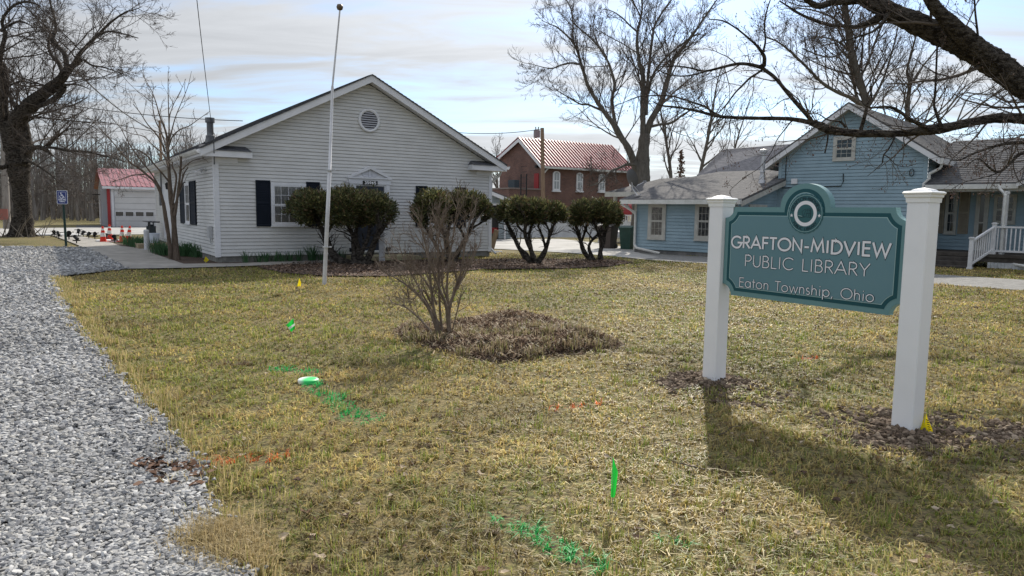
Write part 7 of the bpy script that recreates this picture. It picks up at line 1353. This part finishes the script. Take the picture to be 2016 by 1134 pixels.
# leafless shrub in the flower bed
sh = G(872, 676); sh = np.array([sh[0], sh[1], float(mound_h(sh[0], sh[1]))]); Y_ = sh[1]
S = [[(868, 676, 9), (852, 625, 7), (832, 590, 6), (805, 565, 4.5), (780, 548, 3), (762, 540, 2)], [(870, 676, 8), (855, 615, 6.5), (848, 560, 5.5), (843, 505, 4), (832, 460, 2.6), (822, 425, 1.6)], [(872, 674, 7), (866, 610, 5.5), (864, 555, 5), (862, 500, 4), (866, 450, 2.8), (878, 405, 1.6)], [(886, 668, 11), (882, 625, 9), (878, 600, 7), (866, 570, 5), (852, 535, 4), (838, 495, 3), (818, 462, 2)], [(886, 668, 8), (884, 610, 7), (896, 572, 6), (908, 535, 4.5), (914, 490, 3.5), (922, 450, 2.4), (930, 415, 1.4)], [(882, 600, 6), (880, 560, 5), (884, 515, 4), (892, 465, 3), (898, 420, 1.8), (905, 390, 1)], [(866, 640, 5), (838, 590, 4), (815, 548, 3), (795, 510, 2.2), (782, 470, 1.4)], [(868, 676, 6), (838, 640, 4), (812, 615, 3), (792, 602, 2), (770, 598, 1.2)], [(860, 600, 5), (842, 560, 4), (815, 530, 3), (786, 515, 2), (768, 508, 1.2)], [(884, 600, 5), (870, 555, 4), (872, 500, 3), (858, 450, 2.2), (862, 410, 1.2)], [(900, 570, 4), (912, 545, 3.4), (928, 515, 2.4), (938, 480, 1.4)], [(850, 600, 4), (832, 570, 3), (812, 590, 2), (792, 570, 1.4)], [(890, 655, 3), (898, 620, 2.4), (906, 590, 1.6)]]
L = [limb3(s, Y_, Y_+rg.normal(0, .35), 14) for s in S]
C = crown(L, rg, 14, .55, [(4, .6, 4, 3), (4, .6, 3, 3)], ang=30, rmin=.0021, wig=.10, up=.09, tmin=.25, rk=.6)
build_tree('bare_shrub', 'leafless many-stemmed shrub growing from the flower bed mound', sh, L, C, SHRB, SHRB, cat='shrub', sides=8, trunkname='stems')

# clipped yews
YEWM = M('yew_needles', (.05, .06, .02), attr='tint', rough=.45, spec=.4, trans=.28)
def yew(label, base_px, x0, x1, y0, y1, stems, seed, N_=8500, lobes=2):
    b = G(*base_px); b = np.array([b[0], b[1], 0.]); Y = b[1]; rg = np.random.default_rng(seed); t = thing('clipped_yew', label, 'shrub', b, 0, 'clipped yews before the library'); L = [limb3(s, Y, Y+rg.normal(0, .3), 14) for s in stems]; k = MB()
    for p, r in L: k.tubes(p, r*(1+rg.normal(0, .10, len(r))), 9)
    C = crown(L, rg, 8, .62, [(5, .6, 4, 3)], ang=38, rmin=.005, wig=.16, up=.05, tmin=.35, rk=1.1)
    for p, r, m_ in C: k.tubes(p, r, m_)
    k.build('stems', BARK, t, smooth=False, off=b)
    A = P(x0, (y0+y1)/2, Y); B_ = P(x1, (y0+y1)/2, Y); top = P((x0+x1)/2, y0, Y)[2]; bot = P((x0+x1)/2, y1, Y)[2]; cx, hx = (A[0]+B_[0])/2, (B_[0]-A[0])/2; hy = hx*.72; cz = bot+(top-bot)*.36
    # uneven dome: radius field with lobes, flat-ish underside, gaps
    nd = 8 if hx > 1.3 else 6; dx_ = np.linspace(-.60, .60, nd)+rg.normal(0, .06, nd); dy_ = rg.normal(0, .35, nd); dr_ = .40+.10*rg.random(nd)-.06*np.abs(dx_); dh_ = 1-.22*dx_**2-.16*rg.random(nd)
    n = N_; u = nrm_(rg.normal(0, 1, (n, 3))); az = np.arctan2(u[:, 1], u[:, 0]); lob = 1+.07*np.sin(az*3+seed)+.06*np.sin(az*5+seed*2)+.07*np.sin(u[:, 2]*5+az*2+seed); rr = (1-.38*rg.random(n)**1.6)*lob; up_ = u[:, 2] > 0
    dj = rg.integers(0, nd, n); vz = (top-bot)*.60*dh_[dj]; zc = top-(1-dh_[dj])*(top-bot)*.6-vz
    p = np.column_stack([cx+dx_[dj]*hx+u[:, 0]*hx*dr_[dj]*rr, Y+dy_[dj]*hy+u[:, 1]*hy*.6*rr, zc+u[:, 2]*vz*rr*np.where(up_, 1, .75)])
    cl = fbm(p[:, 0]*2.6+seed, p[:, 2]*2.6+p[:, 1]*1.3, seed); keep = (cl > .37) | (rr > .93) & (u[:, 2] > .1); keep &= (u[:, 2] > -.15) | ((cl > .48) & (u[:, 2] > -.8)); p, u, cl = p[keep], u[keep], cl[keep]; n = len(p)
    m = MB(); 
    for j in range(3):
        d = nrm_(u*np.array([1, 1, .8])+rg.normal(0, .55, (n, 3))+[0, 0, .45])*(.06+.10*rg.random((n, 1))**2); s = nrm_(np.cross(d, rg.normal(0, 1, (n, 3))))*(.013+.010*rg.random((n, 1))); o_ = p+rg.normal(0, .035, (n, 3)); w3 = nrm_(np.cross(d, s))*.012
        v = np.stack([o_-s*.4, o_+s*.4, o_+d*.55+s+w3, o_+d+s*.2, o_+d*.55-s+w3], 1); olive_lit = (rg.random(n) < .13+.25*(u[:, 2] > .45))[:, None]; col = np.where(olive_lit, (.21, .20, .08), np.where(rg.random(n)[:, None] < .5, (.050, .064, .024), (.085, .092, .034)))*(.7+.6*rg.random(n))[:, None]; col = np.where(rg.random(n)[:, None] < .16, (.15, .10, .055), col)  # scattered olive sprigs; the extra ones on top paint the lit crown into the colour
        m.add(v.reshape(-1, 3), np.arange(n*5).reshape(n, 5), col=np.repeat(col, 5, 0))
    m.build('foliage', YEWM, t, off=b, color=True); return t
yew('largest clipped yew, with two domes, in front of the library entrance', (712, 522), 566, 772, 371, 448, [[(735, 522, 20), (700, 523, 22), (672, 515, 20), (652, 495, 15), (640, 465, 12), (622, 430, 8), (600, 405, 5)], [(702, 524, 20), (697, 495, 15), (695, 465, 10), (683, 440, 7), (662, 410, 4)], [(708, 524, 16), (706, 490, 11), (700, 460, 8), (712, 420, 4)], [(718, 522, 20), (730, 497, 14), (738, 475, 12), (748, 452, 8), (742, 420, 5)], [(736, 478, 7), (752, 455, 6), (765, 437, 4), (772, 425, 2)], [(650, 490, 8), (644, 465, 7), (655, 440, 5), (668, 415, 3)], [(716, 520, 12), (712, 500, 10), (724, 470, 8), (728, 440, 5)]], 1, N_=12500)
yew('clipped yew standing behind the leafless shrub, before the right library window', (882, 518), 808, 964, 374, 446, [[(886, 518, 15), (882, 490, 10), (872, 455, 8), (858, 430, 5), (840, 410, 3)], [(892, 518, 14), (905, 490, 10), (918, 468, 8), (928, 445, 6), (945, 420, 4)], [(888, 518, 12), (880, 480, 8), (884, 450, 6), (890, 425, 4)], [(916, 470, 6), (905, 450, 5), (888, 430, 3)], [(868, 516, 10), (862, 490, 8), (845, 460, 6), (832, 435, 4)], [(925, 450, 5), (945, 440, 4), (958, 425, 3)]], 2)
yew('clipped yew on thick open stems, third in the row, right of the library corner', (1052, 520), 982, 1110, 392, 442, [[(1048, 518, 15), (1030, 498, 12), (1020, 485, 9), (1010, 462, 9), (998, 440, 7), (988, 420, 5)], [(1052, 520, 14), (1046, 495, 9), (1034, 465, 7), (1034, 440, 6), (1030, 415, 4)], [(1055, 518, 12), (1046, 490, 8), (1042, 460, 6), (1052, 430, 4)], [(1056, 520, 16), (1070, 500, 11), (1078, 480, 8), (1084, 455, 7), (1098, 430, 5)], [(1074, 490, 6), (1068, 465, 5), (1060, 445, 4), (1062, 425, 3)], [(1034, 460, 5), (1020, 445, 4), (1014, 425, 3)], [(1084, 460, 5), (1072, 435, 3)]], 3)
yew('rightmost clipped yew in the row, before the trash bins', (1172, 514), 1116, 1226, 394, 446, [[(1165, 514, 13), (1150, 496, 10), (1144, 478, 8), (1138, 455, 7), (1126, 430, 5)], [(1170, 516, 12), (1160, 492, 7), (1162, 478, 6), (1178, 460, 5), (1196, 450, 4)], [(1182, 516, 12), (1182, 495, 10), (1188, 475, 9), (1192, 450, 7), (1205, 425, 4)], [(1144, 480, 5), (1152, 455, 5), (1160, 430, 4)], [(1186, 480, 6), (1176, 455, 5), (1166, 430, 4)], [(1166, 470, 4), (1152, 450, 3), (1140, 420, 3)]], 4)

# far wood behind the left road
rg = np.random.default_rng(77); n = WOOD_N; y = 72+45*rg.random(n); x = -30-75*rg.random(n)*1.0; x = (rg.random(n)*(-.40+1.02)-1.02)*y; st = np.column_stack([x, y, np.zeros(n)]); h = (6.6+3.6*rg.random(n)); p, r = grow(st, np.column_stack([rg.normal(0, .05, n), rg.normal(0, .05, n), np.ones(n)]), h, .05+.09*rg.random(n), np.full(n, .02), 6, .05, .02, rg); m = MB(); m.tubes(p, r, 4)
s2, d2, rr, pi, t = spawn(p, r, 11, .22, 1, 38, 14, rg, .2); LL = h[pi]*.22*(1.2-.6*t)*(.6+.6*rg.random(len(pi))); p2, r2 = grow(s2, d2, LL, np.full(len(pi), .028), np.full(len(pi), .014), 4, .12, .08, rg); m.tubes(p2, r2, 3)
s3, d3, rr, pi3, t = spawn(p2, r2, 4, .2, 1, 38, 14, rg, .1); p3, r3 = grow(s3, d3, LL[pi3]*.5, np.full(len(pi3), .016), np.full(len(pi3), .009), 3, .12, .05, rg); m.tubes(p3, r3, 3)
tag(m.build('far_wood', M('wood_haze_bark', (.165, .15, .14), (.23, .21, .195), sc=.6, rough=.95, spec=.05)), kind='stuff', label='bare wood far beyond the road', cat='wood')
n = 16000; y = 92+30*rg.random(n); x = (rg.random(n)*(-.40+1.05)-1.05)*y; z = 3.4*rg.random(n)**1.5; a = nrm_(rg.normal(0, 1, (n, 3))+[0, 0, .8])*(.5+.7*rg.random((n, 1))); b_ = nrm_(np.cross(a, rg.normal(0, 1, (n, 3))))*.05; c_ = np.column_stack([x, y, z]); m = MB(); m.add(np.stack([c_-b_, c_+b_, c_+a+b_*.4, c_+a-b_*.4], 1).reshape(-1, 3), np.arange(n*4).reshape(n, 4)); tag(m.build('underbrush', M('brush_brown', (.085, .07, .06), (.14, .12, .10), sc=.4, rough=.95, spec=.05)), kind='stuff', label='dense brown underbrush at the foot of the far wood', cat='underbrush')
rg = np.random.default_rng(78); n = 260; y = 120+60*rg.random(n); x = (rg.random(n)*1.5-.42)*y; st = np.column_stack([x, y, np.zeros(n)]); h = 5+4*rg.random(n); p, r = grow(st, np.tile([0, 0, 1.], (n, 1)), h, np.full(n, .16), np.full(n, .03), 6, .05, .02, rg); m = MB(); m.tubes(p, r, 4); s2, d2, rr, pi, t = spawn(p, r, 12, .15, 1, 40, 12, rg, .2); LL = h[pi]*.3*(1.2-.6*t); p2, r2 = grow(s2, d2, LL, np.full(len(pi), .05), np.full(len(pi), .02), 4, .12, .08, rg); m.tubes(p2, r2, 3); s3, d3, rr, pi3, t = spawn(p2, r2, 4, .2, 1, 38, 14, rg, .1); p3, r3 = grow(s3, d3, LL[pi3]*.5, np.full(len(pi3), .03), np.full(len(pi3), .015), 3, .12, .05, rg); m.tubes(p3, r3, 3)
tag(m.build('far_tree_line', MATS['wood_haze_bark']), kind='stuff', label='low line of bare trees on the horizon', cat='wood')
# fallen twigs on the lawn
n = 60; ly = 4+RNG.random(n)**.8*13; lx = (RNG.random(n)*1.0-.15)*.75*ly; kk = keep_lawn(lx, ly); lx, ly = lx[kk], ly[kk]; n = len(lx); st = np.column_stack([lx, ly, tz(lx, ly)+.03]); a = RNG.random(n)*6.28; p, r = grow(st, np.column_stack([np.cos(a), np.sin(a)*.6, np.full(n, .02)]), .08+.22*RNG.random(n), np.full(n, .004), np.full(n, .002), 5, .2, -.02, RNG); m = MB(); m.tubes(p, r, 4); tag(m.build('fallen_twigs', TWIG), kind='stuff', label='small dark twigs fallen on the lawn', cat='twigs')
